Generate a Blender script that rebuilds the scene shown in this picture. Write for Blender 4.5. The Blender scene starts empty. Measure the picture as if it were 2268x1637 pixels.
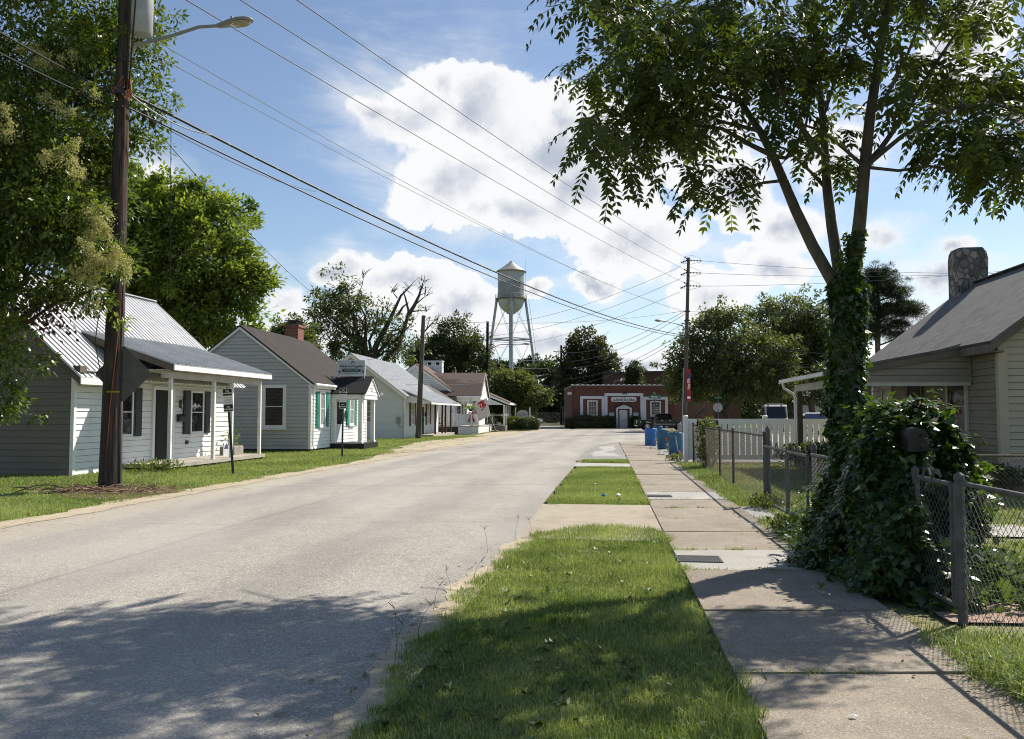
import bpy, math, random
import numpy as np
from mathutils import Vector, Matrix

sc = bpy.context.scene
COL = sc.collection
R = math.radians
rnd = random.Random(7)

# ---------------------------------------------------------------- camera
F_PX, EYE, PITCH = 1832.0, 1.6, R(3.08)      # photo measured on a 2268 x 1637 grid
cam_d = bpy.data.cameras.new('camera')
cam = bpy.data.objects.new('camera', cam_d)
COL.objects.link(cam)
cam.location = (0, 0, EYE)
cam.rotation_euler = (R(90) + PITCH, 0, 0)
cam_d.sensor_width = 36
cam_d.lens = 36 * F_PX / 2268
cam_d.clip_start = 0.05
cam_d.clip_end = 6000
sc.camera = cam

# ---------------------------------------------------------------- light
SUN_AZ, SUN_EL = 50.0, 46.0                  # azimuth to the right of +Y
SUN_DIR = Vector((math.sin(R(SUN_AZ)) * math.cos(R(SUN_EL)), math.cos(R(SUN_AZ)) * math.cos(R(SUN_EL)), math.sin(R(SUN_EL))))
sun_d = bpy.data.lights.new('sun', 'SUN')
sun_d.energy = 5.0
sun_d.angle = R(0.53)
sun_d.color = (1.0, 0.93, 0.82)
sun = bpy.data.objects.new('sun', sun_d)
COL.objects.link(sun)
sun.rotation_euler = SUN_DIR.to_track_quat('Z', 'Y').to_euler()
sun.location = (40, 30, 60)

sc.view_settings.view_transform = 'Standard'
sc.view_settings.look = 'None'
sc.view_settings.exposure = 0.54
sc.view_settings.gamma = 1.0
sc.view_settings.use_curve_mapping = False
sc.cycles.use_denoising = True
sc.cycles.filter_width = 1.05
sc.cycles.max_bounces = 6
sc.cycles.transparent_max_bounces = 8
sc.cycles.caustics_reflective = False
sc.cycles.caustics_refractive = False

# ---------------------------------------------------------------- photo grid -> world
def ray(px, py):
    a = (px - 1134.0) / F_PX
    b = (818.5 - py) / F_PX
    return (a, math.cos(PITCH) - b * math.sin(PITCH), math.sin(PITCH) + b * math.cos(PITCH))
def G(px, py, z=0.0):
    d = ray(px, py); t = (z - EYE) / d[2]
    return Vector((d[0] * t, d[1] * t, z))
def PX(px, py, Y):
    d = ray(px, py); t = Y / d[1]
    return Vector((d[0] * t, Y, EYE + d[2] * t))

# ---------------------------------------------------------------- world: sky with cumulus
class NT:
    """tiny node-tree helper"""
    def __init__(self, tree):
        self.t = tree; self.n = tree.nodes; self.l = tree.links
    def new(self, typ, **kw):
        n = self.n.new(typ)
        for k, v in kw.items():
            if k.startswith('i_'):
                n.inputs[k[2:]].default_value = v
            else:
                setattr(n, k, v)
        return n
    def link(self, a, b):
        self.l.new(a, b)
    def math(self, op, a, b=None, clamp=False):
        n = self.n.new('ShaderNodeMath'); n.operation = op; n.use_clamp = clamp
        for i, x in enumerate((a, b)):
            if x is None: continue
            if hasattr(x, 'is_linked'): self.l.new(x, n.inputs[i])
            else: n.inputs[i].default_value = x
        return n.outputs[0]
    def vmath(self, op, a, b=None, out=0):
        n = self.n.new('ShaderNodeVectorMath'); n.operation = op
        for i, x in enumerate((a, b)):
            if x is None: continue
            if hasattr(x, 'is_linked'): self.l.new(x, n.inputs[i])
            else: n.inputs[i].default_value = x
        return n.outputs[out]
    def noise(self, vec, scale, detail=6, rough=0.55, dist=0.0):
        n = self.n.new('ShaderNodeTexNoise')
        n.inputs['Scale'].default_value = scale; n.inputs['Detail'].default_value = detail
        n.inputs['Roughness'].default_value = rough; n.inputs['Distortion'].default_value = dist
        if vec is not None: self.l.new(vec, n.inputs['Vector'])
        return n.outputs['Fac']
    def smooth(self, x, lo, hi, a=0.0, b=1.0):
        n = self.n.new('ShaderNodeMapRange'); n.interpolation_type = 'SMOOTHSTEP'
        self.l.new(x, n.inputs[0])
        n.inputs[1].default_value = lo; n.inputs[2].default_value = hi
        n.inputs[3].default_value = a; n.inputs[4].default_value = b
        return n.outputs[0]
    def mix(self, fac, a, b, blend='MIX'):
        n = self.n.new('ShaderNodeMix'); n.data_type = 'RGBA'; n.blend_type = blend
        for i, x in ((0, fac), (6, a), (7, b)):
            if hasattr(x, 'is_linked'): self.l.new(x, n.inputs[i])
            else: n.inputs[i].default_value = x if i == 0 else ((*x, 1.0) if len(x) == 3 else x)
        return n.outputs[2]

world = bpy.data.worlds.new('World')
sc.world = world
world.use_nodes = True
w = NT(world.node_tree)
w.n.clear()
w_out = w.new('ShaderNodeOutputWorld')
bg = w.new('ShaderNodeBackground')
bg.inputs['Strength'].default_value = 0.071
sky = w.new('ShaderNodeTexSky')
sky.sky_type = 'NISHITA'
sky.sun_disc = False
sky.sun_elevation = R(SUN_EL)
sky.sun_rotation = R(SUN_AZ)
sky.air_density = 1.0; sky.dust_density = 0.4; sky.ozone_density = 2.0
tc = w.new('ShaderNodeTexCoord')
dirv = w.vmath('NORMALIZE', tc.outputs['Generated'])
n1 = w.new('ShaderNodeTexNoise'); n1.inputs['Scale'].default_value = 7.0; n1.inputs['Detail'].default_value = 8; n1.inputs['Roughness'].default_value = 0.6
w.link(dirv, n1.inputs['Vector'])
off = w.vmath('SCALE', w.vmath('SUBTRACT', n1.outputs['Color'], (0.5, 0.5, 0.5)))
off.node.inputs['Scale'].default_value = 0.11
wdir = w.vmath('ADD', dirv, off)
# cumulus banks: (photo x, photo y, half width, half height) -> directions in the world
BANKS = [(900, 250, 150, 110), (1060, 270, 160, 110), (1190, 320, 170, 110), (820, 230, 70, 50), (980, 190, 60, 50), (1000, 400, 170, 90), (1280, 420, 165, 112),
         (1420, 550, 145, 85), (1230, 260, 90, 60), (1130, 480, 150, 60), (1585, 650, 110, 55), (1310, 280, 110, 70), (1500, 300, 170, 120),
         (770, 590, 75, 45), (900, 640, 120, 65), (1020, 690, 130, 60), (640, 650, 80, 60), (720, 720, 110, 55),
         (1640, 420, 110, 90), (1760, 500, 90, 60), (1720, 610, 90, 50), (1960, 520, 80, 45), (2100, 620, 110, 50), (2130, 560, 50, 40), (1990, 690, 100, 50),
         (1200, 655, 45, 20), (1310, 640, 45, 25), (1230, 770, 170, 55), (1420, 790, 140, 45), (2140, 110, 90, 70), (2020, 480, 40, 18), 
         (340, 390, 60, 60), (1850, 330, 120, 70), (560, 740, 120, 60), (1060, 770, 120, 40), (1650, 560, 60, 30)]
acc = None
for (px, py, hw, hh) in BANKS:
    d = Vector(ray(px, py)).normalized()
    s = w.vmath('SUBTRACT', wdir, tuple(d))
    s = w.vmath('MULTIPLY', s, (F_PX / hw, F_PX / (0.6 * (hw + hh)), F_PX / hh))
    ln = w.vmath('LENGTH', s, out=1)
    v = w.math('SUBTRACT', 1.0, ln)
    acc = v if acc is None else w.math('SMOOTH_MAX', acc, v)
    if acc.node.operation == 'SMOOTH_MAX': acc.node.inputs[2].default_value = 0.25
# loose fair-weather cloud over the rest of the sky (behind and above the viewer)
sep = w.new('ShaderNodeSeparateXYZ'); w.link(dirv, sep.inputs[0])
gen = w.math('SUBTRACT', w.math('MULTIPLY', w.noise(dirv, 2.2, 4), 3.0), 2.6)
behind = w.smooth(sep.outputs['Y'], 0.45, 0.1)
gen = w.math('SUBTRACT', gen, w.math('MULTIPLY', w.math('SUBTRACT', 1.0, behind), 3.0))
acc = w.math('MAXIMUM', acc, gen)
fine = w.noise(dirv, 26.0, 9, 0.62)
fine2 = w.noise(dirv, 9.0, 5, 0.55)
body = w.math('ADD', acc, w.math('MULTIPLY', w.math('SUBTRACT', fine, 0.5), 0.75))
body = w.math('ADD', body, w.math('MULTIPLY', w.math('SUBTRACT', fine2, 0.5), 0.7))
soft = w.math('ADD', 0.10, w.smooth(w.noise(dirv, 2.6, 2, 0.5), 0.42, 0.64, 0.0, 0.55))
mt_ = w.math('DIVIDE', w.math('ADD', body, 0.04), soft, True)
mask = w.math('MULTIPLY', w.math('MULTIPLY', mt_, mt_), w.math('SUBTRACT', 3.0, w.math('MULTIPLY', mt_, 2.0)))
stretch = w.vmath('MULTIPLY', dirv, (1.0, 1.0, 3.2))
wisp = w.smooth(w.math('ADD', w.math('MULTIPLY', acc, 0.30), w.noise(stretch, 4.0, 10, 0.68, 0.6)), 0.27, 0.82, 0.0, 0.75)
mask = w.math('MAXIMUM', mask, wisp)
thick = w.smooth(w.math('ADD', body, w.math('MULTIPLY', w.math('SUBTRACT', w.noise(dirv, 14.0, 7, 0.6), 0.5), 1.0)), 0.34, 1.08)
CLOUD_K = 1.0
ccol = w.mix(thick, (9.3, 9.4, 9.5), (4.9, 5.4, 6.4))
hsv = w.new('ShaderNodeHueSaturation'); hsv.inputs['Saturation'].default_value = 0.96; hsv.inputs['Value'].default_value = 1.28
w.link(sky.outputs[0], hsv.inputs['Color'])
skyc = w.mix(mask, hsv.outputs[0], ccol)
w.link(skyc, bg.inputs['Color'])
w.link(bg.outputs[0], w_out.inputs[0])

# ---------------------------------------------------------------- object helpers
def tag(o, label=None, cat=None, group=None, kind=None):
    if label: o['label'] = label
    if cat: o['category'] = cat
    if group: o['group'] = group
    if kind: o['kind'] = kind
    return o
def thing(name, label, cat, loc=(0, 0, 0), rz=0.0, group=None):
    o = bpy.data.objects.new(name, None)
    o.empty_display_size = 0.2
    COL.objects.link(o)
    o.location = loc; o.rotation_euler = (0, 0, rz)
    return tag(o, label, cat, group)
def copy_tree(o, parent=None):
    c = o.copy(); COL.objects.link(c)
    if parent is not None: c.parent = parent
    for ch in [x for x in KIDS.get(o.name, [])]:
        k = copy_tree(ch, c)
        KIDS.setdefault(c.name, []).append(k)
    return c
KIDS = {}

def finish(name, me, m, parent=None):
    o = bpy.data.objects.new(name, me)
    COL.objects.link(o)
    for x in (m if isinstance(m, (list, tuple)) else [m]):
        me.materials.append(x)
    if parent is not None:
        o.parent = parent
        KIDS.setdefault(parent.name, []).append(o)
    return o

class MB:
    def __init__(self):
        self.v = []; self.f = []; self.mi = []; self.cur = 0
    def face(self, pts):
        i = len(self.v)
        self.v += [tuple(p) for p in pts]
        self.f.append(tuple(range(i, i + len(pts)))); self.mi.append(self.cur)
    def add(self, vs, fs):
        i = len(self.v)
        self.v += [tuple(p) for p in vs]
        for f in fs:
            self.f.append(tuple(i + k for k in f)); self.mi.append(self.cur)
    def obox(self, o, a, b, c):
        o, a, b, c = Vector(o), Vector(a), Vector(b), Vector(c)
        vs = [o, o + a, o + a + b, o + b, o + c, o + a + c, o + a + b + c, o + b + c]
        fs = [(0, 3, 2, 1), (4, 5, 6, 7), (0, 1, 5, 4), (1, 2, 6, 5), (2, 3, 7, 6), (3, 0, 4, 7)]
        if a.cross(b).dot(c) < 0: fs = [tuple(reversed(f)) for f in fs]
        self.add(vs, fs); return self
    def box(self, x0, x1, y0, y1, z0, z1):
        return self.obox((x0, y0, z0), (x1 - x0, 0, 0), (0, y1 - y0, 0), (0, 0, z1 - z0))
    def bbox(self, x0, x1, y0, y1, z0, z1, b=0.01):
        """box with chamfered vertical and top edges"""
        def ring(d, z): 
            return [(x0 + d + b, y0 + d, z), (x1 - d - b, y0 + d, z), (x1 - d, y0 + d + b, z), (x1 - d, y1 - d - b, z),
                    (x1 - d - b, y1 - d, z), (x0 + d + b, y1 - d, z), (x0 + d, y1 - d - b, z), (x0 + d, y0 + d + b, z)]
        vs = ring(0, z0) + ring(0, z1 - b) + ring(b, z1)
        fs = [tuple(reversed(range(8))), tuple(range(16, 24))]
        for k in range(2):
            for i in range(8):
                j = (i + 1) % 8
                fs.append((k * 8 + i, k * 8 + j, k * 8 + 8 + j, k * 8 + 8 + i))
        self.add(vs, fs); return self
    def beam(self, p, q, w_, h_, up=(0, 0, 1)):
        p, q = Vector(p), Vector(q)
        d = (q - p); n = d.normalized()
        up = Vector(up)
        if abs(n.dot(up)) > 0.98: up = Vector((0, 1, 0))
        s = n.cross(up).normalized(); u = s.cross(n)
        return self.obox(p - s * w_ / 2 - u * h_ / 2, s * w_, d, u * h_)
    def prism(self, poly, ext):
        """planar polygon (3d points) extruded by vector"""
        ext = Vector(ext); n = len(poly)
        a = [Vector(p) for p in poly]; b = [p + ext for p in a]
        nrm = Vector((0, 0, 0))
        for i in range(n): nrm += a[i].cross(a[(i + 1) % n])
        fl = nrm.dot(ext) > 0
        fs = [tuple(reversed(range(n))) if fl else tuple(range(n)), tuple(range(n, 2 * n)) if fl else tuple(reversed(range(n, 2 * n)))]
        for i in range(n):
            j = (i + 1) % n
            fs.append((i, j, n + j, n + i) if fl else (j, i, n + i, n + j))
        self.add(a + b, fs); return self
    def tube(self, pts, r, n=8, caps=True):
        pts = [Vector(p) for p in pts]
        rs = r if isinstance(r, (list, tuple)) else [r] * len(pts)
        t0 = (pts[1] - pts[0]).normalized()
        ref = Vector((0, 0, 1)) if abs(t0.z) < 0.9 else Vector((1, 0, 0))
        u = t0.cross(ref).normalized()
        vs = []
        for i, p in enumerate(pts):
            if i == 0: t = t0
            elif i == len(pts) - 1: t = (pts[i] - pts[i - 1]).normalized()
            else: t = ((pts[i + 1] - pts[i]).normalized() + (pts[i] - pts[i - 1]).normalized()).normalized()
            u = (u - t * u.dot(t)).normalized(); wv = t.cross(u)
            for k in range(n):
                an = 2 * math.pi * k / n
                vs.append(p + (u * math.cos(an) + wv * math.sin(an)) * rs[i])
        fs = []
        for i in range(len(pts) - 1):
            for k in range(n):
                k2 = (k + 1) % n
                fs.append((i * n + k, i * n + k2, (i + 1) * n + k2, (i + 1) * n + k))
        if caps:
            fs.append(tuple(reversed(range(n))))
            fs.append(tuple(range((len(pts) - 1) * n, len(pts) * n)))
        self.add(vs, fs); return self
    def cyl(self, p, q, r, n=12, r2=None):
        return self.tube([p, q], [r, r if r2 is None else r2], n)
    def lathe(self, prof, n=24, c=(0, 0, 0)):
        vs = []
        for (r, z) in prof:
            for k in range(n):
                an = 2 * math.pi * k / n
                vs.append((c[0] + r * math.cos(an), c[1] + r * math.sin(an), c[2] + z))
        fs = []
        for i in range(len(prof) - 1):
            for k in range(n):
                k2 = (k + 1) % n
                fs.append((i * n + k, i * n + k2, (i + 1) * n + k2, (i + 1) * n + k))
        fs.append(tuple(reversed(range(n)))); fs.append(tuple(range((len(prof) - 1) * n, len(prof) * n)))
        self.add(vs, fs); return self
    def siding(self, org, u, nrm, z0, z1, lo, hi, exp=0.15, lip=0.022, gap=0.011):  # gap: height of the painted shadow strip under each board
        """lapped boards on a wall: lo(z), hi(z) give the horizontal extent along u"""
        org, u, nrm = Vector(org), Vector(u).normalized(), Vector(nrm).normalized()
        k = max(1, int(round((z1 - z0) / exp))); h = (z1 - z0) / k
        Z = Vector((0, 0, 1))
        for i in range(k):
            a, b = z0 + i * h, z0 + (i + 1) * h
            l0, h0, l1, h1 = lo(a), hi(a), lo(b), hi(b)
            if h0 - l0 < 0.02: continue
            if h1 < l1: l1 = h1 = 0.5 * (l1 + h1)
            p0 = org + u * l0 + Z * a + nrm * lip; p1 = org + u * h0 + Z * a + nrm * lip
            p2 = org + u * h1 + Z * b; p3 = org + u * l1 + Z * b
            q0 = org + u * l0 + Z * a - nrm * 0.01; q1 = org + u * h0 + Z * a - nrm * 0.01
            fl = u.cross(Z).dot(nrm) > 0
            gz = min(gap / h, .3)                      # dark strip painting the shadow line under the next board
            m2, m3 = p1.lerp(p2, 1 - gz), p0.lerp(p3, 1 - gz)
            self.face([p0, p1, m2, m3] if fl else [m3, m2, p1, p0])
            self.cur = 1; self.face([m3, m2, p2, p3] if fl else [p3, p2, m2, m3]); self.cur = 0
            self.face([q0, q1, p1, p0] if fl else [p0, p1, q1, q0])
        return self
    def build(self, name, m, parent=None, smooth=False, bevel=0.0):
        me = bpy.data.meshes.new(name)
        me.from_pydata(self.v, [], self.f)
        if any(self.mi): me.polygons.foreach_set('material_index', self.mi)
        if smooth:
            me.polygons.foreach_set('use_smooth', [True] * len(me.polygons))
            try: me.set_sharp_from_angle(angle=R(40))
            except Exception: pass
        me.update()
        if any(self.mi) and not isinstance(m, (list, tuple)): m = [m, M['lap_shade']]
        o = finish(name, me, m, parent)
        if bevel:
            b = o.modifiers.new('bevel', 'BEVEL'); b.width = bevel; b.segments = 2; b.limit_method = 'ANGLE'; b.angle_limit = R(35)
        return o

def structure(name, mb, m, smooth=False):
    o = mb.build(name, m, None, smooth); o['kind'] = 'structure'; return o

_font_cache = {}
def text_mesh(name, body, size, m, parent, loc, rot, depth=0.002, align='CENTER', xs=1.0, bold=0.0, shear=0.0, spacing=1.0):
    cu = bpy.data.curves.new('txt', 'FONT')
    cu.body = body; cu.size = size; cu.align_x = align; cu.align_y = 'CENTER'; cu.extrude = depth; cu.offset = bold; cu.shear = shear
    cu.resolution_u = 2; cu.space_character = spacing
    t = bpy.data.objects.new('txt', cu); COL.objects.link(t)
    bpy.context.view_layer.update()
    me = bpy.data.meshes.new_from_object(t.evaluated_get(bpy.context.evaluated_depsgraph_get()))
    bpy.data.objects.remove(t); bpy.data.curves.remove(cu)
    o = finish(name, me, m, parent)
    me.materials.clear(); me.materials.append(m)
    o.location = loc; o.rotation_euler = rot; o.scale = (xs, 1, 1)
    return o

def mesh_np(name, V, faces_n, m, parent=None, tint=None):
    """V (N*k,3) with k verts per face, faces consecutive; faces_n = k"""
    n = len(V) // faces_n
    me = bpy.data.meshes.new(name)
    me.vertices.add(len(V)); me.vertices.foreach_set('co', np.asarray(V, np.float32).ravel())
    me.loops.add(len(V)); me.loops.foreach_set('vertex_index', np.arange(len(V), dtype=np.int32))
    me.polygons.add(n)
    me.polygons.foreach_set('loop_start', np.arange(0, len(V), faces_n, dtype=np.int32))
    me.polygons.foreach_set('loop_total', np.full(n, faces_n, np.int32))
    me.update(calc_edges=True)
    if tint is not None:
        at = me.attributes.new('tint', 'FLOAT', 'FACE'); at.data.foreach_set('value', np.asarray(tint, np.float32))
    return finish(name, me, m, parent)

def unit(a):
    return a / np.maximum(np.linalg.norm(a, axis=1, keepdims=True), 1e-9)
def leaf_verts(P, D, N, L, W):
    """rhombic leaves: P base, D direction, N rough normal"""
    D = unit(D); S = unit(np.cross(D, N)); L = L[:, None]; W = W[:, None]
    a = P; b = P + D * L * 0.42 + S * W * 0.5; c = P + D * L; d = P + D * L * 0.42 - S * W * 0.5
    return np.stack([a, b, c, d], 1).reshape(-1, 3)
# ---------------------------------------------------------------- materials
def new_mat(name):
    m = bpy.data.materials.new(name); m.use_nodes = True
    t = NT(m.node_tree); b = t.n['Principled BSDF']
    return m, t, b
def objco(t, scale=(1, 1, 1)):
    tc = t.new('ShaderNodeTexCoord')
    if scale == (1, 1, 1): return tc.outputs['Object']
    return t.vmath('MULTIPLY', tc.outputs['Object'], scale)
def wallco(t):
    """(x + y, z, 0): unrolls axis-aligned walls"""
    tc = t.new('ShaderNodeTexCoord'); s = t.new('ShaderNodeSeparateXYZ'); t.link(tc.outputs['Object'], s.inputs[0])
    c = t.new('ShaderNodeCombineXYZ'); t.link(t.math('ADD', s.outputs[0], s.outputs[1]), c.inputs[0]); t.link(s.outputs[2], c.inputs[1])
    return c.outputs[0]
def bump(t, b, h, dist=0.01, strength=0.5):
    n = t.new('ShaderNodeBump'); n.inputs['Strength'].default_value = strength; n.inputs['Distance'].default_value = dist
    t.link(h, n.inputs['Height']); t.link(n.outputs[0], b.inputs['Normal'])
def paint(name, col, rough=0.6, var=0.15, scale=3.0, stretch=(1, 1, 1), metal=0.0, spec=0.4, bmp=0.0, dirt=None, coat=0.0):
    m, t, b = new_mat(name)
    co = objco(t, stretch)
    f = t.noise(co, scale, 6, 0.6)
    lo = tuple(c * (1 - var) for c in col); hi = tuple(min(1, c * (1 + var)) for c in col)
    c = t.mix(t.smooth(f, 0.3, 0.7), lo, hi)
    if dirt:
        d = t.smooth(t.noise(objco(t, (1, 1, 0.25)), scale * 0.8, 8, 0.7), 0.52, 0.75)
        c = t.mix(t.math('MULTIPLY', d, dirt[1]), c, dirt[0])
    t.link(c, b.inputs['Base Color'])
    b.inputs['Roughness'].default_value = rough; b.inputs['Metallic'].default_value = metal
    b.inputs['Specular IOR Level'].default_value = spec
    if coat: b.inputs['Coat Weight'].default_value = coat; b.inputs['Coat Roughness'].default_value = 0.05
    if bmp: bump(t, b, t.noise(co, scale * 6, 5, 0.6), 0.01, bmp)
    return m
def plain(name, col, rough=0.6, metal=0.0, spec=0.4):
    return paint(name, col, rough, 0.06, 4.0, metal=metal, spec=spec)
def glass_mat(name, col=(0.012, 0.014, 0.016), rough=0.04):
    m, t, b = new_mat(name)
    f = t.noise(objco(t), 1.6, 3)
    t.link(t.mix(f, tuple(c * 0.5 for c in col), tuple(min(1, c * 1.9) for c in col)), b.inputs['Base Color'])
    b.inputs['Roughness'].default_value = rough; b.inputs['Specular IOR Level'].default_value = 0.6
    bump(t, b, t.noise(objco(t), 2.0, 2), 0.02, 0.15)
    return m
def leaf_mat(name, dark, light, trans=0.35, rough=0.45, spec=0.35, tcol=None):
    m, t, b = new_mat(name)
    a = t.new('ShaderNodeAttribute', attribute_name='tint')
    c = t.mix(a.outputs['Fac'], dark, light)
    t.link(c, b.inputs['Base Color']); b.inputs['Roughness'].default_value = rough; b.inputs['Specular IOR Level'].default_value = spec
    tr = t.new('ShaderNodeBsdfTranslucent')
    t.link(t.mix(1.0, c, tcol or (2.2, 2.0, 0.7), 'MULTIPLY'), tr.inputs['Color'])
    mx = t.new('ShaderNodeMixShader'); mx.inputs[0].default_value = trans
    t.link(b.outputs[0], mx.inputs[1]); t.link(tr.outputs[0], mx.inputs[2])
    t.link(mx.outputs[0], t.n['Material Output'].inputs[0])
    return m
def brick_mat(name, c1, c2, mortar, bw=0.22, bh=0.075, ms=0.012, var=0.5):
    m, t, b = new_mat(name)
    co = wallco(t)
    br = t.new('ShaderNodeTexBrick'); t.link(co, br.inputs['Vector'])
    br.inputs['Scale'].default_value = 1.0; br.inputs['Brick Width'].default_value = bw; br.inputs['Row Height'].default_value = bh
    br.inputs['Mortar Size'].default_value = ms; br.inputs['Color1'].default_value = (*c1, 1); br.inputs['Color2'].default_value = (*c2, 1)
    br.inputs['Mortar'].default_value = (*mortar, 1); br.inputs['Bias'].default_value = 0.0
    n = t.smooth(t.noise(objco(t), 0.7, 7, 0.65), 0.35, 0.75)
    c = t.mix(t.math('MULTIPLY', n, var), br.outputs['Color'], tuple(x * 0.45 for x in c1))
    t.link(c, b.inputs['Base Color']); b.inputs['Roughness'].default_value = 0.85; b.inputs['Specular IOR Level'].default_value = 0.2
    bump(t, b, br.outputs['Fac'], 0.008, -0.6)
    return m
def shingle_mat(name, c1, c2, axis='y', row=0.10, wid=0.3):
    m, t, b = new_mat(name)
    tc = t.new('ShaderNodeTexCoord'); s = t.new('ShaderNodeSeparateXYZ'); t.link(tc.outputs['Object'], s.inputs[0])
    c = t.new('ShaderNodeCombineXYZ'); t.link(s.outputs[1 if axis == 'y' else 0], c.inputs[0]); t.link(s.outputs[2], c.inputs[1])
    br = t.new('ShaderNodeTexBrick'); t.link(c.outputs[0], br.inputs['Vector'])
    br.inputs['Scale'].default_value = 1.0; br.inputs['Brick Width'].default_value = wid; br.inputs['Row Height'].default_value = row
    br.inputs['Mortar Size'].default_value = 0.008; br.inputs['Mortar Smooth'].default_value = 0.4
    br.inputs['Color1'].default_value = (*c1, 1); br.inputs['Color2'].default_value = (*c2, 1)
    br.inputs['Mortar'].default_value = (*[x * 0.35 for x in c1], 1)
    n = t.smooth(t.noise(tc.outputs['Object'], 0.9, 8, 0.7), 0.35, 0.7)
    g = t.noise(tc.outputs['Object'], 60, 3, 0.7)
    col = t.mix(n, br.outputs['Color'], tuple(0.5 * (p + q) * 1.25 for p, q in zip(c1, c2)))
    col = t.mix(0.5, col, t.mix(t.smooth(g, 0.35, 0.65), tuple(x * 0.6 for x in c1), tuple(min(1, x * 1.35) for x in c2)))
    t.link(col, b.inputs['Base Color']); b.inputs['Roughness'].default_value = 0.9; b.inputs['Specular IOR Level'].default_value = 0.15
    bump(t, b, t.math('ADD', br.outputs['Fac'], t.math('MULTIPLY', g, -0.5)), 0.012, -0.7)
    return m
def ground_mat(name, cols, scales=(0.6, 9.0, 120.0), bmp=0.4, rough=0.95, speck=None, extra=None):
    """cols: (a, b) broad mix, then fine grain darkening; speck: (color, scale, threshold)"""
    m, t, b = new_mat(name)
    co = objco(t)
    broad = t.smooth(t.noise(co, scales[0], 8, 0.65), 0.32, 0.68)
    mid = t.smooth(t.noise(co, scales[1], 6, 0.6), 0.3, 0.7)
    fine = t.noise(co, scales[2], 4, 0.7)
    c = t.mix(broad, cols[0], cols[1])
    c = t.mix(t.math('MULTIPLY', mid, 0.35), c, tuple(x * 0.72 for x in cols[0]))
    c = t.mix(t.smooth(fine, 0.34, 0.66), t.mix(1.0, c, (0.68, 0.68, 0.68), 'MULTIPLY'), t.mix(1.0, c, (1.2, 1.2, 1.2), 'MULTIPLY'))
    if speck:
        v = t.new('ShaderNodeTexVoronoi'); v.inputs['Scale'].default_value = speck[1]; t.link(co, v.inputs['Vector'])
        sp = t.new('ShaderNodeSeparateXYZ'); t.link(v.outputs['Color'], sp.inputs[0])
        c = t.mix(t.math('MULTIPLY', t.smooth(sp.outputs[0], speck[2], speck[2] + 0.05), 0.5), c, speck[0])
        c = t.mix(t.math('MULTIPLY', t.smooth(sp.outputs[1], speck[2], speck[2] + 0.05), 0.42), c, tuple(x * 0.3 for x in cols[0]))
    if extra: c = extra(t, co, c)
    t.link(c, b.inputs['Base Color']); b.inputs['Roughness'].default_value = rough; b.inputs['Specular IOR Level'].default_value = 0.25
    if bmp: bump(t, b, t.math('ADD', fine, t.math('MULTIPLY', mid, 0.5)), 0.012, bmp)
    return m

def road_extra(t, co, c):
    s = t.new('ShaderNodeSeparateXYZ'); t.link(co, s.inputs[0])
    wob = t.math('MULTIPLY', t.math('SUBTRACT', t.noise(co, 0.55, 5, 0.55), 0.5), 1.3)
    # worn paving seam along the lane and drifted sand near its left edge
    l = t.math('SUBTRACT', s.outputs[0], t.math('MULTIPLY', s.outputs[1], 0.135))
    d = t.math('ABSOLUTE', t.math('ADD', t.math('ADD', l, 5.6), t.math('MULTIPLY', wob, 0.25)))
    c = t.mix(t.math('MULTIPLY', t.smooth(d, 0.045, 0.01), 0.35), c, (0.08, 0.08, 0.08))
    sand = t.smooth(t.math('ADD', l, t.math('MULTIPLY', wob, 0.6)), -7.4, -8.5)
    c = t.mix(t.math('MULTIPLY', sand, 0.55), c, (0.42, 0.36, 0.27))
    # broad wheel-track wear and paler dusty lanes
    lane = t.smooth(t.math('SINE', t.math('MULTIPLY', t.math('ADD', l, t.math('MULTIPLY', wob, 0.5)), 3.3)), -0.6, 0.9)
    c = t.mix(t.math('MULTIPLY', lane, 0.32), c, (0.17, 0.165, 0.155))
    pt = t.smooth(t.noise(t.vmath('MULTIPLY', co, (0.5, 0.16, 1)), 1.0, 6, 0.62), 0.40, 0.62)
    c = t.mix(t.math('MULTIPLY', pt, 0.35), c, (0.44, 0.42, 0.375))
    # stains
    st = t.smooth(t.noise(t.vmath('MULTIPLY', co, (1, 0.5, 1)), 2.2, 4, 0.5), 0.69, 0.78)
    c = t.mix(t.math('MULTIPLY', st, 0.35), c, (0.10, 0.10, 0.10))
    for (y0, sl, wd, k) in ((12.4, 0.05, 0.015, 0.55), (18.9, 0.10, 0.03, 0.7), (24.6, -0.05, 0.04, 0.75), (33.0, 0.08, 0.05, 0.7), (42.0, -0.12, 0.07, 0.7), (47.0, 0.0, 0.06, 0.7), (52.0, 0.15, 0.05, 0.5), (57.0, -0.05, 0.05, 0.5), (66.0, 0.04, 0.06, 0.5)):
        d = t.math('SUBTRACT', s.outputs[1], t.math('ADD', t.math('MULTIPLY', s.outputs[0], sl), y0))
        cv = t.new('ShaderNodeCombineXYZ'); t.link(s.outputs[0], cv.inputs[0]); cv.inputs[1].default_value = y0
        d = t.math('ABSOLUTE', t.math('ADD', d, t.math('MULTIPLY', t.math('SUBTRACT', t.noise(cv.outputs[0], 0.9, 9, 0.62), 0.5), 1.8)))
        c = t.mix(t.math('MULTIPLY', t.smooth(d, wd, wd * 0.3), k), c, (0.05, 0.05, 0.05))
    return c

def slab_extra(t, co, c):
    st = t.smooth(t.noise(co, 1.1, 8, 0.68), 0.50, 0.72)
    c = t.mix(t.math('MULTIPLY', st, 0.38), c, (0.12, 0.105, 0.08))
    sp = t.smooth(t.noise(co, 7.0, 3, 0.5), 0.70, 0.76)
    c = t.mix(t.math('MULTIPLY', sp, 0.4), c, (0.09, 0.08, 0.07))
    return c

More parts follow.
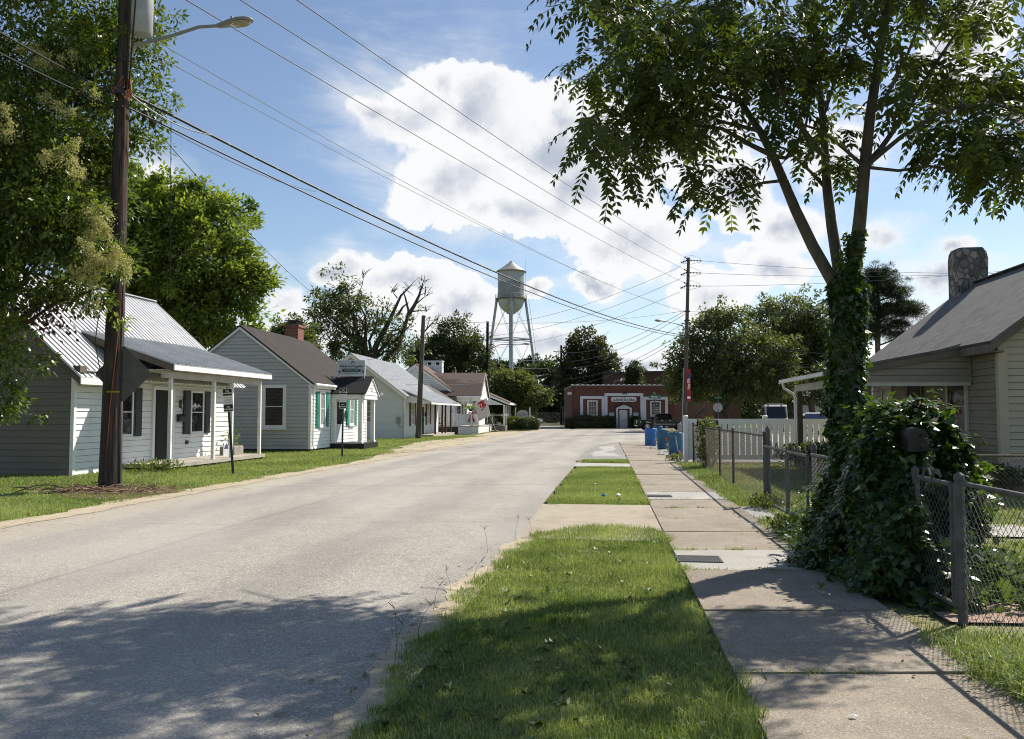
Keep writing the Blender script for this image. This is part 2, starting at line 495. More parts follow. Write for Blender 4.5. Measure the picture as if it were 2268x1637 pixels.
M = {}
M['asphalt'] = ground_mat('asphalt', ((0.315, 0.287, 0.245), (0.375, 0.345, 0.297)), (0.35, 3.0, 115.0), 0.6, 0.85, ((0.66, 0.62, 0.56), 80.0, 0.74), road_extra)
M['old_asphalt'] = ground_mat('old_asphalt', ((0.20, 0.20, 0.19), (0.34, 0.325, 0.285)), (0.8, 5.0, 60.0), 0.5, 0.9, ((0.45, 0.42, 0.38), 40.0, 0.82))
M['concrete_tan'] = ground_mat('concrete_tan', ((0.255, 0.215, 0.165), (0.35, 0.30, 0.235)), (0.9, 6.0, 220.0), 0.3, 0.9, ((0.50, 0.46, 0.40), 140.0, 0.82), extra=slab_extra)
M['concrete_light'] = ground_mat('concrete_light', ((0.38, 0.365, 0.33), (0.46, 0.44, 0.40)), (0.8, 5.0, 60.0), 0.2, 0.9, extra=slab_extra)
M['concrete_ochre'] = ground_mat('concrete_ochre', ((0.36, 0.31, 0.235), (0.43, 0.375, 0.29)), (0.5, 5.0, 90.0), 0.2, 0.9, extra=slab_extra)
M['sand'] = ground_mat('sand', ((0.38, 0.32, 0.22), (0.50, 0.43, 0.31)), (1.2, 8.0, 80.0), 0.4, 0.95)
M['soil'] = ground_mat('soil', ((0.10, 0.085, 0.05), (0.055, 0.09, 0.022)), (1.0, 8.0, 40.0), 0.6, 0.95)
M['lawn'] = ground_mat('lawn', ((0.15, 0.17, 0.05), (0.25, 0.23, 0.11)), (0.35, 5.0, 30.0), 0.8, 0.95)
M['far_grass'] = ground_mat('far_grass', ((0.13, 0.145, 0.04), (0.19, 0.18, 0.075)), (0.08, 1.2, 12.0), 0.6, 0.95)
M['brick_path'] = ground_mat('brick_path', ((0.36, 0.25, 0.19), (0.42, 0.31, 0.25)), (1.0, 6.0, 60.0), 0.3)
M['mulch'] = ground_mat('mulch', ((0.13, 0.085, 0.05), (0.22, 0.15, 0.09)), (2.0, 12.0, 70.0), 0.9)

M['grass'] = leaf_mat('grass', (0.1008, 0.1739, 0.0370), (0.3685, 0.4294, 0.1701), 0.38, 0.5, 0.3, (1.4, 1.35, 0.7))
M['grass_dry'] = leaf_mat('grass_dry', (0.20, 0.16, 0.08), (0.34, 0.27, 0.15), 0.3, 0.7, 0.2, (1.2, 1.1, 0.8))
M['leaf_ailanthus'] = leaf_mat('leaf_ailanthus', (0.0213, 0.0392, 0.0107), (0.0777, 0.1111, 0.0238), 0.34, 0.5, 0.3, (2.6, 2.4, 0.7))
M['leaf_privet'] = leaf_mat('leaf_privet', (0.0325, 0.0650, 0.0156), (0.1690, 0.2210, 0.0390), 0.36, 0.32, 0.5, (1.8, 1.8, 0.6))
M['leaf_bright'] = leaf_mat('leaf_bright', (0.0577, 0.1001, 0.0236), (0.2578, 0.3215, 0.0721), 0.42, 0.5, 0.3, (1.6, 1.6, 0.6))
M['leaf_mid'] = leaf_mat('leaf_mid', (0.0499, 0.0743, 0.0281), (0.1354, 0.1688, 0.0578), 0.33, 0.5, 0.3)
M['leaf_dark'] = leaf_mat('leaf_dark', (0.0252, 0.0432, 0.0180), (0.0810, 0.1170, 0.0396), 0.25, 0.45, 0.35)
M['leaf_pine'] = leaf_mat('leaf_pine', (0.0143, 0.0265, 0.0122), (0.0408, 0.0612, 0.0255), 0.2, 0.5, 0.3)
M['leaf_magnolia'] = leaf_mat('leaf_magnolia', (0.0192, 0.0352, 0.0144), (0.1040, 0.1040, 0.0352), 0.2, 0.35, 0.45)
M['leaf_ivy'] = leaf_mat('leaf_ivy', (0.0158, 0.0346, 0.0108), (0.0619, 0.1134, 0.0168), 0.30, 0.32, 0.5, (2.6, 2.6, 0.6))
M['leaf_hedge'] = leaf_mat('leaf_hedge', (0.0352, 0.0640, 0.0208), (0.1120, 0.1600, 0.0480), 0.28, 0.4, 0.4)
M['leaf_matte'] = leaf_mat('leaf_matte', (0.035, 0.07, 0.02), (0.10, 0.16, 0.04), 0.3, 0.8, 0.05)
M['leaf_hedge_lime'] = leaf_mat('leaf_hedge_lime', (0.0600, 0.0850, 0.0120), (0.1500, 0.1800, 0.0300), 0.3, 0.45, 0.3)
M['blossom'] = leaf_mat('blossom', (0.36, 0.35, 0.145), (0.60, 0.57, 0.28), 0.35, 0.7, 0.2, (1.1, 1.1, 0.8))
M['bronze_leaf'] = leaf_mat('bronze_leaf', (0.04, 0.022, 0.016), (0.10, 0.06, 0.035), 0.3, 0.4, 0.4, (1.6, 1.2, 0.7))
M['petal_red'] = leaf_mat('petal_red', (0.5, 0.02, 0.02), (0.7, 0.06, 0.05), 0.3, 0.6, 0.2, (1, 1, 1))
M['bark'] = paint('bark', (0.075, 0.06, 0.045), 0.9, 0.5, 4.0, (3, 3, 0.5), bmp=0.8)
M['bark_grey'] = paint('bark_grey', (0.085, 0.073, 0.056), 0.85, 0.3, 6.0, (2, 2, 0.7), bmp=0.6)
M['stem'] = plain('stem', (0.06, 0.075, 0.02), 0.7)
M['twig'] = paint('twig', (0.20, 0.14, 0.09), 0.9, 0.4, 9.0)

def siding_white(name, col, dirt=0.25):
    return paint(name, col, 0.55, 0.05, 1.5, (1, 1, 2.0), spec=0.35, dirt=((0.30, 0.29, 0.24), dirt))
M['siding_white'] = siding_white('siding_white', (0.74, 0.75, 0.73), 0.16)
M['siding_shade_grey'] = siding_white('siding_shade_grey', (0.46, 0.455, 0.435), 0.12)  # greyed copy of the white siding, shade of the side walls in its colour
M['siding_side_shade'] = siding_white('siding_side_shade', (0.155, 0.138, 0.105), 0.2)  # white siding darkened in colour for the tree shade on its side walls
M['lap_shade'] = plain('lap_shade', (0.10, 0.10, 0.10), 0.9)  # shade strip painted under siding boards and beside roof ribs
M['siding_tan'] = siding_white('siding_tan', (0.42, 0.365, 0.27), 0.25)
M['siding_tan_shade'] = siding_white('siding_tan_shade', (0.215, 0.19, 0.145), 0.25)  # tan siding darkened in colour for porch and tree-crown shade
M['lap_dirt_shade'] = plain('lap_dirt_shade', (0.30, 0.30, 0.30), 0.8)  # rib shade and seam dirt in one flat colour
M['white_trim'] = paint('white_trim', (0.78, 0.78, 0.76), 0.5, 0.05, 2.0, dirt=((0.35, 0.33, 0.28), 0.15))
M['trim_grey'] = paint('trim_grey', (0.45, 0.43, 0.40), 0.6, 0.08, 2.0, dirt=((0.2, 0.18, 0.15), 0.3))
M['trim_brown'] = paint('trim_brown', (0.13, 0.105, 0.085), 0.7, 0.2, 3.0)
M['white_brick'] = brick_mat('white_brick', (0.70, 0.72, 0.70), (0.66, 0.68, 0.67), (0.56, 0.57, 0.56), var=0.10)
M['red_brick'] = brick_mat('red_brick', (0.185, 0.066, 0.046), (0.13, 0.05, 0.036), (0.15, 0.10, 0.08), var=0.5)
M['chimney_brick'] = brick_mat('chimney_brick', (0.26, 0.085, 0.055), (0.19, 0.06, 0.045), (0.25, 0.19, 0.16), var=0.5)
M['mill_brick'] = brick_mat('mill_brick', (0.13, 0.062, 0.045), (0.10, 0.045, 0.035), (0.12, 0.085, 0.07), var=0.5)
M['old_brick'] = brick_mat('old_brick', (0.26, 0.135, 0.09), (0.20, 0.10, 0.07), (0.24, 0.17, 0.14), var=0.35)
M['metal_roof'] = paint('metal_roof', (0.60, 0.61, 0.62), 0.45, 0.08, 2.0, (1, 1, 1), metal=0.4, spec=0.5, dirt=((0.35, 0.32, 0.28), 0.25))
M['metal_roof_porch'] = paint('metal_roof_porch', (0.46, 0.48, 0.50), 0.5, 0.12, 2.0, metal=0.5, spec=0.5, dirt=((0.25, 0.24, 0.22), 0.3))
M['shingle_dark'] = shingle_mat('shingle_dark', (0.036, 0.032, 0.029), (0.058, 0.051, 0.046), row=0.085)
M['shingle_black'] = shingle_mat('shingle_black', (0.022, 0.022, 0.023), (0.04, 0.04, 0.04), axis='x', row=0.085)
M['shingle_brown'] = shingle_mat('shingle_brown', (0.125, 0.088, 0.07), (0.17, 0.122, 0.098), row=0.09)
M['shingle_grey'] = shingle_mat('shingle_grey', (0.06, 0.058, 0.058), (0.175, 0.17, 0.165), row=0.135, wid=0.30)
# brown roof where whole runs of shingles have blown off and left darker felt
m, t, b = new_mat('shingle_worn')
tc = t.new('ShaderNodeTexCoord'); s = t.new('ShaderNodeSeparateXYZ'); t.link(tc.outputs['Object'], s.inputs[0])
cx = t.new('ShaderNodeCombineXYZ'); t.link(s.outputs[0], cx.inputs[0]); t.link(s.outputs[2], cx.inputs[1])
br = t.new('ShaderNodeTexBrick'); t.link(cx.outputs[0], br.inputs['Vector'])
br.inputs['Scale'].default_value = 1; br.inputs['Brick Width'].default_value = 1.6; br.inputs['Row Height'].default_value = 0.13; br.inputs['Mortar Size'].default_value = 0.006
br.inputs['Color1'].default_value = (0, 0, 0, 1); br.inputs['Color2'].default_value = (1, 1, 1, 1); br.inputs['Mortar'].default_value = (0.3, 0.3, 0.3, 1)
up = t.smooth(t.math('ADD', t.math('ADD', s.outputs[2], t.math('MULTIPLY', s.outputs[0], 0.16)), t.math('MULTIPLY', t.math('SUBTRACT', br.outputs['Color'], 0.5), 0.7)), 4.55, 4.62)
gr = t.noise(tc.outputs['Object'], 40, 3, 0.7)
c = t.mix(up, (0.055, 0.04, 0.034), (0.17, 0.12, 0.10))
c = t.mix(0.4, c, t.mix(t.smooth(gr, 0.35, 0.65), (0.04, 0.028, 0.022), (0.20, 0.13, 0.10)))
t.link(c, b.inputs['Base Color']); b.inputs['Roughness'].default_value = 0.9
M['shingle_worn'] = m
# field-stone chimney
m, t, b = new_mat('field_stone')
co = objco(t, (1, 1, 0.85))
v = t.new('ShaderNodeTexVoronoi'); v.feature = 'DISTANCE_TO_EDGE'; v.inputs['Scale'].default_value = 5.2; t.link(co, v.inputs['Vector'])
v2 = t.new('ShaderNodeTexVoronoi'); v2.inputs['Scale'].default_value = 5.2; t.link(co, v2.inputs['Vector'])
sp = t.new('ShaderNodeSeparateXYZ'); t.link(v2.outputs['Color'], sp.inputs[0])
c = t.mix(t.smooth(sp.outputs[0], 0.2, 0.9), (0.07, 0.066, 0.068), (0.33, 0.29, 0.23))
c = t.mix(t.math('MULTIPLY', t.noise(co, 14, 6), 0.6), c, (0.16, 0.15, 0.14))
c = t.mix(t.smooth(v.outputs['Distance'], 0.045, 0.015), c, (0.09, 0.085, 0.08))
t.link(c, b.inputs['Base Color']); b.inputs['Roughness'].default_value = 0.9
bump(t, b, t.smooth(v.outputs['Distance'], 0.0, 0.16), 0.05, 0.9)
M['field_stone'] = m

M['glass'] = glass_mat('glass')
M['glass_curtain'] = glass_mat('glass_curtain', (0.10, 0.10, 0.095), 0.06)
M['glass_pale'] = glass_mat('glass_pale', (0.24, 0.25, 0.26), 0.08)
M['shutter_black'] = plain('shutter_black', (0.018, 0.02, 0.026), 0.5)
M['shutter_green'] = paint('shutter_green', (0.02, 0.20, 0.14), 0.55, 0.3, 1.5)
M['shutter_wine'] = paint('shutter_wine', (0.09, 0.018, 0.02), 0.6, 0.2, 3.0)
M['door_dark'] = plain('door_dark', (0.016, 0.018, 0.017), 0.6, spec=0.2)
M['door_white'] = plain('door_white', (0.62, 0.64, 0.65), 0.5)
M['black'] = plain('black', (0.012, 0.012, 0.013), 0.5)
M['black_paint'] = paint('black_paint', (0.006, 0.007, 0.010), 0.25, 0.05, 2.0, spec=0.35, coat=0.3)
M['white_paint'] = paint('white_paint', (0.75, 0.76, 0.77), 0.25, 0.03, 2.0, spec=0.5, coat=0.8)
M['blue_van'] = plain('blue_van', (0.02, 0.045, 0.14), 0.3)
M['grey_van'] = plain('grey_van', (0.42, 0.38, 0.38), 0.4)
M['rubber'] = plain('rubber', (0.018, 0.018, 0.018), 0.8)
M['chrome'] = plain('chrome', (0.62, 0.62, 0.62), 0.22, 0.9)
M['lens'] = plain('lens', (0.7, 0.68, 0.64), 0.1, 0.2, 0.6)
M['amber'] = plain('amber', (0.6, 0.16, 0.03), 0.2)
M['galv'] = paint('galv', (0.10, 0.10, 0.097), 0.6, 0.3, 6.0, metal=0.25, spec=0.35, dirt=((0.16, 0.13, 0.10), 0.35))
M['galv_wire'] = plain('galv_wire', (0.11, 0.11, 0.105), 0.5, 0.3)
M['rusty'] = paint('rusty', (0.085, 0.068, 0.055), 0.75, 0.4, 8.0, metal=0.2)
M['iron_dark'] = paint('iron_dark', (0.035, 0.036, 0.04), 0.6, 0.3, 8.0)
M['pole_wood'] = paint('pole_wood', (0.064, 0.052, 0.044), 0.9, 0.55, 5.0, (4, 4, 0.25), bmp=1.0, spec=0.2)
M['pole_grey'] = paint('pole_grey', (0.10, 0.085, 0.07), 0.9, 0.35, 4.0, (4, 4, 0.3), bmp=0.7, spec=0.2)
M['pole_dark'] = paint('pole_dark', (0.03, 0.026, 0.024), 0.9, 0.3, 4.0, (4, 4, 0.3), bmp=0.5, spec=0.2)
M['wire_black'] = plain('wire_black', (0.012, 0.012, 0.013), 0.55)
M['wire_grey'] = plain('wire_grey', (0.11, 0.115, 0.125), 0.5)
M['orange_duct'] = plain('orange_duct', (0.33, 0.095, 0.045), 0.7)
M['transformer'] = paint('transformer', (0.36, 0.37, 0.365), 0.5, 0.08, 4.0, dirt=((0.13, 0.11, 0.09), 0.5))
M['lamp_grey'] = plain('lamp_grey', (0.25, 0.26, 0.26), 0.5, 0.3)
M['lamp_glass'] = plain('lamp_glass', (0.30, 0.28, 0.21), 0.15, 0.0, 0.6)
M['tank_white'] = paint('tank_white', (0.46, 0.47, 0.47), 0.55, 0.12, 0.25, (1, 1, 1), spec=0.4, dirt=((0.20, 0.19, 0.17), 0.5))
M['tank_grey'] = paint('tank_grey', (0.30, 0.30, 0.31), 0.55, 0.14, 0.25, dirt=((0.16, 0.15, 0.14), 0.4))
M['tank_roof'] = paint('tank_roof', (0.34, 0.32, 0.29), 0.5, 0.3, 0.4, metal=0.4)
M['tank_steel'] = paint('tank_steel', (0.36, 0.38, 0.40), 0.5, 0.2, 0.5, metal=0.35)
M['tank_rust'] = paint('tank_rust', (0.17, 0.16, 0.14), 0.7, 0.4, 0.5)
M['sign_black'] = plain('sign_black', (0.01, 0.01, 0.011), 0.4)
M['sign_white'] = plain('sign_white', (0.80, 0.80, 0.79), 0.4)
M['sign_back'] = paint('sign_back', (0.30, 0.31, 0.31), 0.45, 0.1, 6.0, metal=0.4)
M['sign_back_dark'] = paint('sign_back_dark', (0.10, 0.095, 0.085), 0.5, 0.15, 5.0, metal=0.4)
M['sign_green'] = plain('sign_green', (0.01, 0.12, 0.055), 0.4)
M['shop_panel'] = paint('shop_panel', (0.48, 0.53, 0.53), 0.5, 0.12, 5.0, dirt=((0.25, 0.27, 0.27), 0.35))
M['letter_dark'] = plain('letter_dark', (0.02, 0.025, 0.03), 0.6)
M['letter_grey'] = plain('letter_grey', (0.24, 0.25, 0.26), 0.6)
M['letter_blue'] = plain('letter_blue', (0.14, 0.20, 0.34), 0.6)
M['barrel_blue'] = paint('barrel_blue', (0.022, 0.135, 0.42), 0.42, 0.12, 4.0, spec=0.5, dirt=((0.08, 0.12, 0.2), 0.25))
M['barrel_teal'] = paint('barrel_teal', (0.028, 0.105, 0.20), 0.5, 0.18, 4.0, spec=0.4, dirt=((0.07, 0.10, 0.13), 0.4))
M['vinyl'] = paint('vinyl', (0.88, 0.865, 0.82), 0.45, 0.03, 2.0, spec=0.4)
M['rope'] = plain('rope', (0.62, 0.64, 0.64), 0.8)
M['float_orange'] = plain('float_orange', (0.62, 0.11, 0.05), 0.5)
M['cup_yellow'] = plain('cup_yellow', (0.72, 0.60, 0.14), 0.4)
M['pedestal'] = plain('pedestal', (0.27, 0.27, 0.25), 0.6)
M['gable_white'] = siding_white('gable_white', (0.80, 0.80, 0.79), 0.05)
M['frame_white'] = paint('frame_white', (0.66, 0.68, 0.71), 0.6, 0.06, 1.0, dirt=((0.4, 0.42, 0.45), 0.2))
M['coping'] = paint('coping', (0.36, 0.34, 0.32), 0.8, 0.2, 3.0)
M['coping_cap'] = plain('coping_cap', (0.72, 0.70, 0.67), 0.8)
M['porch_deck'] = ground_mat('porch_deck', ((0.40, 0.37, 0.31), (0.48, 0.44, 0.37)), (0.9, 5.0, 40.0), 0.3)
M['porch_dark'] = paint('porch_dark', (0.035, 0.033, 0.03), 0.9, 0.3, 3.0)
M['lattice_green'] = paint('lattice_green', (0.03, 0.05, 0.028), 0.8, 0.3, 3.0)
M['red_post'] = paint('red_post', (0.085, 0.025, 0.025), 0.7, 0.2, 3.0)
M['brown_post'] = paint('brown_post', (0.10, 0.08, 0.062), 0.8, 0.25, 3.0, (3, 3, 0.4))
M['flag_white'] = paint('flag_white', (0.66, 0.60, 0.58), 0.8, 0.06, 3.0)
M['flag_red'] = plain('flag_red', (0.55, 0.02, 0.03), 0.8)
M['flag_olive'] = plain('flag_olive', (0.20, 0.17, 0.07), 0.8)
M['banner_red'] = plain('banner_red', (0.36, 0.018, 0.025), 0.7)
M['banner_blue'] = plain('banner_blue', (0.03, 0.05, 0.13), 0.7)
M['yellow'] = paint('yellow', (0.55, 0.38, 0.02), 0.5, 0.2, 4.0)
M['chest_green'] = paint('chest_green', (0.14, 0.16, 0.03), 0.5, 0.2, 2.0)
M['paper_white'] = plain('paper_white', (0.75, 0.76, 0.75), 0.6)
M['wrapper_blue'] = plain('wrapper_blue', (0.03, 0.22, 0.55), 0.35)
M['planter'] = paint('planter', (0.27, 0.25, 0.21), 0.9, 0.2, 4.0)
M['wood_grey'] = paint('wood_grey', (0.21, 0.19, 0.165), 0.9, 0.25, 4.0)
M['sign_cream'] = paint('sign_cream', (0.50, 0.49, 0.42), 0.6, 0.06, 4.0)
M['chalk'] = plain('chalk', (0.16, 0.19, 0.19), 0.9)
M['brown_clay'] = plain('brown_clay', (0.10, 0.05, 0.03), 0.8)
# ---------------------------------------------------------------- ground, road, pavement
def interp(tab):
    ys = np.array([p[0] for p in tab], float); xs = np.array([p[1] for p in tab], float)
    return lambda y: np.interp(y, ys, xs)
XR = interp([(-30, -5.0), (-10, -2.6), (2, -1.15), (4.07, -0.92), (5.6, -0.78), (7.65, -0.5), (9.07, -0.2), (10.7, 0.1), (14.6, 0.52), (20, 1.2), (24.8, 1.84), (28.5, 2.2), (35, 3.05), (43, 4.5), (46, 5.6), (48, 7.0), (200, 20)])
XL = interp([(-30, -13.0), (-10, -10.5), (4, -8.5), (11.8, -7.25), (16.5, -6.6), (20.5, -5.98), (28.5, -4.75), (37, -4.0), (44.4, -3.25), (61, -1.13), (71.5, 0.16), (81.4, 2.5), (97.7, 3.25), (112, 3.1), (200, 3.0)])
WL = lambda y: 0.78 + 0.1125 * y            # pavement, road side
WR = lambda y: 0.78 + 1.5 + 0.1125 * y      # pavement, garden side
FX = lambda y: 2.68 + 0.12 * y              # chain-link fence line

def wob(y, a, f, ph):
    return a * (np.sin(y * f + ph) * 0.5 + np.sin(y * f * 2.7 + ph * 2.1) * 0.3 + np.sin(y * f * 6.1 + ph * 0.7) * 0.2)
def strip(ys, fl, fr, z):
    mb = MB()
    for a, b in zip(ys[:-1], ys[1:]):
        mb.face([(fl(a), a, z), (fr(a), a, z), (fr(b), b, z), (fl(b), b, z)])
    return mb
def poly_sheet(pts, z, amp=0.0, step=0.4, seed=1):
    r = random.Random(seed); out = []
    n = len(pts)
    for i in range(n):
        a, b = Vector(pts[i][:2]), Vector(pts[(i + 1) % n][:2])
        k = max(1, int((b - a).length / step)) if amp else 1
        nn = Vector((-(b - a).y, (b - a).x)).normalized()
        for j in range(k):
            p = a.lerp(b, j / k)
            if amp and j: p = p + nn * r.uniform(-amp, amp)
            out.append((p.x, p.y, z))
    mb = MB(); mb.face(out); 
    return mb

mb = MB(); mb.face([(-1500, -600, -0.05), (1500, -600, -0.05), (1500, 3000, -0.05), (-1500, 3000, -0.05)])
structure('ground', mb, M['far_grass'])
ys = np.arange(-12, 62.01, 0.5)
structure('lawn_soil', strip(ys, lambda y: -60.0, lambda y: XL(y) - 0.25 + wob(y, 0.14, 1.3, 0.3), -0.022), M['lawn'])
structure('road', strip(list(np.arange(-12, 48.01, 0.75)), XL, XR, 0.0), M['asphalt'])
mb = strip([48, 52, 56, 61, 66, 71.5, 76, 81.4, 87], XL, lambda y: 120.0, 0.0)
for a, b in ((87, 92), (92, 97.7), (97.7, 112)):
    mb.face([(XL(a), a, 0), (6.3, a, 0), (6.3, b, 0), (XL(b), b, 0)])
structure('cross_street', mb, M['asphalt'])
mb = MB(); mb.face([(-120, 127, 0.0), (12, 127, 0.0), (12, 136, 0.0), (-120, 136, 0.0)])
structure('back_street', mb, M['old_asphalt'])
yy = np.arange(-12, 81, 0.2)
structure('sand_shoulder', strip(yy, lambda y: XL(y) - 0.42 + wob(y, 0.22, 1.9, 1.0), lambda y: XL(y) + 0.16 + wob(y, 0.10, 2.3, 2.0), 0.006), M['sand'])
structure('sandy_edge', strip(np.arange(-6, 11.0, 0.15), lambda y: XR(y) - 0.06 + wob(y, 0.10, 2.9, 0.5), lambda y: XR(y) + 0.24 + wob(y, 0.05, 2.1, 1.7), 0.005), M['sand'])
structure('sandy_track', poly_sheet([G(790, 1026), G(800, 1020), G(845, 1006), G(900, 985), G(950, 976.5), G(1010, 971), G(1062, 967.5), G(1100, 963), G(1092, 970), G(1010, 986), G(930, 1002), G(860, 1017)], 0.008, 0.25, 1.2, 3), M['sand'])
structure('sandy_forecourt', poly_sheet([G(1040, 964), G(1085, 958), G(1140, 955.5), G(1160, 957), G(1120, 964), G(1070, 969)], 0.007, 0.3, 2.0, 4), M['sand'])
mp = [G(105, 1092), G(150, 1078), G(240, 1072), G(330, 1074), G(395, 1086), G(385, 1102), G(320, 1110), G(230, 1106), G(150, 1101)]
structure('mulch', poly_sheet(mp, 0.004, 0.12, 0.4, 5), M['mulch'])
# pavement slabs with open joints
J = [-6.0, -4.4, -2.8, -1.2, 0.4, 2.0, 3.55, 5.12, 6.7, 8.42, 9.67, 11.2, 12.6, 14.0, 15.4, 16.8, 18.4, 20.0, 21.6, 23.2, 24.8, 26.4, 28.0, 29.6, 31.2, 32.8, 34.4, 36.0, 37.6, 39.2, 40.8, 42.4, 44.0, 45.6, 47.2]
mt, ml = MB(), MB()
rs = random.Random(11)
for a, b in zip(J[:-1], J[1:]):
    lt = (a, b) in ((8.42, 9.67), (15.4, 16.8))
    g = 0.012; dz = rs.uniform(-0.006, 0.006); tl = rs.uniform(-0.004, 0.004)
    q = [(WL(a), a + g), (WR(a), a + g), (WR(b), b - g), (WL(b), b - g)]
    top = [(x, y, 0.03 + dz + (tl if i in (0, 3) else -tl)) for i, (x, y) in enumerate(q)]
    bot = [(x, y, -0.06) for x, y in q]
    (ml if lt else mt).add(bot + top, [(4, 5, 6, 7), (0, 1, 5, 4), (1, 2, 6, 5), (2, 3, 7, 6), (3, 0, 4, 7)])
structure('sidewalk', mt, M['concrete_tan'])
structure('sidewalk_slab', ml, M['concrete_light'])
# base of the verges, aprons across them
structure('verge_soil', strip(np.arange(-8, 28.6, 0.25), lambda y: XR(y) + 0.05 + wob(y, 0.07, 3.1, 0.2), lambda y: WL(y) - 0.005, -0.012), M['lawn'])
structure('apron', poly_sheet([(XR(10.75), 10.75), (WL(10.4) - 0.01, 10.4), (WL(14.55) - 0.01, 14.55), (XR(14.75), 14.75)], 0.012), M['concrete_ochre'])
structure('walkway', poly_sheet([(XR(25.2), 25.2), (WL(25.2) - 0.01, 25.0), (WL(27.0) - 0.01, 26.6), (XR(27.2), 27.2)], 0.012), M['concrete_light'])
structure('patched_apron', poly_sheet([(XR(28.4), 28.4), (WL(28.4) - 0.01, 28.2), (WL(47) - 0.01, 47.2), (XR(46), 46), (XR(43), 43), (XR(35), 35)], 0.010), M['old_asphalt'])
structure('concrete_patch', poly_sheet([(XR(31) + 0.5, 31.0), (WL(31) - 0.3, 31.2), (WL(33) - 0.25, 33.0), (WL(34) - .8, 34.3), (WL(37) - 0.3, 37), (WL(42) - 0.35, 42.2), (XR(41) + .25, 41.0), (XR(37) + 0.55, 36.5), (XR(34) + .3, 33.8)], 0.014, 0.12, 0.6, 8), M['concrete_light'])
structure('yard_soil', strip(np.arange(-8, 28.1, 0.5), lambda y: WR(y) + 0.01, lambda y: 45.0, -0.018), M['lawn'])
structure('parking', poly_sheet([(WR(27.8), 27.8), (60, 27.8), (60, 48.0), (WR(47.2), 48.0)], 0.002), M['old_asphalt'])
structure('gate_path', poly_sheet([(float(FX(6.5)) - .1, 6.45), (9.2, 5.7), (9.3, 7.0), (float(FX(7.2)) - .1, 7.2)], 0.006, 0.03, 0.5, 2), M['brick_path'])
structure('drive', poly_sheet([(WR(11.3) + 0.02, 11.2), (10.2, 10.4), (10.5, 11.6), (4.6, 12.4), (4.7, 14.4), (WR(14.4) + 0.02, 14.4)], 0.006, 0.03, 0.5, 2), M['concrete_light'])
structure('kerb', poly_sheet([(6.6, 87.0), (70, 87.0), (70, 88.2), (6.6, 88.2)], 0.02), M['concrete_light'])
mb = MB(); mb.face([(6.6, 88.3, 0.03), (13.2, 88.3, 0.03), (13.2, 98, 0.03), (6.6, 98, 0.03)])
mb.face([(15.4, 88.3, 0.03), (60, 88.3, 0.03), (60, 98, 0.03), (15.4, 98, 0.03)])
structure('front_lawn', mb, M['far_grass'])
mb = MB(); mb.face([(13.25, 88.25, 0.035), (15.35, 88.25, 0.035), (15.35, 92, 0.035), (13.25, 92, 0.035)])
structure('front_walk', mb, M['concrete_light'])
structure('corner_lawn', poly_sheet([G(1030, 968), G(1110, 952.5), G(1150, 952.8), G(1192, 953.5), G(1190, 950), G(1100, 948)], 0.012, 0.3, 2.5, 9), M['far_grass'])

# ---------------------------------------------------------------- grass
def blades(name, P, H, W, m, label, seed, lean=0.45, tint=None):
    r = np.random.default_rng(seed); n = len(P)
    az = r.uniform(0, 2 * np.pi, n); D = np.stack([np.cos(az), np.sin(az), np.zeros(n)], 1)
    S = np.stack([-np.sin(az), np.cos(az), np.zeros(n)], 1)
    fz = r.uniform(0, 2 * np.pi, n)
    S = S * np.cos(fz)[:, None] + D * np.sin(fz)[:, None] * 0.8
    ln = np.abs(r.normal(0, lean, n)) + 0.08
    up = np.array([0, 0, 1.0])
    h = H[:, None]; l = ln[:, None]; wv = S * W[:, None] * 0.5
    mid = P + up * h * 0.58 + D * h * l * 0.28
    tip = P + up * h * np.maximum(0.45, 1 - l * 0.35) + D * h * l
    V = np.stack([P - wv, P + wv, mid + wv * 0.8, mid - wv * 0.8, mid - wv * 0.8, mid + wv * 0.8, tip + wv * 0.12, tip - wv * 0.12], 1).reshape(-1, 3)
    if tint is None: tint = np.clip(r.normal(0.5, 0.25, n), 0, 1)
    o = mesh_np(name, V, 4, m, None, np.repeat(tint, 2))
    return tag(o, label, 'grass', kind='stuff')
def vnoise(x, y, s, seed):
    r = np.random.default_rng(seed); a = 0
    for k in range(5):
        th = r.uniform(0, 2 * np.pi); ph = r.uniform(0, 6.28); f = s * r.uniform(0.6, 1.9)
        a = a + np.sin(f * (x * np.cos(th) + y * np.sin(th)) + ph + 1.3 * np.sin(f * 0.53 * (y * np.cos(th) - x * np.sin(th)) + ph * 2))
    return a / 5
def scatter(n, y0, y1, fl, fr, seed, p=1.0):
    """more blades near the viewer: density falls as y^-p"""
    r = np.random.default_rng(seed)
    u = r.uniform(0, 1, n)
    if p == 1.0: y = y0 * (y1 / y0) ** u
    else: y = (y0 ** (1 - p) + u * (y1 ** (1 - p) - y0 ** (1 - p))) ** (1 / (1 - p))
    x = fl(y) + r.uniform(0, 1, n) * (fr(y) - fl(y))
    return x, y, r
